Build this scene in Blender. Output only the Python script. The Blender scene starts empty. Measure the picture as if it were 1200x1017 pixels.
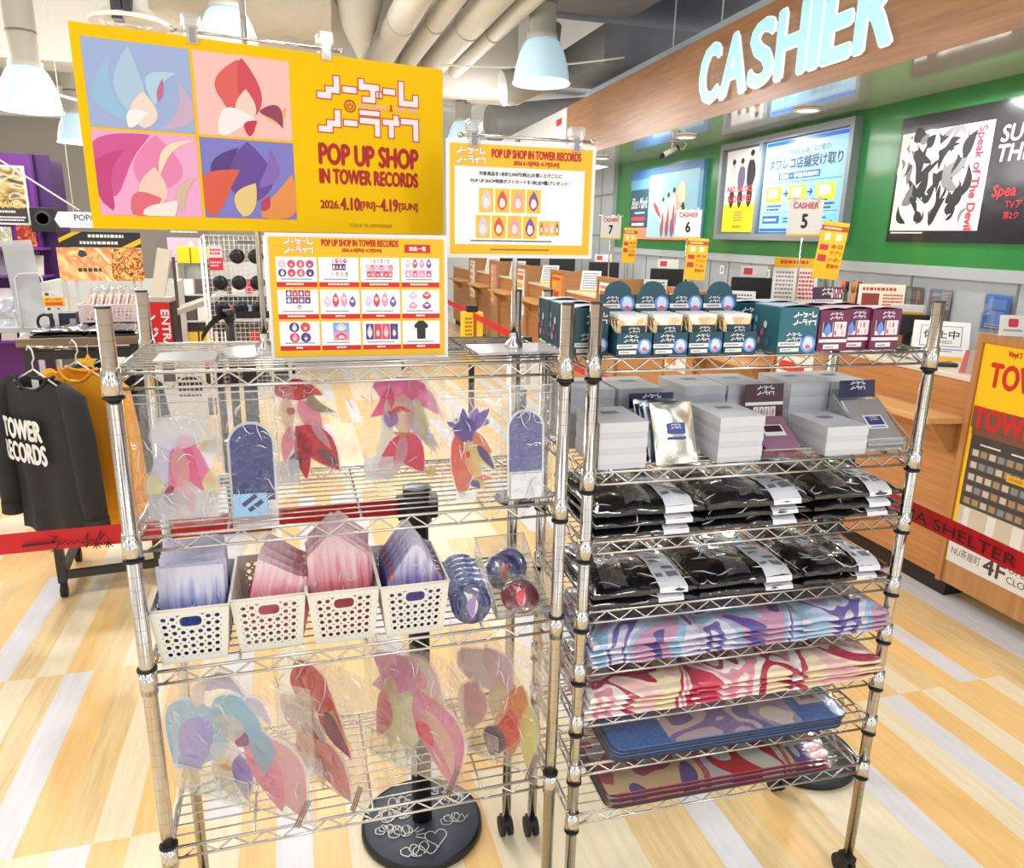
import bpy, bmesh, math, random
from mathutils import Matrix, Vector, noise
PI = math.pi
S = bpy.context.scene
COL = S.collection
# ---------------------------------------------------------------- camera, world, light, exposure
cam = bpy.data.cameras.new('camera')
cam.sensor_fit = 'HORIZONTAL'; cam.sensor_width = 36.0
cam.lens = 871.2 / 1200 * 36.0
cam.clip_start = 0.05; cam.clip_end = 100
cam_o = bpy.data.objects.new('camera', cam); COL.objects.link(cam_o)
_yaw, _pit, _rol = -0.2887, 0.2625, 0.0195
_f = Vector((-math.sin(_yaw)*math.cos(_pit), math.cos(_yaw)*math.cos(_pit), -math.sin(_pit)))
_r = Vector((math.cos(_yaw), math.sin(_yaw), 0)); _u = _r.cross(_f)
_r2 = _r*math.cos(_rol) + _u*math.sin(_rol); _u2 = -_r*math.sin(_rol) + _u*math.cos(_rol)
_m = Matrix((_r2, _u2, -_f)).transposed().to_4x4(); _m.translation = (0.2846, -1.3092, 1.6234)
cam_o.matrix_world = _m
S.camera = cam_o
W = bpy.data.worlds.new('world'); S.world = W; W.use_nodes = True
bg = W.node_tree.nodes['Background']
bg.inputs[1].default_value = 1.1
# noise standing in for the shop, added for chrome streaks and film glints
_nt = W.node_tree; _tc = _nt.nodes.new('ShaderNodeTexCoord'); _mp = _nt.nodes.new('ShaderNodeMapping'); _mp.inputs['Scale'].default_value = (1, 1, .45)
_n = _nt.nodes.new('ShaderNodeTexNoise'); _n.inputs['Scale'].default_value = 4.5; _n.inputs['Detail'].default_value = 2.5
_rp = _nt.nodes.new('ShaderNodeValToRGB'); _rp.color_ramp.elements[0].position = .40; _rp.color_ramp.elements[1].position = .60
_rp.color_ramp.elements[0].color = (.16, .165, .18, 1); _rp.color_ramp.elements[1].color = (1.75, 1.74, 1.72, 1)
_nt.links.new(_tc.outputs['Generated'], _mp.inputs['Vector']); _nt.links.new(_mp.outputs['Vector'], _n.inputs['Vector'])
_nt.links.new(_n.outputs['Fac'], _rp.inputs['Fac']); _nt.links.new(_rp.outputs['Color'], bg.inputs[0])
S.view_settings.view_transform = 'Standard'; S.view_settings.look = 'None'
S.view_settings.gamma = 1.0; S.view_settings.use_curve_mapping = False
S.view_settings.exposure = 0.08
try:
    S.cycles.max_bounces = 10; S.cycles.transparent_max_bounces = 40
    S.cycles.glossy_bounces = 4; S.cycles.diffuse_bounces = 4
    S.cycles.sample_clamp_indirect = 6.0; S.cycles.caustics_reflective = False
except Exception: pass

def area(name, loc, power, size, col=(1, .985, .96), target=None):
    l = bpy.data.lights.new(name, 'AREA'); l.shape = 'DISK'; l.size = size; l.energy = power; l.color = col
    o = bpy.data.objects.new(name, l); COL.objects.link(o); o.location = loc
    if target is not None:
        o.rotation_euler = (Vector(target)-Vector(loc)).to_track_quat('-Z', 'Y').to_euler()
    return o
for i, (x, y, e) in enumerate(((-1.6, -1.6, 55), (1.7, -2.2, 60), (-2.2, 1.9, 45), (0.6, 1.6, 45), (0.3, 4.2, 60), (-2.2, 5.6, 60), (2.2, 6.5, 50), (-0.2, 8.2, 60), (-3.2, 9.0, 60), (2.0, 10, 60), (-1.1, 3.6, 45), (-.9, 6.0, 45))):
    area('ceiling_fill_light', (x, y, 3.0), e*.32, 0.5)  # added area light without a fixture, filling in for shop lighting
    pl = bpy.data.lights.new('ceiling_fill_point', 'POINT'); pl.energy = e*.42; pl.shadow_soft_size = .2; pl.color = (1, .985, .96)  # bare point light added to lift the ceiling and the far racks
    po = bpy.data.objects.new('ceiling_fill_point', pl); COL.objects.link(po); po.location = (x, y, 2.72)
for x, y in ((3.55, 5.9), (3.45, 3.75), (3.35, 1.9)):
    area('soffit_light', (x, y, 2.33), 9, 0.16)

# ---------------------------------------------------------------- materials
def lin(c):
    return tuple(((v/255)/12.92 if v/255 <= .04045 else ((v/255+.055)/1.055)**2.4) for v in c)
_mats = {}
def nodes_of(name):
    m = bpy.data.materials.new(name); m.use_nodes = True
    nt = m.node_tree; b = nt.nodes['Principled BSDF']
    return m, nt, b
def M(rgb, rough=.5, metal=0, spec=None, coat=0, bump=0, bscale=60, emit=0, var=0, vscale=8):
    key = ('M', tuple(rgb), rough, metal, spec, coat, bump, bscale, emit, var, vscale)
    if key in _mats: return _mats[key]
    m, nt, b = nodes_of('paint_%d_%d_%d' % tuple(int(v) for v in rgb))
    c = lin(rgb)
    b.inputs['Base Color'].default_value = (*c, 1); b.inputs['Roughness'].default_value = rough
    b.inputs['Metallic'].default_value = metal
    if spec is not None: b.inputs['Specular IOR Level'].default_value = spec
    if coat: b.inputs['Coat Weight'].default_value = coat; b.inputs['Coat Roughness'].default_value = .08
    if emit: b.inputs['Emission Color'].default_value = (*c, 1); b.inputs['Emission Strength'].default_value = emit
    if var or bump:
        tc = nt.nodes.new('ShaderNodeTexCoord')
    if var:
        n = nt.nodes.new('ShaderNodeTexNoise'); n.inputs['Scale'].default_value = vscale; n.inputs['Detail'].default_value = 4
        nt.links.new(tc.outputs['Object'], n.inputs['Vector'])
        mx = nt.nodes.new('ShaderNodeMix'); mx.data_type = 'RGBA'
        mx.inputs[6].default_value = (*[v*(1-var) for v in c], 1); mx.inputs[7].default_value = (*[min(1, v*(1+var)) for v in c], 1)
        nt.links.new(n.outputs['Fac'], mx.inputs[0]); nt.links.new(mx.outputs[2], b.inputs['Base Color'])
    if bump:
        n2 = nt.nodes.new('ShaderNodeTexNoise'); n2.inputs['Scale'].default_value = bscale; n2.inputs['Detail'].default_value = 3
        nt.links.new(tc.outputs['Object'], n2.inputs['Vector'])
        bp = nt.nodes.new('ShaderNodeBump'); bp.inputs['Strength'].default_value = bump; bp.inputs['Distance'].default_value = .01
        nt.links.new(n2.outputs['Fac'], bp.inputs['Height']); nt.links.new(bp.outputs['Normal'], b.inputs['Normal'])
    _mats[key] = m
    return m
def wood(name, rgb1, rgb2, axis='Y', scale=1.0, rough=.45):
    if name in _mats: return _mats[name]
    m, nt, b = nodes_of(name); b.inputs['Roughness'].default_value = rough
    tc = nt.nodes.new('ShaderNodeTexCoord'); mp = nt.nodes.new('ShaderNodeMapping')
    sc = {'X': (1.2, 26, 26), 'Y': (26, 1.2, 26), 'Z': (26, 26, 1.2)}[axis]
    mp.inputs['Scale'].default_value = tuple(v*scale for v in sc)
    nt.links.new(tc.outputs['Object'], mp.inputs['Vector'])
    n = nt.nodes.new('ShaderNodeTexNoise'); n.inputs['Scale'].default_value = 1.6; n.inputs['Detail'].default_value = 6; n.inputs['Roughness'].default_value = .62
    nt.links.new(mp.outputs['Vector'], n.inputs['Vector'])
    r = nt.nodes.new('ShaderNodeValToRGB'); r.color_ramp.elements[0].position = .3; r.color_ramp.elements[1].position = .7
    r.color_ramp.elements[0].color = (*lin(rgb1), 1); r.color_ramp.elements[1].color = (*lin(rgb2), 1)
    nt.links.new(n.outputs['Fac'], r.inputs['Fac']); nt.links.new(r.outputs['Color'], b.inputs['Base Color'])
    _mats[name] = m
    return m
def art(name, cols, scale=7, seed=0, rough=.35, dist=2.2, coat=.0, stretch=(1, 1, 1), bump=0):
    """a plain abstract print: soft ribbons of a few colours"""
    key = ('art', name)
    if key in _mats: return _mats[key]
    m, nt, b = nodes_of(name); b.inputs['Roughness'].default_value = rough
    if coat: b.inputs['Coat Weight'].default_value = coat; b.inputs['Coat Roughness'].default_value = .12
    tc = nt.nodes.new('ShaderNodeTexCoord'); mp = nt.nodes.new('ShaderNodeMapping')
    mp.inputs['Location'].default_value = (seed*1.37, seed*.71, seed*.33); mp.inputs['Scale'].default_value = stretch
    nt.links.new(tc.outputs['Object'], mp.inputs['Vector'])
    n = nt.nodes.new('ShaderNodeTexNoise'); n.inputs['Scale'].default_value = scale; n.inputs['Detail'].default_value = 1.2
    n.inputs['Distortion'].default_value = dist
    nt.links.new(mp.outputs['Vector'], n.inputs['Vector'])
    r = nt.nodes.new('ShaderNodeValToRGB'); cr = r.color_ramp; cr.interpolation = 'CONSTANT' if len(cols) > 5 else 'EASE'
    lo, hi = .30, .70
    while len(cr.elements) > 1: cr.elements.remove(cr.elements[-1])
    cr.elements[0].position = 0 if cr.interpolation == 'CONSTANT' else lo; cr.elements[0].color = (*lin(cols[0]), 1)
    for i, c in enumerate(cols[1:], 1):
        e = cr.elements.new(lo + (hi-lo)*i/(len(cols)-1 if cr.interpolation != 'CONSTANT' else len(cols))); e.color = (*lin(c), 1)
    nt.links.new(n.outputs['Fac'], r.inputs['Fac']); nt.links.new(r.outputs['Color'], b.inputs['Base Color'])
    if bump:
        n2 = nt.nodes.new('ShaderNodeTexNoise'); n2.inputs['Scale'].default_value = 38; n2.inputs['Detail'].default_value = 3
        nt.links.new(tc.outputs['Object'], n2.inputs['Vector'])
        bp = nt.nodes.new('ShaderNodeBump'); bp.inputs['Strength'].default_value = bump; bp.inputs['Distance'].default_value = .01
        nt.links.new(n2.outputs['Fac'], bp.inputs['Height']); nt.links.new(bp.outputs['Normal'], b.inputs['Normal'])
    _mats[key] = m
    return m
def clear(name, tint=(255, 255, 255), base=.05, edge=.55, rough=.06, crinkle=0.0, cscale=30, milky=0.0, milkcol=(.9, .9, .92)):
    """clear film or sheet: mostly see-through, glossy, with a little milkiness"""
    key = ('clear', name)
    if key in _mats: return _mats[key]
    m = bpy.data.materials.new(name); m.use_nodes = True; nt = m.node_tree; nt.nodes.clear()
    out = nt.nodes.new('ShaderNodeOutputMaterial')
    tr = nt.nodes.new('ShaderNodeBsdfTransparent'); tr.inputs[0].default_value = (*lin(tint), 1)
    gl = nt.nodes.new('ShaderNodeBsdfGlossy'); gl.inputs['Roughness'].default_value = rough
    lw = nt.nodes.new('ShaderNodeLayerWeight'); lw.inputs[0].default_value = .35
    mr = nt.nodes.new('ShaderNodeMapRange'); mr.inputs[3].default_value = base; mr.inputs[4].default_value = edge
    nt.links.new(lw.outputs['Facing'], mr.inputs[0])
    mx = nt.nodes.new('ShaderNodeMixShader')
    nt.links.new(mr.outputs[0], mx.inputs[0]); nt.links.new(tr.outputs[0], mx.inputs[1]); nt.links.new(gl.outputs[0], mx.inputs[2])
    last = mx
    if milky:
        df = nt.nodes.new('ShaderNodeBsdfDiffuse'); df.inputs[0].default_value = (*milkcol, 1)
        m2 = nt.nodes.new('ShaderNodeMixShader'); m2.inputs[0].default_value = milky
        nt.links.new(mx.outputs[0], m2.inputs[1]); nt.links.new(df.outputs[0], m2.inputs[2]); last = m2
    if crinkle:
        tc = nt.nodes.new('ShaderNodeTexCoord'); n = nt.nodes.new('ShaderNodeTexNoise')
        n.inputs['Scale'].default_value = cscale; n.inputs['Detail'].default_value = 3; n.inputs['Distortion'].default_value = 1.2
        nt.links.new(tc.outputs['Object'], n.inputs['Vector'])
        bp = nt.nodes.new('ShaderNodeBump'); bp.inputs['Strength'].default_value = crinkle; bp.inputs['Distance'].default_value = .02
        nt.links.new(n.outputs['Fac'], bp.inputs['Height'])
        nt.links.new(bp.outputs['Normal'], gl.inputs['Normal'])
    nt.links.new(last.outputs[0], out.inputs[0])
    _mats[key] = m
    return m
def print_mat(rgb):
    """ink on clear acrylic: some light passes through"""
    key = ('print', tuple(rgb))
    if key in _mats: return _mats[key]
    m, nt, b = nodes_of('acrylic_ink_%d_%d_%d' % tuple(rgb)); c = tuple(min(.92, v*1.25) for v in lin(rgb))
    b.inputs['Base Color'].default_value = (*c, 1); b.inputs['Roughness'].default_value = .3
    tl = nt.nodes.new('ShaderNodeBsdfTranslucent'); tl.inputs[0].default_value = (*[min(1, v*1.1) for v in c], 1)
    mx = nt.nodes.new('ShaderNodeMixShader'); mx.inputs[0].default_value = .6
    out = nt.nodes['Material Output']
    nt.links.new(b.outputs[0], mx.inputs[1]); nt.links.new(tl.outputs[0], mx.inputs[2]); nt.links.new(mx.outputs[0], out.inputs[0])
    _mats[key] = m
    return m
def streak(name, low, high, h):
    """frosted film that shows the colour of its contents low down, with upright folds"""
    m, nt, b = nodes_of(name); b.inputs['Roughness'].default_value = .25; b.inputs['Coat Weight'].default_value = .4
    tc = nt.nodes.new('ShaderNodeTexCoord'); sp = nt.nodes.new('ShaderNodeSeparateXYZ'); nt.links.new(tc.outputs['Object'], sp.inputs[0])
    mp = nt.nodes.new('ShaderNodeMapping'); mp.inputs['Scale'].default_value = (60, 60, 5); nt.links.new(tc.outputs['Object'], mp.inputs['Vector'])
    n = nt.nodes.new('ShaderNodeTexNoise'); n.inputs['Scale'].default_value = 1.6; n.inputs['Detail'].default_value = 3; nt.links.new(mp.outputs['Vector'], n.inputs['Vector'])
    a = nt.nodes.new('ShaderNodeMath'); a.operation = 'MULTIPLY_ADD'; a.inputs[1].default_value = 1/h; nt.links.new(sp.outputs[2], a.inputs[0])
    b2 = nt.nodes.new('ShaderNodeMath'); b2.operation = 'MULTIPLY_ADD'; b2.inputs[1].default_value = .7; b2.inputs[2].default_value = -.35; nt.links.new(n.outputs['Fac'], b2.inputs[0]); nt.links.new(b2.outputs[0], a.inputs[2])
    r = nt.nodes.new('ShaderNodeValToRGB'); r.color_ramp.elements[0].position = .42; r.color_ramp.elements[1].position = .86; r.color_ramp.elements[0].color = (*lin(low), 1); r.color_ramp.elements[1].color = (*lin(high), 1)
    nt.links.new(a.outputs[0], r.inputs['Fac']); nt.links.new(r.outputs['Color'], b.inputs['Base Color'])
    bp = nt.nodes.new('ShaderNodeBump'); bp.inputs['Strength'].default_value = .7; bp.inputs['Distance'].default_value = .01; nt.links.new(n.outputs['Fac'], bp.inputs['Height']); nt.links.new(bp.outputs['Normal'], b.inputs['Normal'])
    tr = nt.nodes.new('ShaderNodeBsdfTransparent'); mx = nt.nodes.new('ShaderNodeMixShader'); mx.inputs[0].default_value = .78
    nt.links.new(tr.outputs[0], mx.inputs[1]); nt.links.new(b.outputs[0], mx.inputs[2]); nt.links.new(mx.outputs[0], nt.nodes['Material Output'].inputs[0])
    return m
CHROME = M((214, 212, 208), rough=.13, metal=1)
WIRE = M((205, 203, 200), rough=.22, metal=1)
BLACK = M((20, 20, 22), rough=.4)
RUB = M((26, 26, 28), rough=.6)
WHITE = M((228, 228, 228), rough=.5)
YEL = M((234, 182, 10), rough=.4)
RED = M((190, 22, 28), rough=.5)
FILM = clear('clear_film', base=.045, edge=.6, rough=.07, crinkle=1.0, cscale=16, milky=.03)
FILMS = clear('clear_film_smooth', base=.04, edge=.5, rough=.05, crinkle=.25, cscale=18, milky=.03)
ACR = clear('clear_acrylic', tint=(250, 253, 255), base=.05, edge=.6, rough=.02, milky=.02)
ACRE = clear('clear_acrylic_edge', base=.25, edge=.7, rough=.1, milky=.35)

# ---------------------------------------------------------------- mesh builder
I4 = Matrix.Identity(4)
def T(x, y, z): return Matrix.Translation((x, y, z))
def RZ(a): return Matrix.Rotation(a, 4, 'Z')
def RX(a): return Matrix.Rotation(a, 4, 'X')
def RY(a): return Matrix.Rotation(a, 4, 'Y')
FACE = RX(PI/2)          # local XY text plane -> X right, Z up, facing -Y
class MB:
    def __init__(s): s.v = []; s.f = []; s.m = []; s.sm = []
    def add(s, vs, fs, X=I4, mi=0, smooth=False):
        o = len(s.v); s.v += [X @ Vector(p) for p in vs]
        s.f += [tuple(o+i for i in f) for f in fs]; s.m += [mi]*len(fs); s.sm += [smooth]*len(fs); return s
    def box(s, x0, x1, y0, y1, z0, z1, X=I4, mi=0):
        return s.add([(x0, y0, z0), (x1, y0, z0), (x1, y1, z0), (x0, y1, z0), (x0, y0, z1), (x1, y0, z1), (x1, y1, z1), (x0, y1, z1)],
                     [(0, 3, 2, 1), (4, 5, 6, 7), (0, 1, 5, 4), (1, 2, 6, 5), (2, 3, 7, 6), (3, 0, 4, 7)], X, mi)
    def rbox(s, x0, x1, y0, y1, z0, z1, r=.005, n=3, X=I4, mi=0):
        """slab with rounded vertical corners"""
        pts = rrect(x0, x1, y0, y1, r, n)
        return s.prism(pts, z0, z1, X, mi)
    def prism(s, pts, z0, z1, X=I4, mi=0, smooth=False):
        n = len(pts)
        vs = [(p[0], p[1], z0) for p in pts] + [(p[0], p[1], z1) for p in pts]
        fs = [tuple(reversed(range(n))), tuple(range(n, 2*n))]
        s.add(vs, fs, X, mi); o = len(s.v)-2*n
        for i in range(n):
            j = (i+1) % n; s.f.append((o+i, o+j, o+n+j, o+n+i)); s.m.append(mi); s.sm.append(smooth)
        return s
    def poly(s, pts, X=I4, mi=0, z=0):
        return s.add([(p[0], p[1], z) for p in pts], [tuple(range(len(pts)))], X, mi)
    def tube(s, pts, r, n=8, X=I4, mi=0, closed=False, cap=True):
        pts = [Vector(p) for p in pts]; k = len(pts); rings = []
        rr = r if isinstance(r, (list, tuple)) else [r]*k
        up = None
        for i in range(k):
            a = pts[i-1] if (i > 0 or closed) else pts[i]; b = pts[(i+1) % k] if (i < k-1 or closed) else pts[i]
            t = (b-a).normalized()
            if up is None: up = Vector((0, 0, 1)) if abs(t.z) < .9 else Vector((1, 0, 0))
            u = t.cross(up)
            if u.length < 1e-6: u = t.orthogonal()
            u.normalize(); w = u.cross(t).normalized(); up = w
            rings.append([pts[i] + (u*math.cos(2*PI*j/n) + w*math.sin(2*PI*j/n))*rr[i] for j in range(n)])
        vs = [p for g in rings for p in g]; fs = []
        for i in range(k if closed else k-1):
            for j in range(n):
                a = i*n+j; b = i*n+(j+1) % n; c = ((i+1) % k)*n+(j+1) % n; d = ((i+1) % k)*n+j
                fs.append((a, d, c, b))
        s.add(vs, fs, X, mi, True)
        if cap and not closed:
            o = len(s.v)-len(vs)
            s.f += [tuple(o+j for j in range(n)), tuple(o+(k-1)*n+j for j in reversed(range(n)))]; s.m += [mi]*2; s.sm += [False]*2
        return s
    def cyl(s, p0, p1, r, n=12, X=I4, mi=0, r1=None):
        return s.tube([p0, p1], [r, r if r1 is None else r1], n, X, mi)
    def lathe(s, prof, n=20, X=I4, mi=0, smooth=True):
        k = len(prof); vs = [(r*math.cos(2*PI*j/n), r*math.sin(2*PI*j/n), z) for r, z in prof for j in range(n)]
        fs = [(i*n+j, i*n+(j+1) % n, (i+1)*n+(j+1) % n, (i+1)*n+j) for i in range(k-1) for j in range(n)]
        return s.add(vs, fs, X, mi, smooth)
    def grid(s, fn, nu, nv, X=I4, mi=0, smooth=True):
        vs = [fn(i/nu, j/nv) for j in range(nv+1) for i in range(nu+1)]
        fs = [(j*(nu+1)+i, j*(nu+1)+i+1, (j+1)*(nu+1)+i+1, (j+1)*(nu+1)+i) for j in range(nv) for i in range(nu)]
        return s.add(vs, fs, X, mi, smooth)
    def ribbon(s, pts, w, X=I4, mi=0):
        """flat stroke in the local XY plane"""
        for a, b in zip(pts, pts[1:]):
            dx, dy = b[0]-a[0], b[1]-a[1]; l = math.hypot(dx, dy) or 1; nx, ny = -dy/l*w/2, dx/l*w/2
            ex, ey = dx/l*w*.3, dy/l*w*.3
            s.poly([(a[0]-nx-ex, a[1]-ny-ey), (b[0]-nx+ex, b[1]-ny+ey), (b[0]+nx+ex, b[1]+ny+ey), (a[0]+nx-ex, a[1]+ny-ey)], X, mi)
        return s
    def rects(s, L, X=I4, mi=0, z=0):
        for i, (x0, y0, x1, y1) in enumerate(L): s.poly([(x0, y0), (x1, y0), (x1, y1), (x0, y1)], X, mi, z+.000006*i)
        return s
    def text(s, body, x, y, h, X=I4, mi=0, sx=1.0, bold=0.0, align='LEFT', width=None, z=0, shear=0.0):
        vs, fs, w = text_mesh(body)
        k = h; kx = h*sx if width is None else width/max(w, 1e-6)
        off = {'LEFT': 0, 'CENTER': -w*kx/2, 'RIGHT': -w*kx}[align]
        sh = [(0, 0)] if not bold else [(-bold*h, 0), (bold*h, 0), (0, bold*h), (0, -bold*h), (0, 0)]
        for i, (a, b) in enumerate(sh):
            s.add([(x+off+p[0]*kx+a+p[1]*k*shear, y+p[1]*k+b, z+.00004*i) for p in vs], fs, X, mi)
        return s
    def build(s, name, mats, parent=None, bevel=0, seg=2, loc=None, subsurf=0):
        me = bpy.data.meshes.new(name); me.from_pydata([tuple(p) for p in s.v], [], s.f)
        for m in (mats if isinstance(mats, (list, tuple)) else [mats]): me.materials.append(m)
        nm = len(me.materials)
        me.polygons.foreach_set('material_index', [min(i, nm-1) for i in s.m]); me.polygons.foreach_set('use_smooth', s.sm)
        me.update()
        o = bpy.data.objects.new(name, me); COL.objects.link(o)
        if parent is not None: o.parent = parent
        if loc is not None: o.location = loc
        if bevel:
            b = o.modifiers.new('bevel', 'BEVEL'); b.width = bevel; b.segments = seg; b.limit_method = 'ANGLE'; b.angle_limit = .6
        if subsurf:
            b = o.modifiers.new('sub', 'SUBSURF'); b.levels = subsurf; b.render_levels = subsurf
        return o
def rrect(x0, x1, y0, y1, r, n=4):
    P = []
    for cx, cy, a0 in ((x1-r, y0+r, -PI/2), (x1-r, y1-r, 0), (x0+r, y1-r, PI/2), (x0+r, y0+r, PI)):
        for i in range(n+1):
            a = a0+PI/2*i/n; P.append((cx+r*math.cos(a), cy+r*math.sin(a)))
    return P
_txt = {}
def text_mesh(body):
    if body in _txt: return _txt[body]
    c = bpy.data.curves.new('lettering', 'FONT'); c.body = body; c.size = 1.0; c.resolution_u = 3
    o = bpy.data.objects.new('lettering', c); COL.objects.link(o)
    bpy.context.view_layer.update()
    me = bpy.data.meshes.new_from_object(o.evaluated_get(bpy.context.evaluated_depsgraph_get()))
    vs = [tuple(v.co) for v in me.vertices]; fs = [tuple(p.vertices) for p in me.polygons]
    fs = [f if (sum((vs[f[i]][0]*vs[f[(i+1) % len(f)]][1]-vs[f[(i+1) % len(f)]][0]*vs[f[i]][1]) for i in range(len(f))) > 0) else tuple(reversed(f)) for f in fs]
    x0 = min([v[0] for v in vs] or [0]); y0 = min([v[1] for v in vs] or [0]); y1 = max([v[1] for v in vs] or [1]); hh = (y1-y0) or 1
    vs = [((v[0]-x0)/hh, (v[1]-y0)/hh, 0) for v in vs]          # height of the drawn glyphs = 1
    w = max([v[0] for v in vs] or [0])
    bpy.data.objects.remove(o); bpy.data.curves.remove(c); bpy.data.meshes.remove(me)
    _txt[body] = (vs, fs, w)
    return _txt[body]
# ---------------------------------------------------------------- things
def tag(o, label, cat, group=None, kind=None):
    if label: o['label'] = label
    if cat: o['category'] = cat
    if group: o['group'] = group
    if kind: o['kind'] = kind
    return o
def thing(name, label, cat, loc=(0, 0, 0), rz=0, group=None):
    o = bpy.data.objects.new(name, None); COL.objects.link(o); o.empty_display_size = .05
    o.location = loc; o.rotation_euler = (0, 0, rz)
    return tag(o, label, cat, group)
def struct(o): o['kind'] = 'structure'; return o
def dup(root, loc=None, rz=None, label=None, group=None, rot=None):
    r = root.copy(); COL.objects.link(r)
    if loc is not None: r.location = loc
    if rz is not None: r.rotation_euler = (r.rotation_euler[0], r.rotation_euler[1], rz)
    if rot is not None: r.rotation_euler = rot
    if label: r['label'] = label
    if group: r['group'] = group
    for ch in list(root.children):
        c = ch.copy(); COL.objects.link(c); c.parent = r
        for g in ch.children:
            d = g.copy(); COL.objects.link(d); d.parent = c
    return r
rnd = random.Random(7)
# rack frames
RB = 0.834, -0.0005, -0.0346
def B(l, d, z=0):
    c, s = math.cos(RB[2]), math.sin(RB[2]); return (RB[0]+l*c-d*s, RB[1]+l*s+d*c, z)
ZA = [1.3801, 1.0954, .8353, .4516]; ZB = [1.381, 1.1513, 1.0007, .8426, .7166, .5887, .463, .3327]
SURF = .0195      # shelf collar centre -> top of the deck wires
# the shop logo: stepped block strokes (x right, y up, in a 480 x 250 box)
_L = [(75, 0, 100, 70), (38, 45, 80, 70), (0, 70, 62, 95), (38, 45, 62, 80), (115, 38, 178, 62),
      (190, 0, 213, 45), (190, 18, 285, 43), (242, 40, 266, 80), (205, 72, 266, 95), (272, 48, 281, 70), (288, 48, 297, 70),
      (305, 28, 362, 52), (380, -8, 404, 95), (380, 71, 475, 95), (451, 45, 475, 95),
      (75, 140, 100, 210), (38, 185, 80, 210), (0, 210, 62, 235), (38, 185, 62, 220), (115, 178, 178, 202),
      (190, 130, 285, 150), (190, 162, 285, 186), (261, 162, 285, 238), (300, 160, 380, 184), (328, 160, 352, 238), (352, 140, 375, 165),
      (388, 150, 475, 174), (450, 150, 475, 245)]
def logo(mb, x, y, w, X=I4, fill=0, line=None, detail=False):
    k = w/480.0
    if line is not None:
        mb.rects([(x+(a-5)*k, y-(d+5)*k, x+(c+5)*k, y-(b-5)*k) for a, b, c, d in _L], X, line, .0002)
    mb.rects([(x+a*k, y-d*k, x+c*k, y-b*k) for a, b, c, d in _L], X, fill, .0004)
    if detail:
        cx, cy = x+146*k, y-118*k
        ring = [(math.cos(2*PI*i/20), math.sin(2*PI*i/20)) for i in range(21)]
        mb.ribbon([(cx+24*k*a, cy+24*k*b) for a, b in ring], 6*k, X @ T(0, 0, .0004), line)
        mb.ribbon([(cx+12*k*math.sin(a), cy+12*k*math.cos(a)) for a in [.7+i*.3 for i in range(17)]], 5*k, X @ T(0, 0, .0004), line)
        mb.ribbon([(cx, cy+16*k), (cx, cy)], 5*k, X @ T(0, 0, .0004), line)
        mb.text('NO GAME', x+190*k, y-122*k, 18*k, X, line, bold=.05, width=130*k, z=.0002); mb.text('NO GAME', x+190*k, y-122*k, 18*k, X, fill, width=130*k, z=.0006)
        mb.text('NO LIFE', x+362*k, y-122*k, 18*k, X, line, bold=.05, width=110*k, z=.0002); mb.text('NO LIFE', x+362*k, y-122*k, 18*k, X, fill, width=110*k, z=.0006)
        mb.prism([(x+332*k, y-124*k), (x+350*k, y-124*k), (x+345*k, y-108*k), (x+346*k, y-100*k), (x+341*k, y-92*k), (x+336*k, y-100*k), (x+337*k, y-108*k)], .0002, .0005, X, line)
def blob(mb, cx, cy, rx, ry, rot=0, seed=0, X=I4, mi=0, z=0, wob=.12, n=26):
    r = random.Random(seed); a1, a2, p1, p2 = r.uniform(.4, 1)*wob, r.uniform(.2, .7)*wob, r.uniform(0, 6), r.uniform(0, 6)
    P = []
    for i in range(n):
        t = 2*PI*i/n; k = 1+a1*math.sin(3*t+p1)+a2*math.sin(5*t+p2)
        px, py = rx*k*math.cos(t), ry*k*math.sin(t); P.append((cx+px*math.cos(rot)-py*math.sin(rot), cy+px*math.sin(rot)+py*math.cos(rot)))
    return mb.poly(P, X, mi, z)
def petal(mb, x0, y0, x1, y1, w, X=I4, mi=0, z=0, bend=0.0):
    dx, dy = x1-x0, y1-y0; l = math.hypot(dx, dy) or 1; nx, ny = -dy/l, dx/l; A = []; Bq = []
    for i in range(13):
        t = i/12; c = bend*l*math.sin(PI*t); h = w*math.sin(PI*t**.8)**.9
        A.append((x0+dx*t+nx*(c+h), y0+dy*t+ny*(c+h))); Bq.append((x0+dx*t+nx*(c-h), y0+dy*t+ny*(c-h)))
    L = A[1:-1]; R = Bq[1:-1]
    for i in range(len(L)-1): mb.poly([R[i], R[i+1], L[i+1], L[i]], X, mi, z)
    mb.poly([(x0, y0), R[0], L[0]], X, mi, z); mb.poly([R[-1], (x1, y1), L[-1]], X, mi, z)
    return mb
def small_print(mb, x, y, w, h, lines, X, mi, seed=1, z=.0004, align='L'):
    """rows of tiny unreadable print"""
    r = random.Random(seed); lh = h/lines
    for i in range(lines):
        px = x; end = x+w*r.uniform(.75, 1) if i == lines-1 else x+w
        while px < end:
            ww = lh*r.uniform(.35, .7); mb.rects([(px, y-(i+.75)*lh, min(px+ww, end), y-(i+.2)*lh)], X, mi, z); px += ww+lh*.16
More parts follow.
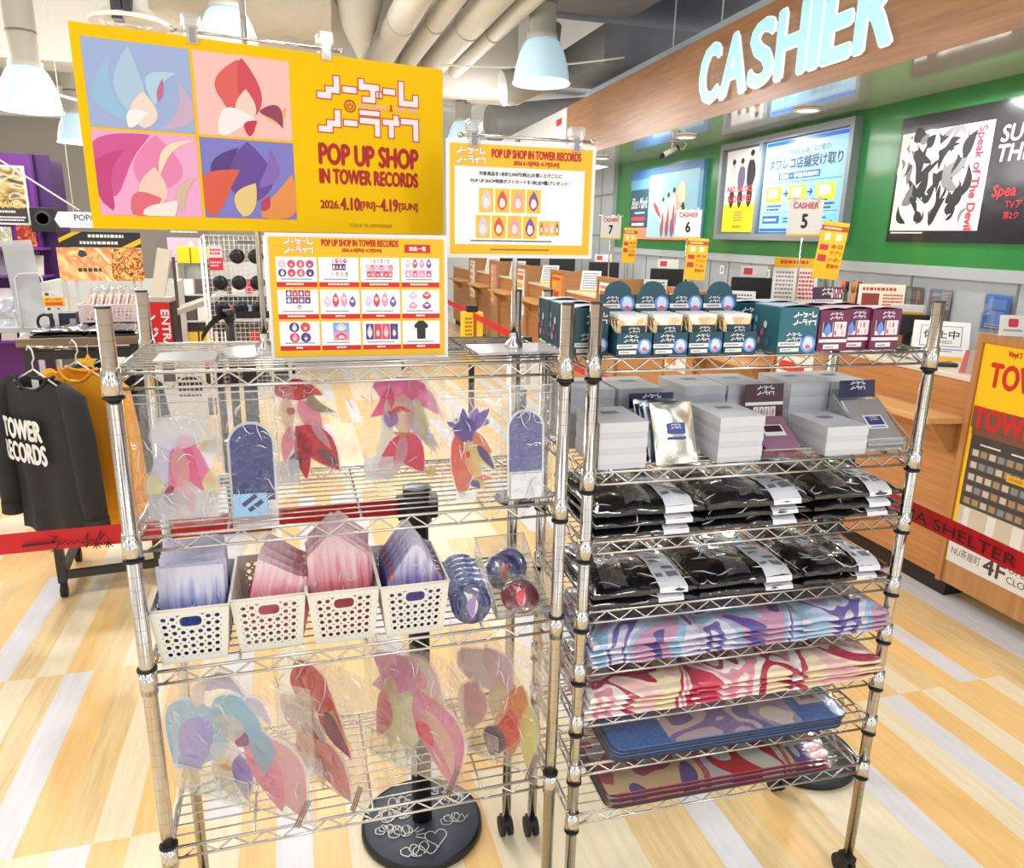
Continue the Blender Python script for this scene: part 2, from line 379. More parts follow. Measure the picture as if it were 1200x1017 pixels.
# ================================================================ THE SETTING
# floor: vinyl planks 96 mm x 910 mm in rows
def plank(name, a, b):
    m, nt, p = nodes_of(name); p.inputs['Roughness'].default_value = .3; p.inputs['Specular IOR Level'].default_value = .4
    tc = nt.nodes.new('ShaderNodeTexCoord'); mp = nt.nodes.new('ShaderNodeMapping'); mp.inputs['Scale'].default_value = (34, 2.2, 1)
    nt.links.new(tc.outputs['Object'], mp.inputs['Vector'])
    n = nt.nodes.new('ShaderNodeTexNoise'); n.inputs['Scale'].default_value = 1.3; n.inputs['Detail'].default_value = 7; n.inputs['Roughness'].default_value = .7
    nt.links.new(mp.outputs['Vector'], n.inputs['Vector'])
    r = nt.nodes.new('ShaderNodeValToRGB'); r.color_ramp.elements[0].position = .24; r.color_ramp.elements[1].position = .56
    r.color_ramp.elements[0].color = (*lin(b), 1); r.color_ramp.elements[1].color = (*lin(a), 1)
    nt.links.new(n.outputs['Fac'], r.inputs['Fac']); nt.links.new(r.outputs['Color'], p.inputs['Base Color'])
    return m
PW, PC, PO, PT = (plank('plank_white', (228, 228, 232), (214, 213, 216)), plank('plank_cream', (242, 230, 200), (230, 212, 172)),
                  plank('plank_orange', (245, 205, 138), (234, 187, 116)), plank('plank_tan', (237, 210, 156), (210, 176, 120)))
fl = MB(); w, L = .0961, .91
known = {(-1, -3): 1, (-1, -2): 1, (-1, -1): 0, (-1, 0): 2, (-1, 1): 1, (-1, 2): 2, (-1, 3): 1, (-1, 4): 2, (-1, 5): 0, (-1, 6): 2, (-1, 7): 1, (-1, 8): 2, (-1, 9): 1, (-1, 10): 2, (-1, 11): 1, (-1, 12): 1, (-1, 13): 1, (-1, 14): 1, (-1, 15): 3,
         (-1, 16): 3, (-1, 17): 0, (-1, 18): 3, (-1, 19): 2, (-1, 20): 3, (-1, 21): 1, (-1, 22): 1, (-1, 23): 0, (-1, 24): 2, (-1, 25): 2, (-1, 26): 1, (-1, 27): 0, (-1, 28): 2, (-1, 29): 1, (-1, 30): 2, (-1, 31): 2,
         (0, -6): 3, (0, -5): 1, (0, -4): 3, (0, -3): 0, (0, -2): 2, (0, -1): 3, (0, 0): 1, (0, 1): 2, (0, 2): 1, (0, 3): 0, (0, 4): 2, (0, 26): 2, (0, 27): 3, (0, 28): 1, (0, 29): 3, (0, 30): 2, (0, 31): 0, (0, 32): 2, (0, 33): 3,
         (1, -6): 0, (1, -5): 3, (1, -4): 1, (1, -3): 2, (1, -2): 3, (1, -1): 1, (1, 0): 2}
rf = random.Random(11)
for r in range(-4, 17):
    for i in range(-60, 42):
        k = known.get((r, i))
        if k is None: k = rf.choices((0, 1, 2, 3), (1.6, 3, 2.6, 2.2))[0]
        x = -.317+i*w; y = .6+r*L
        fl.poly([(x, y), (x+w, y), (x+w, y+L), (x, y+L)], I4, k)
struct(fl.build('floor', [PW, PC, PO, PT]))

CEIL = M((212, 210, 206), rough=.8, var=.06, vscale=1.2)
CEIL_SHADE = M((104, 108, 116), rough=.85, var=.15, vscale=2)  # darker ceiling tone with the shade of the unlit void in its colour
c = MB(); c.box(-6.5, 5.2, -1.0, 15, 3.75, 3.85); struct(c.build('ceiling', CEIL))
c = MB(); c.box(-6.5, 5.2, 14.9, 15, 0, 3.75); struct(c.build('wall_back', M((205, 203, 198), .8)))
c = MB(); c.box(-6.6, -6.5, 2, 15, 0, 3.75); struct(c.build('wall_left', M((210, 206, 200), .8)))

# cashier back wall: a vertical plane slightly turned from the floor planks
GA = math.atan2(3.95-3.64, 7.0-1.6); G0 = Vector((3.64, 1.6, 0))
# frame: local x runs along the wall towards the far end (s), local y points away from the room, z up; writing faces the room
GW = T(*G0) @ RZ(PI/2-GA)
GREEN = M((38, 128, 58), rough=.25, coat=.3); GREY = M((172, 180, 184), rough=.35, var=.03); GREYD = M((120, 128, 132), rough=.4)
g = MB(); g.box(-2.6, 5.38, -.14, 0, 1.5, 2.4, GW)
o = struct(g.build('wall_right', GREEN))
g = MB()
g.box(-2.6, 5.38, -.13, .0, 0, 1.5, GW, 0); g.box(-2.6, 5.32, 0, .02, 1.44, 1.5, GW, 0)
for s in (-1.6, -.85, -.12, .58, 1.28, 1.62, 2.0, 2.32, 2.66, 2.98, 3.32, 3.7, 4.05, 4.4, 4.75, 5.0):
    g.box(s, s+.012, 0, .004, .2, 1.44, GW, 1)
struct(g.build('trim_1', [GREY, GREYD]))
g = MB(); g.box(5.38, 9.5, -.14, .05, 0, 2.4, GW, 0)
for s in (5.75, 6.4, 7.2): g.box(s, s+.015, .05, .054, .0, 2.4, GW, 1)
for z in (1.62, 2.08): g.box(5.38, 9.5, .05, .055, z, z+.02, GW, 1)
struct(g.build('wall_far_right', [GREY, GREYD]))
# soffit between the wooden fascia and the green wall
FA = math.atan2(3.11-2.95, 4.8-1.2); F0 = Vector((2.95, 1.2, 0)); FW = T(*F0) @ RZ(PI/2-FA)
sm = MB(); sm.add([tuple((FW @ Vector((-3, 0, 0)))[:2])+(2.399,), tuple((FW @ Vector((5.44, 0, 0)))[:2])+(2.399,), tuple((GW @ Vector((5.6, 0, 0)))[:2])+(2.399,), tuple((GW @ Vector((-3, 0, 0)))[:2])+(2.399,)], [(0, 3, 2, 1)])
struct(sm.build('trim_2', M((236, 236, 230), rough=.06, spec=.9, coat=1)))
FWOOD = wood('fascia_wood', (142, 98, 60), (174, 126, 84), 'Y', .8, .35)
fa = MB(); fa.box(-3, 5.45, -.09, 0, 2.4, 2.935, FW); fa2 = fa.build('trim_3', FWOOD); struct(fa2)
# glowing letters of the cashier sign, standing off the fascia; read along -s (towards the viewer)
FT = FW @ T(2.44, .012, 2.5) @ RZ(PI) @ FACE
cs = thing('illuminated_sign', 'glowing white CASHIER lettering mounted on the brown wooden fascia', 'sign', tuple(FW @ Vector((1.4, 0, 2.5))))
_inv = Matrix.Translation(-cs.location)
x = 0.0
GLOW = M((176, 232, 248), rough=.3, emit=.34); GLOWE = M((235, 248, 252), rough=.3, emit=.5)
def letter_solid(ch, x0, wid, h, name):
    vs, fs, w_ = text_mesh(ch); kx = wid/w_
    mb = MB()
    for k_, (dx, dy) in enumerate([(0, 0)]+[(.016*math.cos(a_*PI/6), .012*math.sin(a_*PI/6)) for a_ in range(12)]):
        mb.add([(x0+p[0]*kx+dx, p[1]*h+dy, .02+.00004*k_) for p in vs], fs, _inv @ FT, 0)
    for k_, (dx, dy) in enumerate([(.023*math.cos(a_*PI/6), .019*math.sin(a_*PI/6)) for a_ in range(12)]):
        mb.add([(x0+p[0]*kx+dx, p[1]*h+dy, .012+.00004*k_) for p in vs], fs, _inv @ FT, 1)
    # returns of the letter
    eu = {}
    for f in fs:
        for a, b in zip(f, f[1:]+f[:1]): eu[(a, b)] = 1
    for (a, b) in list(eu):
        if (b, a) not in eu:
            p, q = vs[a], vs[b]
            mb.add([(x0+p[0]*kx, p[1]*h, -.01), (x0+q[0]*kx, q[1]*h, -.01), (x0+q[0]*kx, q[1]*h, .02), (x0+p[0]*kx, p[1]*h, .02)], [(0, 1, 2, 3)], _inv @ FT, 1)
    mb.build(name, [GLOW, GLOWE], cs)
for ch, wd in zip('CASHIER', (.235, .29, .235, .26, .06, .2, .235)):
    letter_solid(ch, x+.03, wd, .34, 'letter'); x += wd+.052

# white banner board that carries the fascia line on to the far end
bn = thing('banner_board', 'white banner board hanging beyond the far end of the wooden fascia', 'banner', tuple(FW @ Vector((5.5, 0, 2.4))), PI/2-FA)
mb = MB(); mb.box(0, 3.2, -.03, 0, 0, .53); mb.build('board', M((235, 236, 234), .5), bn)
mb = MB(); XT = T(3.2, .002, 0) @ RZ(PI) @ FACE
mb.rects([(1.05, .05, 1.11, .24), (1.15, .05, 1.21, .28), (1.25, .05, 1.31, .33), (2.85, .38, 3.05, .45)], XT, 0); small_print(mb, 1.9, .28, .5, .07, 1, XT, 1, 3); mb.rects([(1.58, .17, 1.62, .29), (1.66, .17, 1.7, .29), (2.7, .08, 2.74, .2), (2.78, .08, 2.86, .2)], XT, 2)
mb.build('lettering', [M((214, 40, 48), .5), M((60, 60, 60), .5), M((190, 160, 40), .5)], bn)
# recessed lights in the soffit
for i, (s_, lab) in enumerate(((5.2, 'round recessed downlight in the soffit nearest the grey wall corner'), (3.4, 'round recessed downlight in the soffit above the security camera'), (1.65, 'round recessed downlight in the soffit below the letters of CASHIER'))):
    px, py = ((3.42, 6.2), (3.35, 4.35), (3.38, 2.9))[i]
    t = thing('recessed_downlight', lab, 'light', (px, py, 2.385), 0, 'soffit downlights')
    mb = MB(); mb.lathe([(.062, .014), (.085, .012), (.085, .0), (.07, -.004), (.062, .0), (.062, .014)], 28); mb.build('trim_ring', M((232, 232, 228), .4), t)
    mb = MB(); mb.lathe([(0, .004), (.062, .004)], 28); mb.build('lens', M((255, 250, 236), .4, emit=4), t)

# ---------------- ceiling services
cp = MB(); cp.box(2.0, 5.2, -1, 6.6, 3.742, 3.752); struct(cp.build('ceiling_shade_sheet', CEIL_SHADE))  # thin dark sheet that paints the unlit void over the fascia
bm_ = MB(); bm_.box(-4.2, 2.62, 6.6, 7.1, 3.0, 3.75); struct(bm_.build('ceiling_beam', M((214, 210, 202), .85, var=.04, vscale=.8)))
dk = MB()
dk.box(2.45, 3.2, 1.2, 5.2, 3.42, 3.74)
dk.build('air_duct', M((112, 118, 126), .7, var=.2, vscale=3)); tag(bpy.data.objects['air_duct'], 'grey boxy air duct running above the wooden fascia', 'duct')
db = MB(); db.box(3.02, 4.8, 5.3, 6.45, 3.08, 3.4); o = db.build('cross_duct', M((118, 122, 128), .75, var=.25, vscale=4)); tag(o, 'dark grey duct crossing behind the top edge of the wooden fascia', 'duct')
PIPE = M((206, 202, 190), rough=.6)
for nm, lab, x_, r_, y0, y1, z_ in (
        ('ceiling_pipe', 'thick pale ceiling pipe, leftmost of the parallel row', 1.22, .115, 2.4, 6.6, 3.2), ('ceiling_pipe', 'thinner pale ceiling pipe, second from the left in the parallel row', 1.48, .08, 2.4, 6.6, 3.2),
        ('ceiling_pipe', 'thick pale ceiling pipe, third from the left in the parallel row', 1.745, .11, 2.4, 6.6, 3.2), ('ceiling_pipe', 'pale round-ended ceiling pipe, fourth from the left in the parallel row', 1.95, .066, 2.4, 6.5, 3.16),
        ('ceiling_pipe', 'slim pale ceiling pipe, rightmost of the parallel row', 2.045, .028, 2.4, 6.55, 3.24)):
    t = thing(nm, lab, 'pipe', (x_, y0, z_), 0, 'parallel ceiling pipes')
    mb = MB(); mb.tube([(0, 0, 0), (0, y1-y0, 0)], r_, 20); mb.build('pipe_run', PIPE, t)
    for k_ in (1.2, 2.6): mb = MB(); mb.tube([(0, k_, 0), (0, k_+.02, 0)], r_+.006, 20); mb.build('joint_band', M((176, 172, 162), .6), t)
# lumpy insulated duct elbow
mb = MB()
mb.grid(lambda u, v: ((.2+.03*noise.noise(Vector((u*9, v*7, 0))))*math.cos(2*PI*u)*math.sin(PI*min(v*1.3, 1)*.5+.0), .2*math.sin(2*PI*u)*math.sin(PI*min(v*1.3, 1)*.5)+0, .75*v+.02*noise.noise(Vector((u*6, v*9, 3)))), 24, 14)
o = mb.build('insulated_duct_end', M((205, 198, 184), .8, bump=.6, bscale=18)); o.location = (.95, 5.6, 2.98); tag(o, 'lumpy insulated duct end hanging beside the parallel ceiling pipes', 'duct')
mb = MB(); mb.grid(lambda u, v: (-1.6*u, .26*math.cos(2*PI*v)*(1+.12*noise.noise(Vector((u*12, v*5, 1)))), .26*math.sin(2*PI*v)*(1+.12*noise.noise(Vector((u*12, v*5, 7))))), 26, 18)
o = mb.build('insulated_duct', M((196, 188, 170), .9, bump=.8, bscale=22)); o.location = (.72, 5.75, 3.42); tag(o, 'rough sprayed insulation duct running along the ceiling beam', 'duct')
# round elbow far right of the pipes
mb = MB(); mb.tube([(0, 0, 0), (.12, 0, .02), (.3, .05, .1), (.42, .1, .28), (.46, .12, .62)], .16, 18); o = mb.build('round_duct_elbow', M((176, 176, 170), .6)); o.location = (2.35, 6.2, 2.98); tag(o, 'round duct elbow on the ceiling between pipes and domed lamp', 'duct')
mb = MB(); mb.tube([(0, 0, 0), (.9, .1, .14), (1.6, .2, .24)], .28, 18); o = mb.build('round_duct', M((150, 150, 148), .45, metal=.3, var=.2, vscale=5)); o.location = (3.3, 10.3, 3.2); tag(o, 'dull metal round duct behind the far end of the fascia', 'duct')
# white hung frames and panels deep in the store ceiling
for k_, (x0, x1, y0, y1, z_, lab) in enumerate(((1.9, 2.75, 8.0, 9.3, 3.2, 'white slatted ceiling frame beyond the beam near the far lamp'), (2.3, 2.9, 6.9, 7.6, 3.05, 'small white hung ceiling frame beside the round elbow'), (-5.0, -1.4, 9.0, 11.5, 3.1, 'long white hung ceiling frame above the purple wall'))):
    t = thing('ceiling_frame', lab, 'frame', (x0, y0, z_), 0)
    mb = MB(); wx, wy = x1-x0, y1-y0
    for a in ((0, wx, 0, .05), (0, wx, wy-.05, wy), (0, .05, 0, wy), (wx-.05, wx, 0, wy)): mb.box(a[0], a[1], a[2], a[3], 0, .06)
    mb.build('frame', M((222, 221, 216), .6), t)
    mb = MB()
    for q in range(1, 8): mb.box(.05, wx-.05, wy*q/8-.03, wy*q/8+.03, .02, .03)
    mb.build('slats', M((205, 204, 198), .6), t)
    mb = MB()
    for q in ((0, 0), (wx, 0), (0, wy), (wx, wy)): mb.cyl((q[0], q[1], .05), (q[0], q[1], 3.75-z_), .005, 6)
    mb.build('hanger_rods', M((170, 170, 166), .5), t)
# cable tray and struts above the fascia
t = thing('cable_tray', 'pale blue-grey cable tray running along the top of the wooden fascia', 'cable tray', tuple(FW @ Vector((0, 0, 2.98))), PI/2-FA)
mb = MB(); mb.box(-.5, 5.2, -.5, -.44, 0, .07); mb.box(-.5, 5.2, -.2, -.14, 0, .07)
for q in range(19): mb.box(-.5+q*.3, -.46+q*.3, -.5, -.14, .0, .03)
mb.build('tray', M((176, 190, 200), .5), t)
mb = MB()
for q in (.2, 1.5, 2.8, 3.6, 4.6):
    mb.cyl((q, -.3, .03), (q, -.3, .75), .007, 6)
mb.build('hanger_rods', M((200, 204, 206), .5), t)
mb = MB(); mb.tube([(-.4, -.3, .08), (1, -.33, .1), (2, -.28, .09), (3.1, -.34, .11), (4.2, -.3, .09), (5.1, -.33, .1)], .014, 6); mb.build('cables', M((60, 62, 66), .6), t)
for k_, (p0, p1, r_, lab) in enumerate((((2.36, 5.0, 3.72), (2.38, 4.9, 2.95), .016, 'white conduit dropping from the ceiling beside the cable tray'), ((1.6, 5.4, 2.98), (2.9, 4.6, 2.98), .008, 'thin white cable slung across the ceiling by the domed lamp'),
                                        ((-1.9, 5.6, 2.72), (-.7, 6.4, 2.5), .012, 'slim metal rail slanting across the ceiling by the far lamp'), ((-1.6, 4.6, 2.1), (-1.16, 5.0, 1.73), .006, 'thin white cord that slants down to the POP/ROCK sign'))):
    mb = MB(); P0, P1 = Vector(p0), Vector(p1)
    mb.tube([P0.lerp(P1, q/8)-Vector((0, 0, .04*math.sin(PI*q/8) if k_ in (1,) else 0)) for q in range(9)], r_, 8)
    o = mb.build(('conduit', 'slung_cable', 'ceiling_rail', 'suspension_wire')[k_], M((225, 225, 222), .4)); tag(o, lab, ('pipe', 'cable', 'rail', 'cord')[k_])
# ceiling diffuser
t = thing('air_diffuser', 'round stepped ceiling air diffuser above the yellow banner corner', 'diffuser', (-.626, 4.55, 2.86))
mb = MB(); mb.lathe([(.0, .03), (.05, .035), (.05, .02), (.09, .03), (.1, .015), (.14, .035), (.15, .02), (.19, .045), (.24, .03), (.25, .05), (.19, .075), (.12, .14), (.12, .88)], 36); mb.build('diffuser_rings', M((214, 210, 200), .5), t)
mb = MB(); mb.box(-.07, -.01, -.2, -.1, .02, .2); mb.box(.0, .05, -.22, -.12, .04, .2); mb.build('dark_bracket', M((40, 40, 48), .5), t)
# domed pendant lamps
SHADE = M((200, 232, 248), rough=.25, emit=.32)
def pendant(loc, lab, k=1.0):
    t = thing('pendant_lamp', lab, 'lamp', loc, 0, 'domed pendant lamps')
    mb = MB(); mb.lathe([(.205*k, 0), (.204*k, .01), (.2*k, .06), (.186*k, .13), (.165*k, .2), (.135*k, .265), (.108*k, .298), (.0, .3)], 36); mb.build('lamp_shade', SHADE, t)
    mb = MB(); mb.lathe([(.2*k, .0), (.21*k, -.004), (.213*k, .006), (.205*k, .014)], 36); mb.build('rim', M((240, 250, 255), .2, emit=.9), t)
    pl_ = bpy.data.lights.new('pendant_light', 'POINT'); pl_.energy = 15; pl_.shadow_soft_size = .05; pl_.color = (1, .98, .95); po_ = bpy.data.objects.new('pendant_light', pl_); COL.objects.link(po_); po_.location = (loc[0], loc[1], loc[2]-.03)
    mb = MB(); mb.lathe([(0, .12), (.05, .1), (.06, .16), (.05, .25)], 16); mb.build('bulb', M((255, 250, 240), .3, emit=8), t)
    mb = MB(); mb.lathe([(.112*k, .296), (.112*k, .33), (.098*k, .335), (.098*k, 3.75-loc[2])], 28); mb.build('housing', M((200, 196, 184), .6), t)
    mb = MB(); mb.lathe([(.1*k, .52), (.1*k, .535)], 28); mb.build('housing_seam', M((120, 116, 106), .6), t)
    return t
pendant((2.13, 4.33, 2.69), 'glowing domed pendant lamp hanging nearest the CASHIER fascia')
pendant((-1.47, 5.34, 2.43), 'glowing domed pendant lamp hanging farthest to the left above the purple wall')
pendant((2.48, 8.5, 2.68), 'glowing domed pendant lamp behind the smaller hung yellow notice')
pendant((-.03, 4.62, 2.76), 'glowing domed pendant lamp just behind the top of the big yellow banner')
pendant((-1.86, 8.4, 2.5), 'small distant domed pendant lamp half hidden by the big yellow banner')
# ================================================================ CASHIER WALL: posters, screens
def wall_thing(name, label, cat, s0, z0, s1, group=None):
    """thing on the green wall; local x runs from the far edge s0 towards the viewer, z up, -y into the room"""
    p = GW @ Vector((s0, .0, z0))
    return thing(name, label, cat, tuple(p), -PI/2-GA, group)
SKIN = M((226, 184, 158), .6); DK = M((36, 36, 42), .6); DNAVY = M((34, 42, 78), .6); PINK = M((222, 110, 120), .6)
def standing(mb, x, z, h, body, legs, hair, skin, X, zz=.0006):
    """plain small standing figure of a photo print"""
    petal(mb, x, z, x, z+h*.5, h*.10, X, legs, zz); blob(mb, x, z+h*.6, h*.15, h*.26, 0, int(x*91), X, body, zz+.0002, .06)
    blob(mb, x, z+h*.9, h*.062, h*.08, 0, 3, X, skin, zz+.0004, .02); blob(mb, x, z+h*.945, h*.07, h*.055, 0, 4, X, hair, zz+.0006, .06)
# band album poster
t = wall_thing('poster', 'blue album poster of a four-person band on the green wall', 'poster', 4.86, 1.6, 3.19)
mb = MB(); mb.box(0, 1.67, -.035, 0, 0, .69, mi=0); mb.build('poster_board', M((96, 160, 205), .45), t)
X = T(0, -.0355, 0) @ FACE; mb = MB()
mb.rects([(0, .115, .5, .5)], X, 0, .0003); mb.rects([(0, 0, 1.67, .115)], X, 1, .0004); mb.rects([(0, .6, 1.67, .69)], X, 2, .0003); mb.rects([(.5, .02, 1.6, .62)], X, 3, .0008)
mb.text('Blue Mark', .04, .31, .11, X, 4, width=.42, z=.001, shear=.3); small_print(mb, .14, .28, .3, .03, 1, X, 4, 5, .001)
mb.rects([(.05, .185, .42, .225)], X, 5, .001); small_print(mb, .07, .175, .36, .055, 1, X, 4, 6, .001)
for x_, hh, leg, hair in ((.86, .38, 6, 7), (.98, .42, 8, 7), (1.1, .46, 8, 7)): 
    standing(mb, x_, .02, hh, 9, leg, hair, 10, X, .001)
    petal(mb, x_, .02, x_+.02, .02+hh*.7, .03, X, 11, .0022)
petal(mb, .62, .36, .84, .2, .03, X, 5, .0014)
blob(mb, 1.26, .2, .1, .17, 0, 8, X, 7, .0024, .05); blob(mb, 1.22, .38, .075, .1, 0, 3, X, 10, .0026, .03); blob(mb, 1.27, .43, .085, .1, .2, 5, X, 12, .0028, .05)
mb.build('print', [M((28, 74, 92), .5), M((238, 138, 104), .5), M((70, 120, 180), .5), M((150, 205, 228), .5), WHITE, M((214, 66, 66), .5), M((60, 66, 110), .5), M((52, 40, 38), .6), M((70, 80, 140), .5), M((230, 226, 226), .5), SKIN, M((196, 70, 66), .5), M((240, 226, 190), .5)], t)
# double display frame
t = wall_thing('wall_display', 'grey double display frame with a photo poster and a light-blue pickup notice', 'display', 2.87, 1.615, 1.19)
mb = MB(); mb.box(0, 1.68, -.06, 0, 0, .045); mb.box(0, 1.68, -.06, 0, .7, .745); mb.box(0, .04, -.06, 0, .045, .7); mb.box(1.64, 1.68, -.06, 0, .045, .7); mb.box(.6, .64, -.06, 0, .045, .7); mb.box(.04, 1.64, -.02, 0, .045, .7)
mb.build('frame', M((150, 158, 166), .35, metal=.4), t)
mb = MB(); mb.box(.08, .585, -.032, -.02, .06, .685); o = mb.build('photo_poster', M((236, 238, 242), .4), t); o['label'] = 'white poster of three standing people above a yellow block'
X = T(0, -.0325, 0) @ FACE; mb = MB(); mb.rects([(.08, .06, .585, .275)], X, 0, .0003)
for x_, b_ in ((.2, 1), (.33, 2), (.47, 3)): standing(mb, x_, .24, .38+(.05 if b_ == 3 else 0), b_, 3, 3, 4, X, .0008)
mb.text('NO MUSIC,', .13, .36, .05, X, 5, width=.4, z=.003, bold=.03); mb.text('NO LIFE!', .15, .29, .05, X, 5, width=.34, z=.003, bold=.03); small_print(mb, .25, .115, .16, .03, 1, X, 5, 7, .001)
small_print(mb, .26, .22, .14, .08, 4, X, 5, 4, .001); mb.build('photo_print', [M((252, 240, 0), .4), M((210, 212, 216), .6), M((96, 100, 130), .6), DK, SKIN, M((226, 60, 60), .5)], o)
mb = MB(); mb.box(.66, 1.62, -.032, -.02, .06, .69); o = mb.build('screen', M((150, 206, 236), .25, emit=.3), t); o['label'] = 'light-blue lit screen with a pickup notice'
X = T(0, -.0325, 0) @ FACE; mb = MB(); BL = 0
mb.rects([(.67, .66, 1.61, .685), (.67, .065, 1.61, .085)], X, 0, .0003)
mb.text('\\ネットで注文 店舗で受け取り/', .82, .585, .04, X, 1, width=.62, z=.0005); mb.text('タワレコ店舗受け取り', .72, .49, .075, X, 1, width=.85, z=.0005, bold=.03)
mb.rects([(.86, .42, 1.35, .465)], X, 0, .0003); mb.text('送料・手数料無料!', .88, .427, .03, X, 2, width=.45, z=.0006, bold=.04)
mb.rects([(.7, .40, 1.58, .403), (.7, .195, 1.58, .198)], X, 1, .0003)
for x_ in (.72, 1.01, 1.33): mb.rects([(x_, .27, x_+.2, .375)], X, 3, .0003); mb.rects([(x_+.03, .3, x_+.15, .36)], X, 2, .0006)
for x_ in (.73, 1.02): mb.ribbon([(x_+.21, .325), (x_+.26, .325)], .01, X @ T(0, 0, .0005), 1); mb.ribbon([(x_+.24, .345), (x_+.262, .325), (x_+.24, .305)], .01, X @ T(0, 0, .0005), 1)
for x_ in (.72, 1.0, 1.33): small_print(mb, x_+.03, .255, .18, .05, 2, X, 1, int(x_*10), .0005)
mb.rects([(.7, .12, .92, .175)], X, 0, .0003); mb.rects([(.94, .12, 1.56, .175)], X, 4, .0003); small_print(mb, .72, .16, .18, .03, 1, X, 2, 5, .0006); small_print(mb, .97, .165, .5, .045, 2, X, 1, 6, .0006)
mb.build('notice_print', [M((30, 96, 220), .3, emit=.3), M((32, 44, 110), .4), M((236, 248, 252), .3, emit=.3), M((232, 240, 20), .3, emit=.3), M((120, 206, 236), .3, emit=.3)], o)
# black music poster (its drawn artwork is replaced by plain black and white brush shapes)
t = wall_thing('poster', 'black music poster with a black and white panel and red vertical title', 'poster', .83, 1.625, -.9)
mb = MB(); mb.box(0, 1.75, -.012, 0, 0, .67); mb.build('poster_sheet', M((34, 34, 38), .2, coat=.3, bump=.15, bscale=9), t)
X = T(0, -.0125, 0) @ FACE; mb = MB(); mb.rects([(.02, .06, .65, .585)], X, 0, .0003); mb.rects([(.025, .065, .645, .58)], X, 1, .0006)
ra = random.Random(5)
for q in range(70):
    x_, z_ = ra.uniform(.04, .52), ra.uniform(.08, .55); a_ = ra.choice((.9, 2.1, 1.2))+ra.uniform(-.3, .3); l_ = ra.uniform(.06, .24)
    x2, z2 = min(max(x_+l_*math.cos(a_), .03), .62), min(max(z_+l_*math.sin(a_), .07), .57)
    petal(mb, x_, z_, x2, z2, ra.uniform(.008, .035), X, ra.choice((2, 2, 2, 3, 1, 1)), .0008+q*.00002, ra.uniform(-.3, .3))
XR = X @ T(.565, .565, .002) @ RZ(-PI/2); mb.text('Speak of The Devil', 0, -.02, .065, XR, 4, width=.5, bold=.04)
mb.text('SU', .70, .475, .075, X, 0, sx=1.0, z=.001, bold=.03, shear=.1); mb.text('THE', .69, .385, .075, X, 0, z=.001, bold=.03, shear=.1); mb.text('Spea', .70, .205, .07, X, 4, z=.001, bold=.02, shear=.15)
mb.text('TVア', .79, .165, .035, X, 4, z=.001); mb.text('第2ク', .79, .115, .035, X, 4, z=.001); mb.rects([(.03, .045, .28, .052)], X, 0, .0004)
mb.build('print', [M((236, 236, 236), .4), M((232, 230, 224), .4), M((28, 28, 30), .4), M((120, 120, 122), .4), M((232, 44, 60), .4)], t)
# security camera on the soffit
t = thing('security_camera', 'small black and grey security camera with a white cable under the soffit', 'camera', (3.38, 4.62, 2.398))
t.scale = (.6, .6, .6)
mb = MB(); mb.lathe([(0, 0), (.05, 0), (.05, -.012), (0, -.014)], 20); mb.cyl((0, 0, -.01), (0, 0, -.1), .012, 10); mb.build('mount', WHITE, t)
mb = MB(); mb.cyl((.06, -.02, -.1), (-.1, .03, -.19), .035, 16); mb.build('body', M((206, 208, 206), .4), t)
mb = MB(); mb.cyl((-.1, .03, -.19), (-.16, .05, -.225), .03, 16); mb.build('lens_hood', BLACK, t); mb = MB(); mb.cyl((.06, -.02, -.1), (.08, -.025, -.09), .037, 16); mb.build('rear_cap', BLACK, t)
mb = MB(); mb.tube([(.07, -.02, -.1), (.14, -.05, -.12), (.18, -.07, -.05), (.12, -.06, .0), (.04, -.02, -.02)], .007, 8); mb.build('cable', WHITE, t)

# ================================================================ CASHIER COUNTER
CW = wood('counter_wood', (176, 116, 62), (204, 146, 88), 'Y', 1.0, .4)
CWV = wood('counter_wood_upright', (172, 120, 72), (198, 148, 96), 'Z', .8, .4)
CTOP = M((226, 214, 196), .4)
names = ['nearest', 'second nearest', 'third nearest', 'fourth nearest', 'fifth nearest', 'sixth nearest', 'seventh nearest', 'farthest']
ys = [1.2, 2.62, 4.05, 5.46, 6.83, 8.21, 9.57, 10.9]
ctr = None
for i, y in enumerate(ys):
    ln = (ys[i+1] if i < 7 else 12.3)-y
    t = thing('cashier_counter', 'light wood cashier counter with purse shelf, %s of the long row' % names[i], 'counter', (3.15, y, 0), 0, 'cashier counters along the green wall')
    mb = MB(); mb.box(0, .62, 0, ln-.002, .1, 1.03); mb.build('body', CW, t)
    mb = MB(); mb.box(.04, .58, 0, ln-.002, 0, .1); mb.build('plinth', M((44, 30, 20), .6), t)
    mb = MB(); mb.box(-.015, .64, 0, ln-.002, 1.03, 1.055); mb.build('worktop', CTOP, t, bevel=.004)
    mb = MB(); mb.prism([(-.2, .03), (-.02, .0), (0, .0), (0, ln-.55), (-.2, ln-.55)], .845, .875); mb.build('purse_shelf', wood('shelf_wood', (206, 152, 94), (224, 174, 116), 'Y', 1, .4), t, bevel=.006)
    for q in (.05, ln-.62): mb = MB(); mb.prism([(-.16, .845), (0, .845), (0, .70), (-.03, .70)], q, q+.03, RX(PI/2) @ T(0, 0, -2*q-.03)); mb.build('shelf_bracket', CWV, t)
ys2 = ys
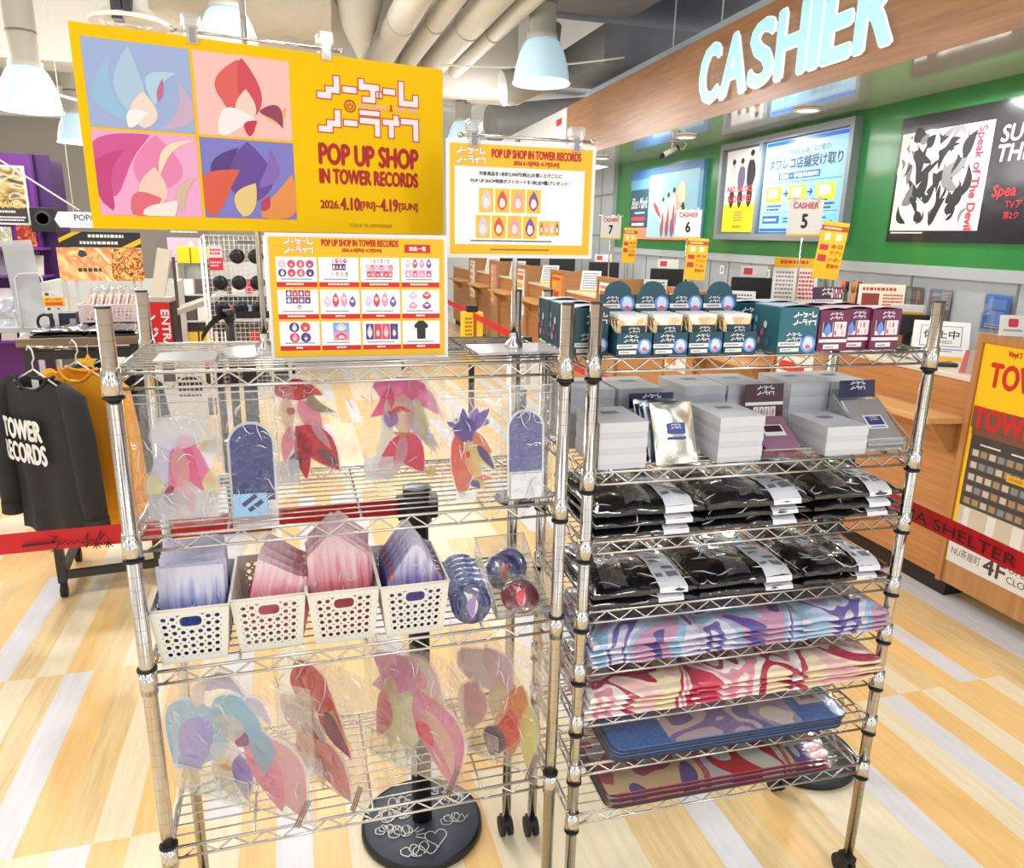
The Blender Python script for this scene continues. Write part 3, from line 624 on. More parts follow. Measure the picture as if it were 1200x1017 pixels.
def panel(y, w, label, fill):
    t = thing('counter_partition', label, 'partition', (3.128, y, 0), 0, 'wooden poster partitions between the cashier counters')
    mb = MB(); mb.box(0, .021, -w, 0, .1, 1.25); mb.build('front_panel', CWV, t)
    mb = MB(); mb.box(-.012, 0, -.028, 0, .1, 1.25); mb.box(-.012, 0, -w, -w+.028, .1, 1.25); mb.box(-.012, 0, -w+.028, -.028, 1.215, 1.25); mb.build('frame', wood('frame_wood', (170, 116, 64), (192, 138, 84), 'Z', 1.4, .4), t)
    mb = MB(); mb.box(.05, .60, -w, -w+.03, 1.057, 1.25); mb.box(.022, .052, -w, 0, 1.057, 1.25); mb.build('wing_board', wood('wing_wood', (178, 124, 76), (200, 150, 98), 'X', 1, .4), t)
    fill(t, w)
    return t
PX = T(-.003, 0, 0) @ RZ(-PI/2) @ FACE      # writing on the aisle side, x runs towards the viewer
def poster_near(t, w):
    mb = MB(); mb.rects([(.03, .21, w-.03, 1.213)], PX, 0); mb.build('poster', M((250, 198, 12), .3), t)
    mb = MB()
    mb.rects([(.035, .845, w-.03, .94)], PX, 3, .001)
    mb.rects([(.05, .36, w-.03, .815)], PX, 4, .001)
    mb.rects([(.045, .815, w-.03, .846)], PX, 3, .001)
    for q in range(5):                                         # shelves of the printed shop photo
        z_ = .50+q*.055
        mb.rects([(.06, z_, w-.04, z_+.035)], PX, 5, .0015); r_ = random.Random(q)
        x_ = .07
        while x_ < w-.06: mb.rects([(x_, z_+.004, x_+.03, z_+.032)], PX, r_.choice((6, 7, 8)), .002); x_ += .042
    mb.rects([(.05, .36, w-.03, .49)], PX, 6, .0015)
    for q in range(7): mb.rects([(.08+q*.12, .36, .11+q*.13, .485)], PX, 1, .0018)
    for q in range(5): mb.rects([(.1+q*.15, .775, .2+q*.15, .782)], PX, 1, .002)
    mb.rects([(.25, .66, .42, .69)], PX, 0, .0025); mb.text('TOWER RECORDS', .26, .667, .014, PX, 3, width=.15, z=.003)
    mb.rects([(.035, .21, w-.03, .34)], PX, 1, .001); mb.rects([(.035, .34, w-.03, .362)], PX, 0, .002)
    mb.text('Vinyl S', .15, 1.165, .03, PX, 2, z=.001, bold=.04, sx=.7); mb.text('TOWER', .085, 1.035, .1, PX, 2, width=.34, z=.001, bold=.045); mb.text('V', .27, .955, .06, PX, 2, z=.001, bold=.05)
    mb.text('TOWER', .045, .848, .09, PX, 2, width=.34, z=.0018, bold=.05)
    mb.text('NU茶屋町', .055, .25, .04, PX, 9, width=.15, z=.0015); mb.text('4F', .222, .235, .07, PX, 9, width=.105, z=.0015, bold=.03)
    mb.text('OPEN', .338, .285, .03, PX, 9, z=.0015); mb.text('CLOSE', .338, .238, .03, PX, 9, z=.0015)
    mb.build('poster_print', [YEL, WHITE, M((206, 30, 34), .4), M((120, 74, 52), .5), M((66, 60, 58), .5), M((90, 84, 80), .5), M((206, 196, 180), .5), M((170, 140, 110), .5), M((130, 140, 150), .5), M((70, 62, 60), .5)], t)
def poster_small(c1, c2, seed):
    def f(t, w):
        mb = MB(); mb.rects([(.05, .62, w-.12, 1.2)], PX, 0); mb.build('notice', M(c1, .4), t)
        mb = MB(); r_ = random.Random(seed)
        for q in range(5): mb.rects([(.07, .66+q*.1, .07+r_.uniform(.12, w-.24), .72+q*.1)], PX, r_.choice((0, 1, 0)), .001)
        small_print(mb, .07, 1.18, w-.22, .05, 1, PX, 0, seed, .001)
        mb.build('notice_print', [M(c2, .4), M((236, 180, 60), .4)], t)
    return f
panel(1.2, .95, 'tall wooden counter partition with the yellow shop poster at the red tape', poster_near)
panel(2.62, .5, 'wooden counter partition with a white and yellow notice behind the stacked grey boxes', poster_small((238, 236, 226), (220, 60, 40), 2))
panel(4.05, .5, 'wooden counter partition with an orange-lettered white notice behind the teal display boxes', poster_small((240, 240, 236), (232, 120, 40), 3))
panel(5.46, .5, 'wooden counter partition hidden mostly behind the closed teal boxes', poster_small((238, 238, 234), (226, 90, 50), 4))
panel(6.83, .5, 'wooden counter partition with an orange notice, just past the closed teal boxes', poster_small((236, 150, 62), (214, 60, 30), 5))
panel(8.21, .5, 'wooden counter partition with a long white notice beside the chrome sign pole', poster_small((240, 240, 238), (232, 120, 50), 6))
panel(9.57, .5, 'wooden counter partition with a pink and yellow notice beyond the chrome sign pole', poster_small((226, 150, 160), (250, 220, 40), 7))
panel(10.9, .5, 'farthest wooden counter partition with white and orange notices', poster_small((240, 240, 240), (238, 160, 60), 8))

# things on the counters ------------------------------------------------
CTZ = 1.055
def cashier_sign(num, loc, zb, lab, rz):
    t = thing('cashier_number_sign', lab, 'sign', loc, rz, 'numbered cashier signs on poles')
    mb = MB(); mb.lathe([(0, 0), (.06, 0), (.06, .008), (.008, .012), (.008, .02)], 20); mb.build('base', CHROME, t)
    mb = MB(); mb.cyl((0, .012, .01), (0, .012, zb+.2-loc[2]), .006, 8); mb.cyl((-.12, .012, zb+.222-loc[2]), (.12, .012, zb+.222-loc[2]), .004, 8); mb.build('pole', CHROME, t)
    z = zb-loc[2]
    mb = MB(); mb.box(-.1, .1, -.003, .003, z, z+.22); mb.build('plate', WHITE, t)
    X = T(0, -.0035, z) @ FACE; mb = MB(); mb.text('CASHIER', 0, .165, .035, X, 0, align='CENTER', sx=.75, bold=.04); mb.text(num, 0, .05, .08, X, 1, align='CENTER', sx=.7, bold=.05); mb.rects([(-.1, 0, .1, .012)], X, 2)
    mb.build('lettering', [M((200, 40, 50), .5), DK, YEL], t)
    for q in (-.07, .07): mb = MB(); mb.box(q-.008, q+.008, -.008, .012, z+.2, z+.24); mb.build('clip', M((200, 200, 200), .3), t)
cashier_sign('5', (3.36, 2.78, CTZ), 1.645, 'white number plate of CASHIER 5 on a pole above the purple boxes', -.5)
cashier_sign('6', (3.36, 4.22, CTZ), 1.615, 'white number plate of CASHIER 6 in front of the band poster', -.42)
cashier_sign('7', (3.36, 5.75, CTZ), 1.595, 'white number plate of CASHIER 7 beside the grey wall', -.36)
def coupon(loc, zb, h, w, lab, rz, tilt):
    t = thing('coupon_banner', lab, 'banner', loc, rz, 'narrow yellow coupon banners on the counters')
    mb = MB(); mb.lathe([(0, 0), (.05, 0), (.05, .008), (.006, .012)], 18); mb.cyl((0, .01, 0), (0, .01, zb+h-loc[2]+.01), .005, 8); mb.build('stand', CHROME, t)
    X = T(0, -.004, zb-loc[2]) @ RY(tilt) @ FACE
    mb = MB(); mb.prism([(-w/2, 0), (w/2, 0), (w/2, h), (-w/2, h)], -.002, 0, X); mb.build('sheet', M((252, 200, 40), .4), t)
    mb = MB(); mb.rects([(-w/2, h*.84, w/2, h*.93)], X, 0, .0005); small_print(mb, -w*.4, h*.92, w*.8, h*.07, 1, X, 3, 4, .001); mb.rects([(-w*.32, h*.68, -w*.1, h*.8), (w*.1, h*.68, w*.32, h*.8)], X, 1, .0006)
    mb.rects([(-w*.42, h*.5, -w*.1, h*.6), (-w*.42, h*.3, -w*.1, h*.42)], X, 2, .0006)
    for q, s_ in enumerate(('本日', 'アプリ', 'クーポン', '配信中!')): mb.text(s_, -.01*w, h*(.54-q*.115), h*.075, X, 0, width=w*.44, z=.0008, bold=.04)
    mb.build('print', [M((206, 70, 20), .5), M((240, 236, 220), .5), M((210, 60, 80), .5), WHITE], t)
coupon((3.37, 2.55, CTZ), 1.40, .33, .15, 'narrow yellow coupon banner beside the CASHIER 5 plate', -.5, .1)
coupon((3.37, 4.08, CTZ), 1.30, .32, .16, 'narrow yellow coupon banner below the CASHIER 6 plate', -.45, .04)
coupon((3.37, 5.33, CTZ), 1.38, .32, .13, 'narrow yellow coupon banner beside the CASHIER 7 plate', -.4, .04)
# tilted notice on the counter by the purple header
t = thing('tilted_notice', 'white notice with a yellow top leaning on the counter behind the teal boxes', 'notice', (3.4, 2.85, CTZ), -.6)
X = T(0, 0, 0) @ RX(-.45) @ FACE
mb = MB(); mb.prism([(-.14, .12), (.14, .12), (.14, .5), (-.14, .5)], -.002, 0, X); mb.build('sheet', WHITE, t)
mb = MB(); mb.rects([(-.14, .43, .14, .5)], X, 0, .0005); small_print(mb, -.1, .49, .2, .04, 1, X, 1, 9, .001); small_print(mb, -.12, .41, .11, .26, 9, X, 2, 3); small_print(mb, .01, .41, .11, .26, 9, X, 1, 4); mb.build('print', [YEL, M((206, 50, 40), .5), M((150, 140, 140), .5)], t)
mb = MB(); mb.box(-.1, .1, .0, .16, 0, .01); mb.prism([(0, 0), (.26, 0), (.26, .1)], -.02, .02, T(0, .0, 0) @ RZ(PI/2) @ RX(PI/2)); mb.build('stand', M((210, 220, 225), .3), t)
# customer display
t = thing('customer_display', 'black customer display on a short stand behind the purple boxes', 'monitor', (3.42, 1.9, CTZ), -.55)
mb = MB(); mb.box(-.05, .05, -.05, .05, 0, .012); mb.box(-.018, .018, -.018, .018, .01, .1); mb.build('stand', BLACK, t)
mb = MB(); mb.box(-.12, .12, -.03, .03, .09, .2); mb.build('screen_housing', BLACK, t, bevel=.01)
mb = MB(); mb.rects([(-.1, .105, .1, .185)], T(0, -.031, 0) @ FACE, 0); mb.build('screen', M((46, 50, 54), .15), t)
mb = MB(); mb.box(-.1, .06, -.01, .0, .205, .25); mb.rects([(-.1, .2, .06, .212)], T(0, -.0105, 0) @ FACE, 1); mb.build('top_card', [WHITE, YEL], t)
# CLOSED plate
t = thing('closed_sign', 'white tilted plate lettered CLOSED on the wooden counter', 'sign', (3.32, 1.58, CTZ), -.75)
X = T(0, 0, .005) @ RX(-.72) @ FACE
mb = MB(); mb.prism(rrect(-.125, .125, 0, .24, .006), -.004, 0, X); mb.build('plate', WHITE, t)
mb = MB(); mb.ribbon([(-.09, .09), (.09, .09), (.09, .21), (-.09, .21), (-.09, .09)], .003, X @ T(0, 0, .0005), 0); mb.text('休止中', 0, .135, .05, X, 0, align='CENTER', z=.0006, bold=.02); mb.text('CLOSED', 0, .105, .02, X, 0, align='CENTER', z=.0006); small_print(mb, -.1, .078, .2, .024, 2, X, 1, 6); mb.rects([(-.06, .005, .1, .03)], X, 2, .0005); mb.build('lettering', [M((60, 62, 70), .5), M((90, 100, 150), .5), M((246, 180, 30), .5)], t)
mb = MB(); mb.box(-.11, .11, .0, .12, 0, .006); mb.box(-.1, .1, .13, .14, .0, .12); mb.build('easel', M((215, 222, 226), .3), t)
# card reader, pink stand, red-marked sign
t = thing('card_reader', 'small dark card reader lying on the counter beside the CLOSED plate', 'card reader', (3.25, 1.49, CTZ), -.4)
mb = MB(); mb.box(-.06, .06, -.04, .04, 0, .018); mb.build('body', M((70, 58, 52), .4), t, bevel=.006); mb = MB(); mb.box(-.035, .02, -.02, .02, .0182, .02); mb.build('screen', M((150, 130, 120), .3), t)
t = thing('leaflet_holder', 'pink and white leaflet stand at the end of the counter by the tall partition', 'leaflet stand', (3.21, 1.29, CTZ), -.5); t.scale = (.72, .72, .72)
X = RX(-.35) @ FACE; mb = MB(); mb.prism([(-.07, 0), (.05, 0), (.075, .15), (-.03, .15)], -.004, 0, X); mb.box(-.06, .05, 0, .06, 0, .004); mb.build('panel', M((238, 224, 222), .4), t); mb = MB(); mb.poly([(-.07, .0), (-.03, .0), (-.005, .15), (-.03, .15)], X, 0, .0006); mb.build('stripe', M((238, 140, 140), .5), t)
t = thing('payment_sign', 'small white sign with a red square mark on top of the tall partition', 'sign', (3.155, 1.075, 1.251), -.6)
X = RX(-.3) @ FACE; mb = MB(); mb.prism(rrect(-.05, .05, 0, .09, .006), -.003, 0, X); mb.box(-.045, .045, 0, .05, 0, .003); mb.build('plate', WHITE, t); mb = MB(); mb.prism(rrect(-.018, .018, .04, .075, .007), 0, .001, X); mb.rects([(-.035, .022, .035, .03)], X, 1, .0006); mb.build('mark', [M((206, 40, 70), .5), M((160, 160, 165), .5)], t)
# pens, gift card sign
t = thing('pen_cup', 'grey mesh cup standing behind the purple boxes', 'cup', (3.42, 2.36, CTZ)); mb = MB(); mb.lathe([(0, .002), (.06, .002), (.06, .2), (.055, .2), (.055, .01), (0, .01)], 20); mb.build('cup', M((110, 112, 116), .4), t)
for q in range(9):
    a = q*.7; c_ = ((236, 96, 20), (24, 24, 26), (240, 130, 30), (30, 30, 34))[q % 4]
    pn = thing('marker_pen', '%s marker pen standing in the mesh cup on the counter' % ('orange' if q % 2 == 0 else 'black'), 'pen', (3.42+.03*math.cos(a), 2.36+.03*math.sin(a), CTZ+.012), a, 'marker pens in the mesh cup')
    mb = MB(); mb.cyl((0, 0, 0), (.02, 0, .27), .009, 8); mb.build('barrel', M(c_, .4), pn); mb = MB(); mb.cyl((.02, 0, .27), (.0245, 0, .33), .011, 8); mb.build('cap', M(c_, .4), pn)
t = thing('gift_card_sign', 'small cream and red card sign on the counter beside the pen cup', 'sign', (3.42, 2.12, CTZ), -.5)
X = T(0, 0, .2) @ RX(-.1) @ FACE; mb = MB(); mb.prism([(-.12, 0), (.12, 0), (.12, .14), (-.12, .14)], -.003, 0, X); mb.cyl((0, .01, -.0), (0, .01, .2), .008, 8); mb.lathe([(0, 0), (.05, 0), (.05, .008), (0, .01)], 16); mb.build('plate', M((246, 238, 214), .4), t)
mb = MB(); small_print(mb, -.1, .128, .2, .03, 1, X, 0, 9); mb.rects([(-.1, .015, -.01, .09)], X, 1, .0005); small_print(mb, .01, .09, .1, .07, 4, X, 0, 8); mb.build('print', [M((206, 60, 40), .5), M((150, 60, 50), .5)], t)
# registers and notices on the farther counters
for i, (y, lab) in enumerate(((3.45, 'black register monitor on the counter behind the row of teal headers'), (4.75, 'black register monitor on the counter near the CASHIER 6 plate'), (6.2, 'black register monitor on the counter near the CASHIER 7 plate'), (7.5, 'black register monitor on the counter beyond the orange notice partition'), (8.85, 'black register monitor just right of the chrome sign pole'), (10.2, 'farthest black register monitor on the counters'))):
    t = thing('register_monitor', lab, 'monitor', (3.5, y, CTZ), -.5, 'register monitors on the counters')
    mb = MB(); mb.box(-.09, .09, -.07, .07, 0, .012); mb.box(-.02, .02, -.02, .02, .01, .12); mb.build('stand', BLACK, t); mb = MB(); mb.box(-.16, .16, -.02, .02, .1, .3); mb.build('screen_housing', BLACK, t, bevel=.008)
    mb = MB(); mb.box(-.1, .08, -.004, .004, .3, .38); mb.rects([(-.08, .32, -.02, .365)], T(0, -.0045, 0) @ FACE, 1); mb.build('top_card', [WHITE, M((206, 70, 80), .5)], t)
    t = thing('counter_notice', 'white slanted notice on the counter, %s' % ('behind the teal headers', 'under the CASHIER 6 plate', 'left of the closed teal boxes', 'beside the orange notice partition', 'just beyond the chrome sign pole', 'at the far end of the row')[i], 'notice', (3.24, y-.25, CTZ), -.55, 'slanted notices on the counters')
    X = RX(-.6) @ FACE; mb = MB(); mb.prism([(-.1, 0), (.1, 0), (.1, .26), (-.1, .26)], -.003, 0, X); mb.box(-.09, .09, 0, .1, 0, .004); mb.build('sheet', WHITE, t); mb = MB(); small_print(mb, -.08, .24, .16, .2, 7, X, 0, i); mb.rects([(-.1, 0, .1, .03)], X, 1, .0005); mb.build('print', [M((120, 120, 126), .5), YEL], t)
    t = thing('card_tray', 'dark payment terminal lying on the counter, %s' % ('behind the teal headers', 'under the CASHIER 6 plate', 'left of the closed teal boxes', 'beside the orange notice partition', 'just beyond the chrome sign pole', 'at the far end of the row')[i], 'terminal', (3.3, y-.62, CTZ), .2, 'payment terminals on the counters')
    mb = MB(); mb.box(-.1, .1, -.06, .06, 0, .03); mb.build('body', M((40, 40, 42), .4), t, bevel=.01); mb = MB(); mb.box(-.05, .05, -.03, .03, .0302, .034); mb.build('keypad', M((96, 98, 100), .4), t)
# leaflets in clear pockets on the grey cabinets
r_ = random.Random(9)
lf = [(.05, (60, 120, 200)), (-.22, (90, 84, 80)), (-.45, (150, 140, 130)), (.42, (110, 120, 130)), (.62, (90, 96, 92)), (.86, (214, 220, 224)), (1.02, (150, 180, 150)), (1.5, (170, 190, 160)), (1.75, (190, 150, 160))]
wh = ['with the blue border below the black poster', 'with a dark print right of the blue-bordered one', 'nearest the tall partition', 'of greys left of the cabinet joint', 'of dark camouflage print', 'of plain white behind the chrome post', 'of pale green left of the white one', 'beside the marker pens', 'left of the marker pens']
for (s_, c_), w_ in zip(lf, wh):
    p = GW @ Vector((s_, .012, 1.19)); t = thing('leaflet_pocket', 'clear leaflet pocket %s, on the cabinets' % w_, 'leaflet', tuple(p), -PI/2-GA, 'leaflet pockets on the grey cabinets')
    mb = MB(); mb.box(0, .15, -.003, 0, .02, .19); mb.build('leaflet', M(c_, .4), t); X = T(0, -.0035, 0) @ FACE; mb = MB(); mb.rects([(.02, .12, .13, .17), (.03, .05, .12, .11)], X, 0, .0004); small_print(mb, .02, .05, .1, .025, 2, X, 1, int(s_*10)); mb.build('print', [M(tuple(min(255, v+50) for v in c_), .4), M((230, 230, 230), .4)], t)
    mb = MB(); mb.box(-.005, .155, -.008, -.006, .0, .18); mb.build('pocket', ACR, t)
for k_, s_ in enumerate((2.1, 2.45, 2.8, 3.5, 3.85)):
    p = GW @ Vector((s_, .006, 1.33)); t = thing('cabinet_label', 'small white label on the grey cabinet door, %s from the marker pens' % ('first', 'second', 'third', 'fourth', 'fifth')[k_], 'label', tuple(p), -PI/2-GA, 'white labels on the grey cabinet doors')
    mb = MB(); mb.box(0, .07, -.002, 0, 0, .08); mb.build('card', WHITE, t); mb = MB(); mb.rects([(.02, .02, .05, .06)], T(0, -.0025, 0) @ FACE, 0); mb.rects([(0, .072, .07, .08)], T(0, -.0025, 0) @ FACE, 1); mb.build('print', [M((150, 150, 150), .5), YEL], t)
# ================================================================ WIRE RACKS
def post_mat():
    m, nt, b = nodes_of('grooved_chrome'); b.inputs['Metallic'].default_value = 1; b.inputs['Roughness'].default_value = .14
    tc = nt.nodes.new('ShaderNodeTexCoord'); sp = nt.nodes.new('ShaderNodeSeparateXYZ'); nt.links.new(tc.outputs['Object'], sp.inputs[0])
    md = nt.nodes.new('ShaderNodeMath'); md.operation = 'MODULO'; md.inputs[1].default_value = .0254; nt.links.new(sp.outputs[2], md.inputs[0])
    lt = nt.nodes.new('ShaderNodeMath'); lt.operation = 'LESS_THAN'; lt.inputs[1].default_value = .0013; nt.links.new(md.outputs[0], lt.inputs[0])
    mx = nt.nodes.new('ShaderNodeMix'); mx.data_type = 'RGBA'; mx.inputs[6].default_value = (*lin((208, 202, 194)), 1); mx.inputs[7].default_value = (*lin((178, 172, 166)), 1)
    nt.links.new(lt.outputs[0], mx.inputs[0]); nt.links.new(mx.outputs[2], b.inputs['Base Color'])
    ad = nt.nodes.new('ShaderNodeMath'); ad.operation = 'MULTIPLY_ADD'; ad.inputs[1].default_value = .12; ad.inputs[2].default_value = .13
    nt.links.new(lt.outputs[0], ad.inputs[0]); nt.links.new(ad.outputs[0], b.inputs['Roughness'])
    return m
POST = post_mat()
def rack(name, label, loc, rz, w, d, zs, top, flip):
    t = thing(name, label, 'shelving rack', loc, rz)
    for px, py in ((0, 0), (w, 0), (0, d), (w, d)):
        mb = MB(); mb.cyl((px, py, .075), (px, py, top), .0125, 20); p = mb.build('post', POST, t)
        mb = MB(); mb.cyl((px, py, top-.001), (px, py, top+.004), .0118, 16); mb.build('end_cap', M((52, 50, 54), .4), p)
        c = MB(); c.cyl((px, py, .05), (px, py, .085), .006, 10); c.box(px-.014, px+.014, py-.016, py+.02, .05, .064)
        for q in (-.016, .006): c.cyl((px+q, py+.012, .027), (px+q+.012, py+.012, .027), .027, 18)
        c.build('caster', RUB, t)
    for i, z in enumerate(zs):
        mb = MB(); zt = z+.0145; zb = z-.011; trs = []
        for (ax, ay, bx, by) in ((0, 0, w, 0), (0, d, w, d), (0, 0, 0, d), (w, 0, w, d)):
            tr = MB(); mb, dk_ = tr, mb
            L = math.hypot(bx-ax, by-ay); ux, uy = (bx-ax)/L, (by-ay)/L; e = .013
            mb.cyl((ax+ux*e, ay+uy*e, zt), (bx-ux*e, by-uy*e, zt), .0031, 8); mb.cyl((ax+ux*e, ay+uy*e, zb), (bx-ux*e, by-uy*e, zb), .0028, 8)
            n = max(2, int(round((L-.05)/.031))); n += n % 2
            mb.tube([(ax+ux*(.025+(L-.05)*q/n), ay+uy*(.025+(L-.05)*q/n), zb+.001 if q % 2 == 0 else zt-.001) for q in range(n+1)], .0022, 6)
            trs.append(tr); mb = dk_
        nw = int(d/.0265)
        for q in range(1, nw): mb.cyl((.004, d*q/nw, z+.0175), (w-.004, d*q/nw, z+.0175), .0018, 6)
        for q in (.2, .5, .8): mb.cyl((w*q, 0, z+.0135), (w*q, d, z+.0135), .0028, 6)
        sh = mb.build('wire_shelf', WIRE, t)
        for tr in trs: tr.build('edge_truss', WIRE, sh)
        for px, py in ((0, 0), (w, 0), (0, d), (w, d)):
            mb = MB(); prof = [(.0125, -.025), (.0165, -.025), (.0152, .025), (.0125, .025)]
            rz_ = (-.026, -.022)
            if i in flip: prof = [(.0125, -.025), (.0152, -.025), (.0165, .025), (.0125, .025)]; rz_ = (.022, .026)
            mb.lathe([(r, zz) for r, zz in prof], 20, T(px, py, z), 0); mb.lathe([(.0124, rz_[0]), (.0172, rz_[0]), (.0172, rz_[1]), (.0124, rz_[1])], 20, T(px, py, z), 1)
            mb.build('collar', [CHROME, RUB], t)
    return t
rack('wire_rack', 'chrome four-shelf wire rack under the big yellow banner', (0, 0, 0), 0, .777, .331, ZA, 1.4989, (2, 3))
rack('wire_rack', 'chrome eight-shelf wire rack holding boxes, black bags and printed mats', (RB[0], RB[1], 0), RB[2], .776, .3116, ZB, 1.5004, ())

# ================================================================ SIGNS ON THE TOP SHELF
z0 = ZA[0]+SURF
def clip_stand(name, lab, base, rod_z, rod, clips, top, yaw, bw):
    """chrome pole on a clear foot, cross rod with two clear clips"""
    t = thing(name, lab, 'sign stand', base, yaw)
    h = rod_z-base[2]
    mb = MB(); mb.prism(rrect(-bw, bw, -.055, .06, .01), 0, .004); mb.build('foot_plate', ACRE, t)
    mb = MB(); mb.lathe([(.018, .004), (.018, .012), (.009, .02), (.009, .035)], 16); mb.cyl((0, 0, .004), (0, 0, top-base[2]), .0052, 12); mb.build('pole', CHROME, t)
    mb = MB(); mb.cyl((rod[0], -.009, h), (rod[1], -.009, h), .0028, 10)
    for q in rod: mb.lathe([(0, -.005), (.005, -.003), (.005, .003), (0, .005)], 10, T(q, -.009, h) @ RY(PI/2))
    mb.build('cross_rod', CHROME, t)
    for q in clips:
        mb = MB(); mb.box(q-.011, q+.011, -.022, .0, h-.021, h+.022); mb.box(q-.014, q+.014, -.025, .003, h+.006, h+.026); c = mb.build('clip', clear('clip_plastic', base=.15, edge=.6, rough=.1, milky=.12), t, bevel=.003)
        mb = MB(); mb.box(q-.005, q+.005, -.0195, -.0175, h-.018, h+.004); mb.build('clip_spring', M((120, 122, 126), .3, metal=.8), c)
    return t
# pole 1 in rack frame: base (.232,.162), rises to 2.1
a1 = .216
P1 = (.232, .166)
clip_stand('sign_stand', 'tall chrome sign stand with clips that carries the big yellow banner', (P1[0], P1[1], z0), 1.935, (-.115, .165), (-.085, .135), 2.15, a1, .075)
# big banner: local x along board; lower left corner
ca, sa = math.cos(a1), math.sin(a1)
def onboard(s, off): return (P1[0]+s*ca+off*sa, P1[1]+s*sa-off*ca)
bl = onboard(-.262, .0135)
BW, BH = .622, .306
t = thing('banner', 'big yellow POP UP SHOP banner with four pastel art panels', 'banner', (bl[0], bl[1], 1.6195), a1)
mb = MB(); mb.box(0, BW, -.005, 0, 0, BH, mi=0); mb.build('foam_board', [M((236, 188, 5), .7, spec=.15)], t, bevel=.0008)
X = T(0, -.0053, 0) @ FACE
arts = [(.014, .157, .155, .13, (150, 166, 206), [((176, 206, 228), (.5, .1, .42, .95, .14, .1)), ((152, 196, 224), (.45, .05, .25, .85, .1, .3)), ((206, 176, 200), (.7, .02, .86, .62, .09, -.3)), ((244, 222, 206), (.5, .02, .52, .45, .13, 0)), ((180, 214, 232), (.62, .3, .86, .7, .08, .3)), ((250, 244, 240), (.35, .02, .56, .2, .07, .2)), ((196, 110, 150), (.66, .35, .72, .62, .03, 0))]),
        (.174, .157, .156, .13, (236, 182, 174), [((214, 70, 84), (.5, .2, .5, .97, .22, .05)), ((226, 96, 90), (.4, .3, .46, .95, .12, .2)), ((240, 178, 110), (.7, .3, .95, .42, .06, -.3)), ((150, 60, 90), (.65, .35, .9, .15, .08, .3)), ((248, 214, 196), (.5, .18, .52, .6, .11, 0)), ((250, 240, 238), (.2, .02, .6, .24, .12, .2)), ((206, 46, 70), (.52, .02, .62, .22, .06, .2))]),
        (.014, .022, .155, .131, (226, 160, 196), [((214, 84, 150), (.1, .2, .55, .98, .2, .25)), ((236, 136, 180), (.5, .3, .6, .98, .24, -.1)), ((202, 64, 128), (.12, .05, .3, .8, .12, .3)), ((240, 226, 190), (.6, .5, .98, .95, .04, .2)), ((244, 210, 190), (.5, .1, .56, .6, .14, 0)), ((232, 106, 124), (.3, .02, .6, .22, .13, .1)), ((250, 236, 226), (.4, .02, .76, .2, .12, -.2)), ((220, 190, 160), (.8, .05, .97, .5, .05, .2))]),
        (.174, .022, .156, .131, (118, 114, 190), [((104, 72, 156), (.5, .2, .5, .98, .26, 0)), ((84, 54, 132), (.2, .3, .4, .9, .1, .2)), ((140, 104, 186), (.6, .4, .74, .92, .08, -.2)), ((226, 92, 66), (.05, .02, .4, .62, .16, .2)), ((240, 150, 70), (.6, .02, .97, .6, .15, -.2)), ((238, 208, 130), (.4, .02, .56, .46, .12, .1)), ((196, 60, 90), (.62, .1, .7, .3, .05, 0))])]
for i, (ax, az, aw, ah, bgc, pets) in enumerate(arts):
    mb = MB(); mb.rects([(ax, az, ax+aw, az+ah)], X, 0, .0002); ms = [M(bgc, .45)]
    for q, (c_, (x0, y0, x1, y1, w_, b_)) in enumerate(pets):
        ms.append(M(tuple(int(v*.93) for v in c_), .6)); petal(mb, ax+x0*aw, az+y0*ah, ax+x1*aw, az+y1*ah, w_*aw, X, q+1, .0003+q*.00012, b_)
    for v in mb.v: v.x = min(max(v.x, ax), ax+aw); v.z = min(max(v.z, az), az+ah)
    o = mb.build('art_panel', ms, t); o['label'] = ('pale blue panel of soft petals', 'pale pink panel of red petals', 'pink panel of magenta petals', 'violet panel of purple and orange petals')[i]
mb = MB(); logo(mb, .378, .272, .194, X, 1, 0, True); mb.build('logo_print', [M((196, 44, 60), .6), M((246, 222, 224), .6)], t)
mb = MB(); R_ = 0
mb.text('POP UP SHOP', .377, .122, .035, X, 0, width=.191, z=.0004, bold=.055)
mb.text('IN TOWER RECORDS', .376, .0885, .025, X, 0, width=.191, z=.0004, bold=.055)
mb.text('2026.', .375, .044, .014, X, 0, width=.036, z=.0004, bold=.05); mb.text('4.10', .413, .042, .022, X, 0, width=.036, z=.0004, bold=.055); mb.text('[FRI]~', .451, .042, .016, X, 0, width=.038, z=.0004, bold=.04); mb.text('4.19', .491, .042, .022, X, 0, width=.034, z=.0004, bold=.055); mb.text('[SUN]', .528, .042, .016, X, 0, width=.038, z=.0004, bold=.04)
mb.build('lettering', M((168, 8, 14), .6), t)
mb = MB(); mb.text('©2014 YK,KM/NGNLP', .428, .010, .008, X, 0, width=.085, z=.0004); mb.build('copyright_line', M((140, 96, 10), .5), t)

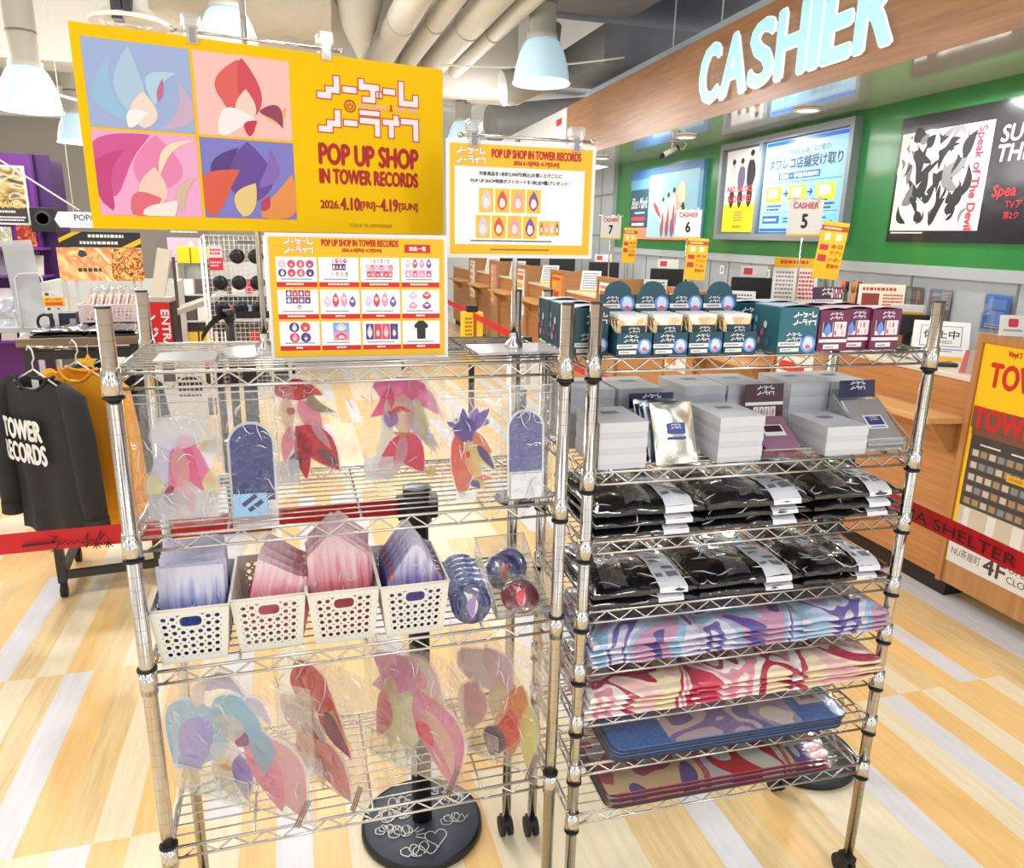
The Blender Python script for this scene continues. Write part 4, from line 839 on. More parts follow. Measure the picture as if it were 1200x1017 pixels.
# second, smaller notice with its stand
P2 = (.707, .115)
clip_stand('sign_stand', 'short chrome sign stand with clips that carries the smaller yellow notice', (P2[0], P2[1], z0), 1.796, (-.112, .148), (-.087, .113), 1.80, .014, .085)
t = thing('notice_board', 'smaller yellow-bordered postcard notice hung right of the big banner', 'notice', (.567, .098, 1.579), .014)
mb = MB(); mb.box(0, .293, -.003, 0, 0, .209); mb.build('board', WHITE, t)
X = T(0, -.0032, 0) @ FACE; NW, NH = .293, .209
mb = MB(); mb.rects([(.007, .007, NW-.007, NH-.007)], X, 0); mb.rects([(.016, .025, NW-.022, .163)], X, 1, .0002); mb.build('print_ground', [YEL, M((246, 246, 246), .5)], t)
mb = MB(); logo(mb, .018, .196, .056, X, 1, 0); mb.build('logo_print', [M((206, 66, 84), .5), M((252, 236, 232), .5)], t)
mb = MB(); mb.text('POP UP SHOP IN TOWER RECORDS', .086, .180, .0145, X, 0, width=.176, z=.0004, bold=.06); mb.text('2026.4.10[FRI]~4.19[SUN]', .128, .1665, .009, X, 0, width=.09, z=.0004, bold=.05)
mb.text('対象商品を1会計2,000円(税込)お買い上げごとに', .062, .147, .0085, X, 1, width=.162, z=.0006, bold=.03); mb.text('POP UP SHOP特典ポストカードを1枚(全9種)プレゼント!', .046, .134, .0085, X, 1, width=.192, z=.0006, bold=.03)
small_print(mb, .046, .034, .2, .005, 1, X, 1, 4, .0006); small_print(mb, .085, .018, .13, .005, 1, X, 2, 5, .0006); mb.build('lettering', [M((190, 20, 26), .5), M((50, 50, 56), .5), M((150, 110, 20), .5)], t)
def cards(t, X, L, nm):
    """thumbnails: little coloured cards printed on a notice"""
    mb = MB(); ms = [M((240, 190, 40), .5), M((206, 196, 226), .5), M((214, 74, 92), .5), M((232, 150, 186), .5), M((124, 86, 160), .5), M((248, 222, 204), .5), M((60, 60, 120), .5), M((40, 40, 44), .5), M((235, 120, 60), .5), M((120, 170, 215), .5)]
    for kind, x, y, w_, h_, g_, c_ in L:
        if kind == 'r':
            if g_ >= 0: mb.rects([(x, y, x+w_, y+h_)], X, g_, .0005)
            petal(mb, x+w_*.5, y+h_*.08, x+w_*.5, y+h_*.94, w_*.34, X, c_, .0006); blob(mb, x+w_*.5, y+h_*.4, w_*.2, h_*.2, 0, 3, X, 5, .0007)
        elif kind == 'c':
            blob(mb, x, y, w_, w_, 0, 1, X, g_, .0005, 0); petal(mb, x, y-w_*.8, x+w_*.1, y+w_*.85, w_*.5, X, c_, .0006); blob(mb, x, y-w_*.2, w_*.3, w_*.3, 0, 2, X, 5, .0007)
        elif kind == 'f': petal(mb, x, y, x, y+h_, w_, X, c_, .0005); blob(mb, x, y+h_*.55, w_*.5, h_*.14, 0, 2, X, 5, .0006)
        elif kind == 't':
            mb.poly([(x-.35*w_, y), (x+.35*w_, y), (x+.36*w_, y+.62*h_), (x+.5*w_, y+.56*h_), (x+.58*w_, y+.76*h_), (x+.22*w_, y+h_), (x-.22*w_, y+h_), (x-.58*w_, y+.76*h_), (x-.5*w_, y+.56*h_), (x-.36*w_, y+.62*h_)], X, 7, .0005)
    return mb.build(nm, ms, t)
Lc = [('r', .062+i*.031, .083, .028, .043, 0, (1, 2, 3, 4)[i]) for i in range(4)] + [('r', .056+i*.031, .036, .028, .042, 0, (1, 2, 3, 4)[i]) for i in range(4)] + [('r', .181+i*.0105, .042, .0105, .028, 0, (2, 3, 1, 4)[i]) for i in range(4)]
cards(t, X, Lc, 'postcard_prints')

# third: product list standing on the shelf
t = thing('product_list', 'yellow product list sheet of twelve boxes standing on the top shelf', 'notice', (.246, .061, z0), -.048)
X = RX(-.03) @ T(0, -.0022, 0) @ FACE
mb = MB(); mb.prism([(0, 0), (.314, 0), (.314, .219), (0, .219)], -.002, 0, RX(-.03) @ FACE); mb.build('sheet', WHITE, t)
mb = MB(); mb.rects([(.006, .006, .307, .212)], X, 0); cells = []
for r in range(3):
    for q in range(4):
        x = .016+q*.0715; y = .017+(2-r)*.0555
        mb.rects([(x, y, x+.068, y+.051)], X, 1, .0002); mb.rects([(x, y, x+.068, y+.0085)], X, 2, .0003); cells.append((x, y+.012))
mb.rects([(.237, .188, .283, .2025)], X, 2, .0003); mb.build('print_ground', [YEL, M((248, 248, 246), .5), M((206, 30, 34), .5)], t)
mb = MB(); logo(mb, .03, .210, .05, X, 1, 0); mb.build('logo_print', [M((206, 66, 84), .5), M((252, 236, 232), .5)], t)
mb = MB(); mb.text('POP UP SHOP IN TOWER RECORDS', .094, .198, .011, X, 0, width=.132, z=.0004, bold=.05); mb.text('2026.4.10[FRI]~4.19[SUN]', .128, .187, .007, X, 0, width=.068, z=.0004, bold=.05); mb.text('商品一覧', .245, .1915, .0075, X, 1, width=.03, z=.0006, bold=.04); mb.build('title_print', [M((190, 20, 26), .5), M((250, 235, 225), .5)], t); mb = MB()
for (x, y), pr in zip(cells, ('¥440(税込) BOX 3,520(税込)', '¥275(税込) BOX 2,970(税込)', '¥275(税込) BOX 2,970(税込)', '¥1,650(税込) ¥1,980(税込)', '¥770(税込) BOX 6,600(税込)', '¥1,760(税込)', '¥1,650(税込)', '¥1,650(税込)', '¥770(税込)', '¥2,860(税込)', '¥3,300(税込)', '¥3,850(税込)')):
    mb = MB(); small_print(mb, x+.034-.0012*len(pr)/1.4, y-.0045, .0024*len(pr)/1.4, .0055, 1, X, 1, int(x*77), .0006); small_print(mb, x+.008, y+.003, .052, .0035, 1, X, 2, int(x*999), .0005); mb.build('price_line', [M((190, 20, 26), .5), M((250, 235, 225), .5), M((120, 116, 110), .5)], t)
L2 = []
cs_ = (1, 2, 3, 4)
for i in range(4): L2 += [('c', cells[0][0]+.010+i*.0155, cells[0][1]+.027, .0068, 0, 1 if i in (0,) else 2, cs_[i]), ('c', cells[0][0]+.010+i*.0155, cells[0][1]+.012, .0068, 0, 6 if i in (0, 3) else 2, cs_[i])]
for i in range(4): L2 += [('f', cells[1][0]+.024+i*.007, cells[1][1]+.029, .003, .009, 0, cs_[i]), ('r', cells[1][0]+.023+i*.0058, cells[1][1]+.017, .0055, .011, 6, cs_[i]), ('r', cells[1][0]+.019+i*.0082, cells[1][1]+.005, .0075, .01, -1, cs_[i])]
for i in range(6): L2 += [('r', cells[2][0]+.016+i*.006, cells[2][1]+.028, .0055, .01, -1, cs_[i % 4]), ('r', cells[2][0]+.009+i*.008, cells[2][1]+.017, .0075, .01, 3 if i % 2 else 1, cs_[i % 4]), ('r', cells[2][0]+.011+i*.0075, cells[2][1]+.005, .007, .011, 2, cs_[(i+1) % 4])]
for i in range(4): L2 += [('f', cells[3][0]+.012+i*.0125, cells[3][1]+.021, .0045, .017, 0, cs_[i]), ('r', cells[3][0]+.007+i*.0122, cells[3][1]+.005, .011, .013, 3, cs_[i])]
for i in range(4): L2 += [('r', cells[4][0]+.014+i*.0105, cells[4][1]+.027, .0095, .011, 2 if i % 2 else 6, cs_[i]), ('r', cells[4][0]+.014+i*.0105, cells[4][1]+.015, .0095, .011, 6, cs_[i])]
L2 += [('r', cells[4][0]+.031, cells[4][1]+.004, .01, .01, -1, 2)]
for k_ in (5, 6):
    for i in range(4): L2 += [('f', cells[k_][0]+.012+i*.0145, cells[k_][1]+.008, .0058, (.021, .026, .027, .02)[i], 0, cs_[i])]
for i in range(4): L2 += [('f', cells[7][0]+.02+(i % 2)*.025, cells[7][1]+.022-(i//2)*.018, .008, .014, 0, cs_[i])]
for i in range(4): L2 += [('c', cells[8][0]+.025+(i % 2)*.019, cells[8][1]+.029-(i//2)*.018, .0085, 0, 6 if i in (0, 3) else 2, cs_[i])]
L2 += [('r', cells[9][0]+.02, cells[9][1]+.02, .028, .017, 9, 1), ('r', cells[9][0]+.02, cells[9][1]+.005, .028, .015, 3, 2)]
for i in range(4): L2 += [('r', cells[10][0]+.006+i*.0145, cells[10][1]+.006, .0135, .028, 6 if i in (0, 3) else 2, cs_[i])]
L2 += [('t', cells[11][0]+.034, cells[11][1]+.006, .022, .033, 0, 7)]
cards(t, X, L2, 'product_pictures')
mb = MB(); mb.box(.02, .29, -.012, .05, .0, .003); mb.build('clear_foot', ACRE, t)
# clear holder lying at the left end of the top shelf
t = thing('clear_holder', 'clear acrylic plate lying on the top shelf in front of the tall sign stand', 'acrylic plate', (.1, .12, z0)); mb = MB(); mb.prism(rrect(-.05, .05, -.05, .05, .006), 0, .003); mb.build('plate', ACRE, t)
# ================================================================ RACK ONE: BAGS, BASKETS
def film_pouch(w, h, puff, seed, nu=14, nv=18, wr=.004):
    """closed clear pouch: x 0..w, z 0..h, puffed in y"""
    mb = MB(); o = Vector((seed*3.1, seed*1.7, 0))
    for sgn, off in ((-1, 0), (1, 9)):
        def fn(u, v, sgn=sgn, off=off):
            e = max(0, math.sin(PI*u))**.5*max(0, math.sin(PI*min(v*1.12, 1)))**.5
            n_ = noise.noise(Vector((u*5, v*6, off))+o)*wr+abs(noise.noise(Vector((u*9+3, v*11, off))+o))*wr*1.2
            ex = noise.noise(Vector((v*4, off*.1, 2))+o)*.004*(2*u-1)
            return (u*w+ex, sgn*(puff*e)+n_*e, v*h)
        mb.grid(fn, nu, nv)
    return mb
def piece(t, name, w, h, lay, x0=0, z0_=0, y=0, label=None):
    """cut-out acrylic piece printed with plain soft colour shapes, each with a clear border"""
    X = T(x0, y, z0_) @ FACE; cols = []; mb = MB(); g = .0045
    ms = [clear('acrylic_border', base=.12, edge=.5, rough=.08, milky=.32)]
    for q, s in enumerate(lay):
        c_ = s[-1]
        if c_ not in cols: cols.append(c_)
        mi = 1+cols.index(c_); zz = .0005+.00022*q
        if s[0] == 'b':
            _, cx, cy, rx, ry = s[:5]
            blob(mb, cx*w, cy*h, rx*w+g, ry*h+g, 0, q, X, 0, -.0012-.00003*q, .07); blob(mb, cx*w, cy*h, rx*w, ry*h, 0, q, X, mi, zz, .07)
        else:
            _, ax, ay, bx, by, wd, bend = s[:7]
            dx, dy = (bx-ax)*w, (by-ay)*h; l = math.hypot(dx, dy) or 1; ex, ey = dx/l*g*1.4, dy/l*g*1.4
            petal(mb, ax*w-ex, ay*h-ey, bx*w+ex, by*h+ey, wd*w+g, X, 0, -.0012-.00003*q, bend); petal(mb, ax*w, ay*h, bx*w, by*h, wd*w, X, mi, zz, bend)
    o = mb.build(name, ms+[print_mat(c_) for c_ in cols], t)
    if label: o['label'] = label
    return o
LAY = {
 'lilac': [('p', .42, .84, .04, .3, .17, .15, (206, 200, 228)), ('p', .56, .84, .97, .3, .2, -.15, (240, 130, 170)), ('p', .6, .8, .8, .22, .12, -.1, (236, 110, 156)), ('b', .5, .84, .34, .17, (232, 230, 242)), ('b', .14, .3, .1, .13, (226, 226, 176)), ('b', .9, .3, .1, .14, (226, 226, 170)), ('p', .44, .7, .3, .14, .1, .1, (226, 130, 170)), ('b', .36, .2, .09, .1, (160, 44, 66)), ('p', .5, .72, .53, .16, .12, 0, (242, 180, 180)), ('p', .46, .3, .42, .0, .08, 0, (244, 204, 204)), ('p', .6, .3, .62, .0, .08, 0, (244, 200, 204))],
 'crimson': [('p', .5, .9, .96, .68, .09, -.2, (150, 140, 110)), ('b', .3, .9, .3, .1, (206, 50, 70)), ('p', .3, .9, .78, .84, .09, .1, (226, 80, 94)), ('p', .18, .84, .2, .46, .11, 0, (240, 190, 150)), ('p', .38, .8, .7, .42, .16, .05, (240, 150, 164)), ('p', .3, .55, .98, .1, .26, .05, (200, 50, 66)), ('p', .22, .55, .1, .2, .1, 0, (232, 120, 140)), ('p', .36, .5, .44, .02, .13, 0, (190, 44, 62)), ('b', .24, .7, .07, .035, (190, 30, 60)), ('p', .3, .3, .2, .06, .1, 0, (120, 84, 84)), ('p', .66, .32, .98, .14, .08, 0, (150, 110, 110)), ('p', .55, .6, .88, .3, .07, 0, (244, 200, 206))],
 'tall': [('p', .5, .9, 1.0, .62, .12, .1, (240, 140, 180)), ('p', .55, .86, .98, .3, .12, -.1, (214, 190, 220)), ('b', .45, .88, .34, .12, (236, 120, 166)), ('p', .34, .9, .06, .62, .1, .15, (226, 90, 140)), ('p', .28, .8, .06, .14, .08, .1, (240, 232, 206)), ('p', .66, .8, .96, .24, .08, -.1, (240, 230, 206)), ('p', .7, .8, .84, .3, .06, 0, (234, 222, 190)), ('p', .5, .84, .5, .4, .16, 0, (242, 200, 180)), ('b', .33, .6, .1, .08, (178, 140, 200)), ('p', .46, .44, .12, .12, .12, .1, (232, 70, 104)), ('p', .56, .46, .76, .06, .18, -.1, (234, 80, 110)), ('p', .5, .46, .36, .06, .08, .05, (240, 190, 206)), ('p', .34, .47, .68, .46, .03, -.1, (230, 160, 90)), ('b', .86, .06, .06, .04, (240, 196, 80)), ('p', .3, .64, .62, .66, .04, .2, (226, 90, 90))],
 'violet': [('p', .36, .78, .34, 1.0, .08, 0, (116, 84, 170)), ('p', .5, .78, .62, 1.0, .1, 0, (150, 116, 190)), ('p', .58, .76, .86, .98, .1, .1, (130, 96, 176)), ('p', .2, .8, .02, .86, .05, 0, (130, 96, 176)), ('p', .62, .7, .98, .3, .14, -.1, (220, 214, 150)), ('b', .38, .76, .22, .13, (104, 74, 160)), ('p', .2, .72, .12, .3, .14, .1, (236, 90, 70)), ('p', .54, .74, .9, .5, .12, -.1, (242, 140, 80)), ('p', .6, .6, .94, .32, .08, 0, (98, 70, 150)), ('p', .26, .56, .28, .02, .2, .06, (240, 120, 96)), ('p', .42, .66, .74, .1, .14, -.05, (240, 196, 130)), ('b', .42, .5, .04, .04, (206, 40, 50)), ('p', .46, .2, .66, .12, .07, .1, (110, 84, 160)), ('p', .6, .24, .92, .22, .05, 0, (240, 130, 90))],
 'blue': [('p', .42, .72, -.02, .14, .24, -.1, (158, 196, 240)), ('p', .3, .66, .12, .08, .13, -.1, (184, 168, 220)), ('p', .3, .88, .62, .9, .06, .3, (196, 196, 228)), ('p', .56, .86, .8, .72, .06, .2, (206, 206, 230)), ('p', .6, .6, 1.0, .02, .2, .1, (240, 176, 190)), ('p', .6, .56, .84, .02, .12, .06, (236, 150, 176)), ('b', .52, .72, .19, .17, (150, 202, 238)), ('p', .64, .7, .72, .3, .1, .1, (150, 200, 236)), ('p', .6, .62, .52, .48, .06, 0, (150, 70, 150)), ('p', .46, .74, .48, .5, .13, 0, (244, 214, 206)), ('b', .42, .4, .12, .09, (248, 240, 238)), ('p', .4, .38, .44, .02, .12, 0, (240, 214, 200)), ('p', .54, .42, .56, .04, .08, 0, (150, 130, 200)), ('p', .22, .7, .34, .98, .05, .1, (240, 214, 206)), ('b', .42, .28, .05, .025, (226, 150, 90))],
 'red': [('p', .62, .84, .92, .36, .14, -.15, (214, 70, 76)), ('p', .66, .74, .94, .44, .05, -.1, (216, 200, 96)), ('p', .62, .66, .9, .38, .1, -.1, (150, 50, 84)), ('b', .46, .78, .26, .2, (222, 64, 72)), ('p', .36, .72, .42, .5, .14, 0, (248, 218, 204)), ('p', .1, .6, .26, .34, .16, .1, (248, 214, 214)), ('b', .34, .44, .26, .13, (248, 190, 190)), ('b', .42, .4, .16, .08, (250, 232, 230)), ('p', .3, .4, .56, .36, .06, 0, (206, 36, 60)), ('p', .32, .36, .56, .0, .16, .05, (242, 150, 120)), ('p', .5, .36, .9, .0, .18, 0, (238, 130, 150)), ('p', .3, .34, .34, .02, .09, 0, (230, 90, 96))],
 'pink': [('p', .5, .9, .06, .6, .14, .15, (244, 186, 206)), ('p', .4, .94, .9, .66, .16, .12, (240, 200, 190)), ('b', .4, .8, .3, .16, (242, 170, 196)), ('p', .3, .76, .26, .08, .12, 0, (242, 220, 178)), ('p', .5, .7, .46, .06, .14, 0, (244, 226, 196)), ('p', .6, .72, .98, .02, .26, .1, (240, 150, 178)), ('p', .6, .46, .78, .3, .09, 0, (226, 60, 120)), ('p', .68, .6, 1.0, .12, .1, .1, (246, 206, 190)), ('p', .2, .6, .1, .14, .1, .1, (226, 130, 160))],
 'orange': [('p', .4, .95, .7, .6, .16, .1, (226, 190, 196)), ('b', .36, .76, .3, .16, (236, 206, 206)), ('p', .3, .62, .2, .14, .18, 0, (232, 180, 180)), ('p', .86, .74, .74, .06, .16, -.05, (242, 140, 60)), ('p', .74, .5, .62, .08, .15, 0, (230, 70, 54)), ('p', .94, .6, .94, .02, .1, 0, (222, 214, 130)), ('p', .58, .3, .5, .0, .14, 0, (98, 62, 110)), ('p', .6, .7, .56, .3, .12, 0, (244, 206, 170))]}
def fold_glints(t, w, h, seed, puff, n=16):
    """pale tubes along the film folds that paint their glints"""
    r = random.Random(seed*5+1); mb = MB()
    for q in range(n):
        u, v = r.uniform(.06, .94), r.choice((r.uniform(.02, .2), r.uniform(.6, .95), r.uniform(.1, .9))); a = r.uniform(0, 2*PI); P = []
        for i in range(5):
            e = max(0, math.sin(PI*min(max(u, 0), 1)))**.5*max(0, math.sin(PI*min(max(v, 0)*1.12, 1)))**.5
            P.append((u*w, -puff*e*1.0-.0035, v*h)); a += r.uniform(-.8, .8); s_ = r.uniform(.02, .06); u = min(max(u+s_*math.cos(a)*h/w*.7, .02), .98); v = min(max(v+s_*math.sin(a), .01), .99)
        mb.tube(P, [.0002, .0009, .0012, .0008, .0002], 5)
    mb.build('film_glints', GLINT, t)
GLINT = clear('crease_glint', base=.35, edge=.8, rough=.15, milky=.5)  # pale stuff that paints highlights on folded film
def bag(label, x, y, w, h, rz, lean, seed, fill, group=None, cat='packet', zz=None, puff=.008):
    t = thing('clear_bag', label, cat, (x, y, (ZA[1]+SURF) if zz is None else zz), rz, group)
    t.rotation_euler = (-lean, 0, rz)
    film_pouch(w, h, puff, seed).build('film', FILM, t)
    mb = MB(); mb.box(.002, w-.002, -.0035, .0035, h*.93, h*.935); mb.box(.001, w-.001, -.002, .002, h*.99, h*1.0); mb.build('seal_strip', ACRE, t)
    fill(t, w, h)
    fold_glints(t, w, h, seed, puff)
    return t
def flap(t, w, h, x0, ww, hh):
    mb = MB(); mb.box(x0, x0+ww, -.0025, -.0015, .012, hh); mb.build('clear_stand_piece', ACRE, t)
def tomb(t, w, h, x0, ww, hh, zb, col, label):
    P = [(x0, zb), (x0+ww, zb)] + [(x0+ww/2+ww/2*math.cos(a), hh-ww/2+ww/2*math.sin(a)) for a in [PI*i/16 for i in range(17)]]
    mb = MB(); mb.prism(P, -.003, .001, FACE); o = mb.build('arched_panel', M(col, .18, coat=.6), t); o['label'] = label
    P2 = [(x0-.004, zb-.05), (x0+ww+.004, zb-.05)] + [(x0+ww/2+(ww/2+.005)*math.cos(a), hh-ww/2+(ww/2+.005)*math.sin(a)) for a in [PI*i/16 for i in range(17)]]
    mb = MB(); mb.prism(P2, -.0015, -.0005, FACE); mb.build('clear_border', ACRE, t)
bag('clear bag of a pink and pale lilac cut-out beside the left front post', .006, .034, .15, .235, -.04, .07, 1, lambda t, w, h: (piece(t, 'printed_cutout', .122, .17, LAY['lilac'], .014, .022), flap(t, w, h, .02, .115, .06)), 'bagged acrylic pieces on the second shelf')
def f2(t, w, h):
    tomb(t, w, h, .012, .072, .175, .035, (26, 36, 110), 'dark blue arched panel')
    mb = MB(); mb.box(.012, .07, -.006, -.004, .008, .05); mb.build('light_blue_card', M((150, 190, 224), .3, coat=.5), t)
    mb = MB(); mb.ribbon([(.03, .03), (.05, .045)], .008, T(0, -.0065, 0) @ FACE); mb.ribbon([(.04, .02), (.06, .034)], .008, T(0, -.0065, 0) @ FACE); mb.build('card_mark', M((70, 80, 110), .4), t)
bag('clear bag of a dark blue arched panel, second from the left rack post', .153, .034, .094, .235, -.04, .07, 3, f2, 'bagged acrylic pieces on the second shelf')
bag('clear bag of a crimson cut-out at the back of the second shelf', .232, .19, .165, .235, -.05, .05, 5, lambda t, w, h: (piece(t, 'printed_cutout', .12, .21, LAY['crimson'], .01, .014), flap(t, w, h, .0, .05, .06)), 'bagged acrylic pieces on the second shelf')
bag('clear bag of a tall pink and cream cut-out at the second shelf', .405, .175, .175, .235, -.05, .05, 7, lambda t, w, h: (piece(t, 'printed_cutout', .15, .215, LAY['tall'], .012, .01), flap(t, w, h, .005, .06, .06)), 'bagged acrylic pieces on the second shelf')
bag('clear bag of a purple and orange cut-out beside the violet panel', .537, .012, .125, .225, -.02, .06, 9, lambda t, w, h: (piece(t, 'printed_cutout', .1, .18, LAY['violet'], .012, .012), flap(t, w, h, .03, .04, .03)), 'bagged acrylic pieces on the second shelf')
def f6(t, w, h):
    tomb(t, w, h, .018, .066, .18, .062, (62, 56, 132), 'violet arched panel')
    mb = MB(); mb.box(.02, .082, -.005, -.003, .008, .058); mb.build('clear_square_piece', ACRE, t)
bag('clear bag of a violet arched panel beside the right front post of the second shelf', .655, .008, .105, .232, -.01, .06, 11, f6, 'bagged acrylic pieces on the second shelf')
t = thing('film_wrapper', 'long clear film wrapper draped behind the bags on the second shelf', 'wrapper', (.02, .065, ZA[1]+SURF)); t.rotation_euler = (-.05, 0, 0)
film_pouch(.26, .235, .004, 21, 18, 14, .006).build('film', FILM, t)
t = thing('film_wrapper', 'clear film wrapper behind the orange cut-out and the violet panel', 'wrapper', (.52, .035, ZA[1]+SURF)); t.rotation_euler = (-.05, 0, 0)
film_pouch(.25, .235, .004, 23, 18, 14, .006).build('film', FILM, t)

# white perforated baskets
BASK = M((224, 222, 212), rough=.4)
def perforated(mb, c00, c10, c11, c01, cols, rows, slot):
    """wall patch between four corners with real round holes and one hand slot"""
    c00, c10, c11, c01 = map(Vector, (c00, c10, c11, c01))
    def P(u, v): return c00*(1-u)*(1-v)+c10*u*(1-v)+c11*u*v+c01*(1-u)*v
    mu, mv0, mv1 = .09, .1, .1
    U = lambda i: mu+(1-2*mu)*i/cols
    V = lambda j: mv0+(1-mv0-mv1)*j/rows
    def q4(u0, u1, v0, v1): mb.add([P(u0, v0), P(u1, v0), P(u1, v1), P(u0, v1)], [(0, 1, 2, 3)])
    q4(0, mu, 0, 1); q4(1-mu, 1, 0, 1); q4(mu, 1-mu, 0, mv0); q4(mu, 1-mu, 1-mv1, 1)
    def hole(u0, u1, v0, v1, f, stad=False):
        cu, cv = (u0+u1)/2, (v0+v1)/2; n = 16; out = []; inn = []
        for k in range(n):
            a = 2*PI*k/n+PI/n; ca_, sa_ = math.cos(a), math.sin(a); m_ = max(abs(ca_), abs(sa_))
            out.append(P(cu+(u1-u0)/2*ca_/m_, cv+(v1-v0)/2*sa_/m_))
            if stad:
                e = .35
                inn.append(P(cu+(u1-u0)*.42*(abs(ca_)**e)*(1 if ca_ > 0 else -1), cv+(v1-v0)*.36*sa_))
            else: inn.append(P(cu+(u1-u0)*f*ca_, cv+(v1-v0)*f*sa_))
        mb.add(out+inn, [(k, (k+1) % n, n+(k+1) % n, n+k) for k in range(n)])
    s0, s1, r0 = slot
    for i in range(cols):
        for j in range(rows):
            if s0 <= i < s1 and j >= r0: continue
            hole(U(i), U(i+1), V(j), V(j+1), .3)
    if s1 > s0: hole(U(s0), U(s1), V(r0), V(rows), .3, True)
def basket(label, x, y, z, group, w=.132, d=.2, h=.112, hb=.15, rz=0):
    t = thing('basket', label, 'basket', (x, y, z), rz, group)
    a = .011
    b0 = [(a, a, .001), (w-a, a, .001), (w-a, d-a, .001), (a, d-a, .001)]; t0 = [(0, 0, h), (w, 0, h), (w, d, h), (0, d, h)]
    mb = MB()
    for a_, b_, nc, sl in ((0, 1, 7, (2, 5, 4)), (2, 3, 7, (2, 5, 4)), (1, 2, 9, (0, 0, 9)), (3, 0, 9, (0, 0, 9))):
        mb = MB(); perforated(mb, b0[a_], b0[b_], t0[b_], t0[a_], nc, 6, sl); o = mb.build('perforated_wall', BASK, t); s_ = o.modifiers.new('thickness', 'SOLIDIFY'); s_.thickness = .002; s_.offset = 0
    mb = MB(); mb.add(b0, [(0, 3, 2, 1)]); o = mb.build('basket_floor', BASK, t); s_ = o.modifiers.new('thickness', 'SOLIDIFY'); s_.thickness = .002; s_.offset = 0
    mb = MB(); mb.tube([(0, 0, h), (w, 0, h), (w, d, h), (0, d, h)], .0028, 8, closed=True); mb.build('rim', BASK, t)
    return t
bz = ZA[2]+SURF
bxs = [(.013, .002, 'blue bags'), (.147, .012, 'few pale pink bags leaning to one side'), (.283, .004, 'rose bags standing in a sheaf'), (.418, -.002, 'orange and violet bags')]
pk = [([(40, 76, 170), (70, 110, 200), (50, 66, 150), (130, 150, 214)], (58, 90, 190)), ([(240, 150, 170), (226, 90, 110), (244, 200, 200), (200, 60, 80)], (240, 160, 180)), ([(200, 90, 104), (226, 140, 150), (180, 70, 84), (236, 180, 184)], (214, 120, 134)), ([(240, 130, 80), (236, 90, 80), (120, 96, 180), (200, 190, 230)], (120, 100, 180))]
for i, (x, y, wh) in enumerate(bxs):
    basket('white perforated basket of %s on the third shelf' % wh, x, y, bz, 'white baskets on the third shelf')
    cols, c0 = pk[i]; am = art('bag_print_%d' % i, cols, 26, i*3, .35, 1.6, .4, (2.5, 1, .35)); milk = clear('milky_film_%d' % i, tint=tuple(min(255, 205+v//5) for v in c0), base=.05, edge=.4, rough=.1, crinkle=.7, cscale=24, milky=.24, milkcol=((.82, .82, .95), (.95, .8, .84), (.93, .78, .82), (.84, .82, .94))[i])
    milk = streak('streaked_film_%d' % i, ((56, 84, 180), (226, 120, 140), (206, 100, 116), (116, 100, 180))[i], ((222, 220, 238), (242, 218, 224), (238, 206, 212), (226, 222, 236))[i], (.165, .15, .2, .19)[i])
    n = (9, 5, 8, 7)[i]; r_ = random.Random(i)
    nm_ = ('blue', 'pale pink', 'rose', ('orange', 'violet'))[i]
    first = None
    for q in range(n):
        w_ = .112; h_ = (.165, .15, .2, .19)[i]+r_.uniform(-.012, .012); tilt = (r_.uniform(-.03, .03), .24+.03*q, r_.uniform(-.06, .05), r_.uniform(-.05, .08))[i]
        yy = y+.024+.155*q/(n-1); xx = x+.011+(.0, .006, .0, .002)[i]; zl = (0, .034, 0, 0)[i]
        col = nm_ if i < 3 else (nm_[0] if q < 2 else nm_[1])
        lb = 'flat %s bag in the basket of %s, %s' % (col, ('blue bags', 'few pale pink bags', 'rose bags', 'orange and violet bags')[i], ('foremost', 'second from the front', 'third from the front', 'fourth from the front', 'fifth from the front', 'sixth from the front', 'seventh from the front', 'eighth from the front', 'rearmost')[q if q < n-1 else 8])
        if first is None:
            t = thing('flat_bag', lb, 'packet', (xx, yy, bz+.006+zl), 0, 'flat bags standing in the white baskets')
            pts = (((0, 0), (w_, 0), (w_, h_), (0, h_)), ((0, 0), (w_*.8, 0), (w_*.8, h_*.8), (w_*.1, h_)), ((0, 0), (w_, 0), (w_, h_*.66), (w_*.45, h_), (0, h_*.8)), ((0, 0), (w_, 0), (w_*1.03, h_*.72), (w_*.5, h_), (0, h_*.5)))[i]
            mb = MB()
            for sg in (-1, 1):
                def fn(u, v, sg=sg):
                    tops = {0: lambda u: 1, 1: lambda u: 1-.25*u, 2: lambda u: (.74+.26*(1-abs(u-.45)/.55)), 3: lambda u: (.55+.45*(1-abs(u-.5)/.5))}[i](u)
                    return (u*w_, sg*.006*math.sin(PI*u)**.6*math.sin(PI*v)**.6+.003*noise.noise(Vector((u*5, v*5, q+i*7+sg))), v*h_*tops)
                mb.grid(fn, 9, 11)
            mb.build('film', milk, t)
            fold_glints(t, w_, h_*.8, i+40, .006, 10)
            mb = MB(); mb.grid(lambda u, v: (.006+u*(w_-.012), .002*noise.noise(Vector((u*6, v*5, i))), .004+v*h_*(.66, .8, .66, .6)[i]), 6, 6); mb.build('printed_insert', am, t)
            first = t
            t.rotation_euler = (-.06, tilt, 0)
        else:
            dup(first, (xx+r_.uniform(-.003, .003), yy, bz+.006+zl), label=lb, rot=(-.02+.012*q, tilt, 0))
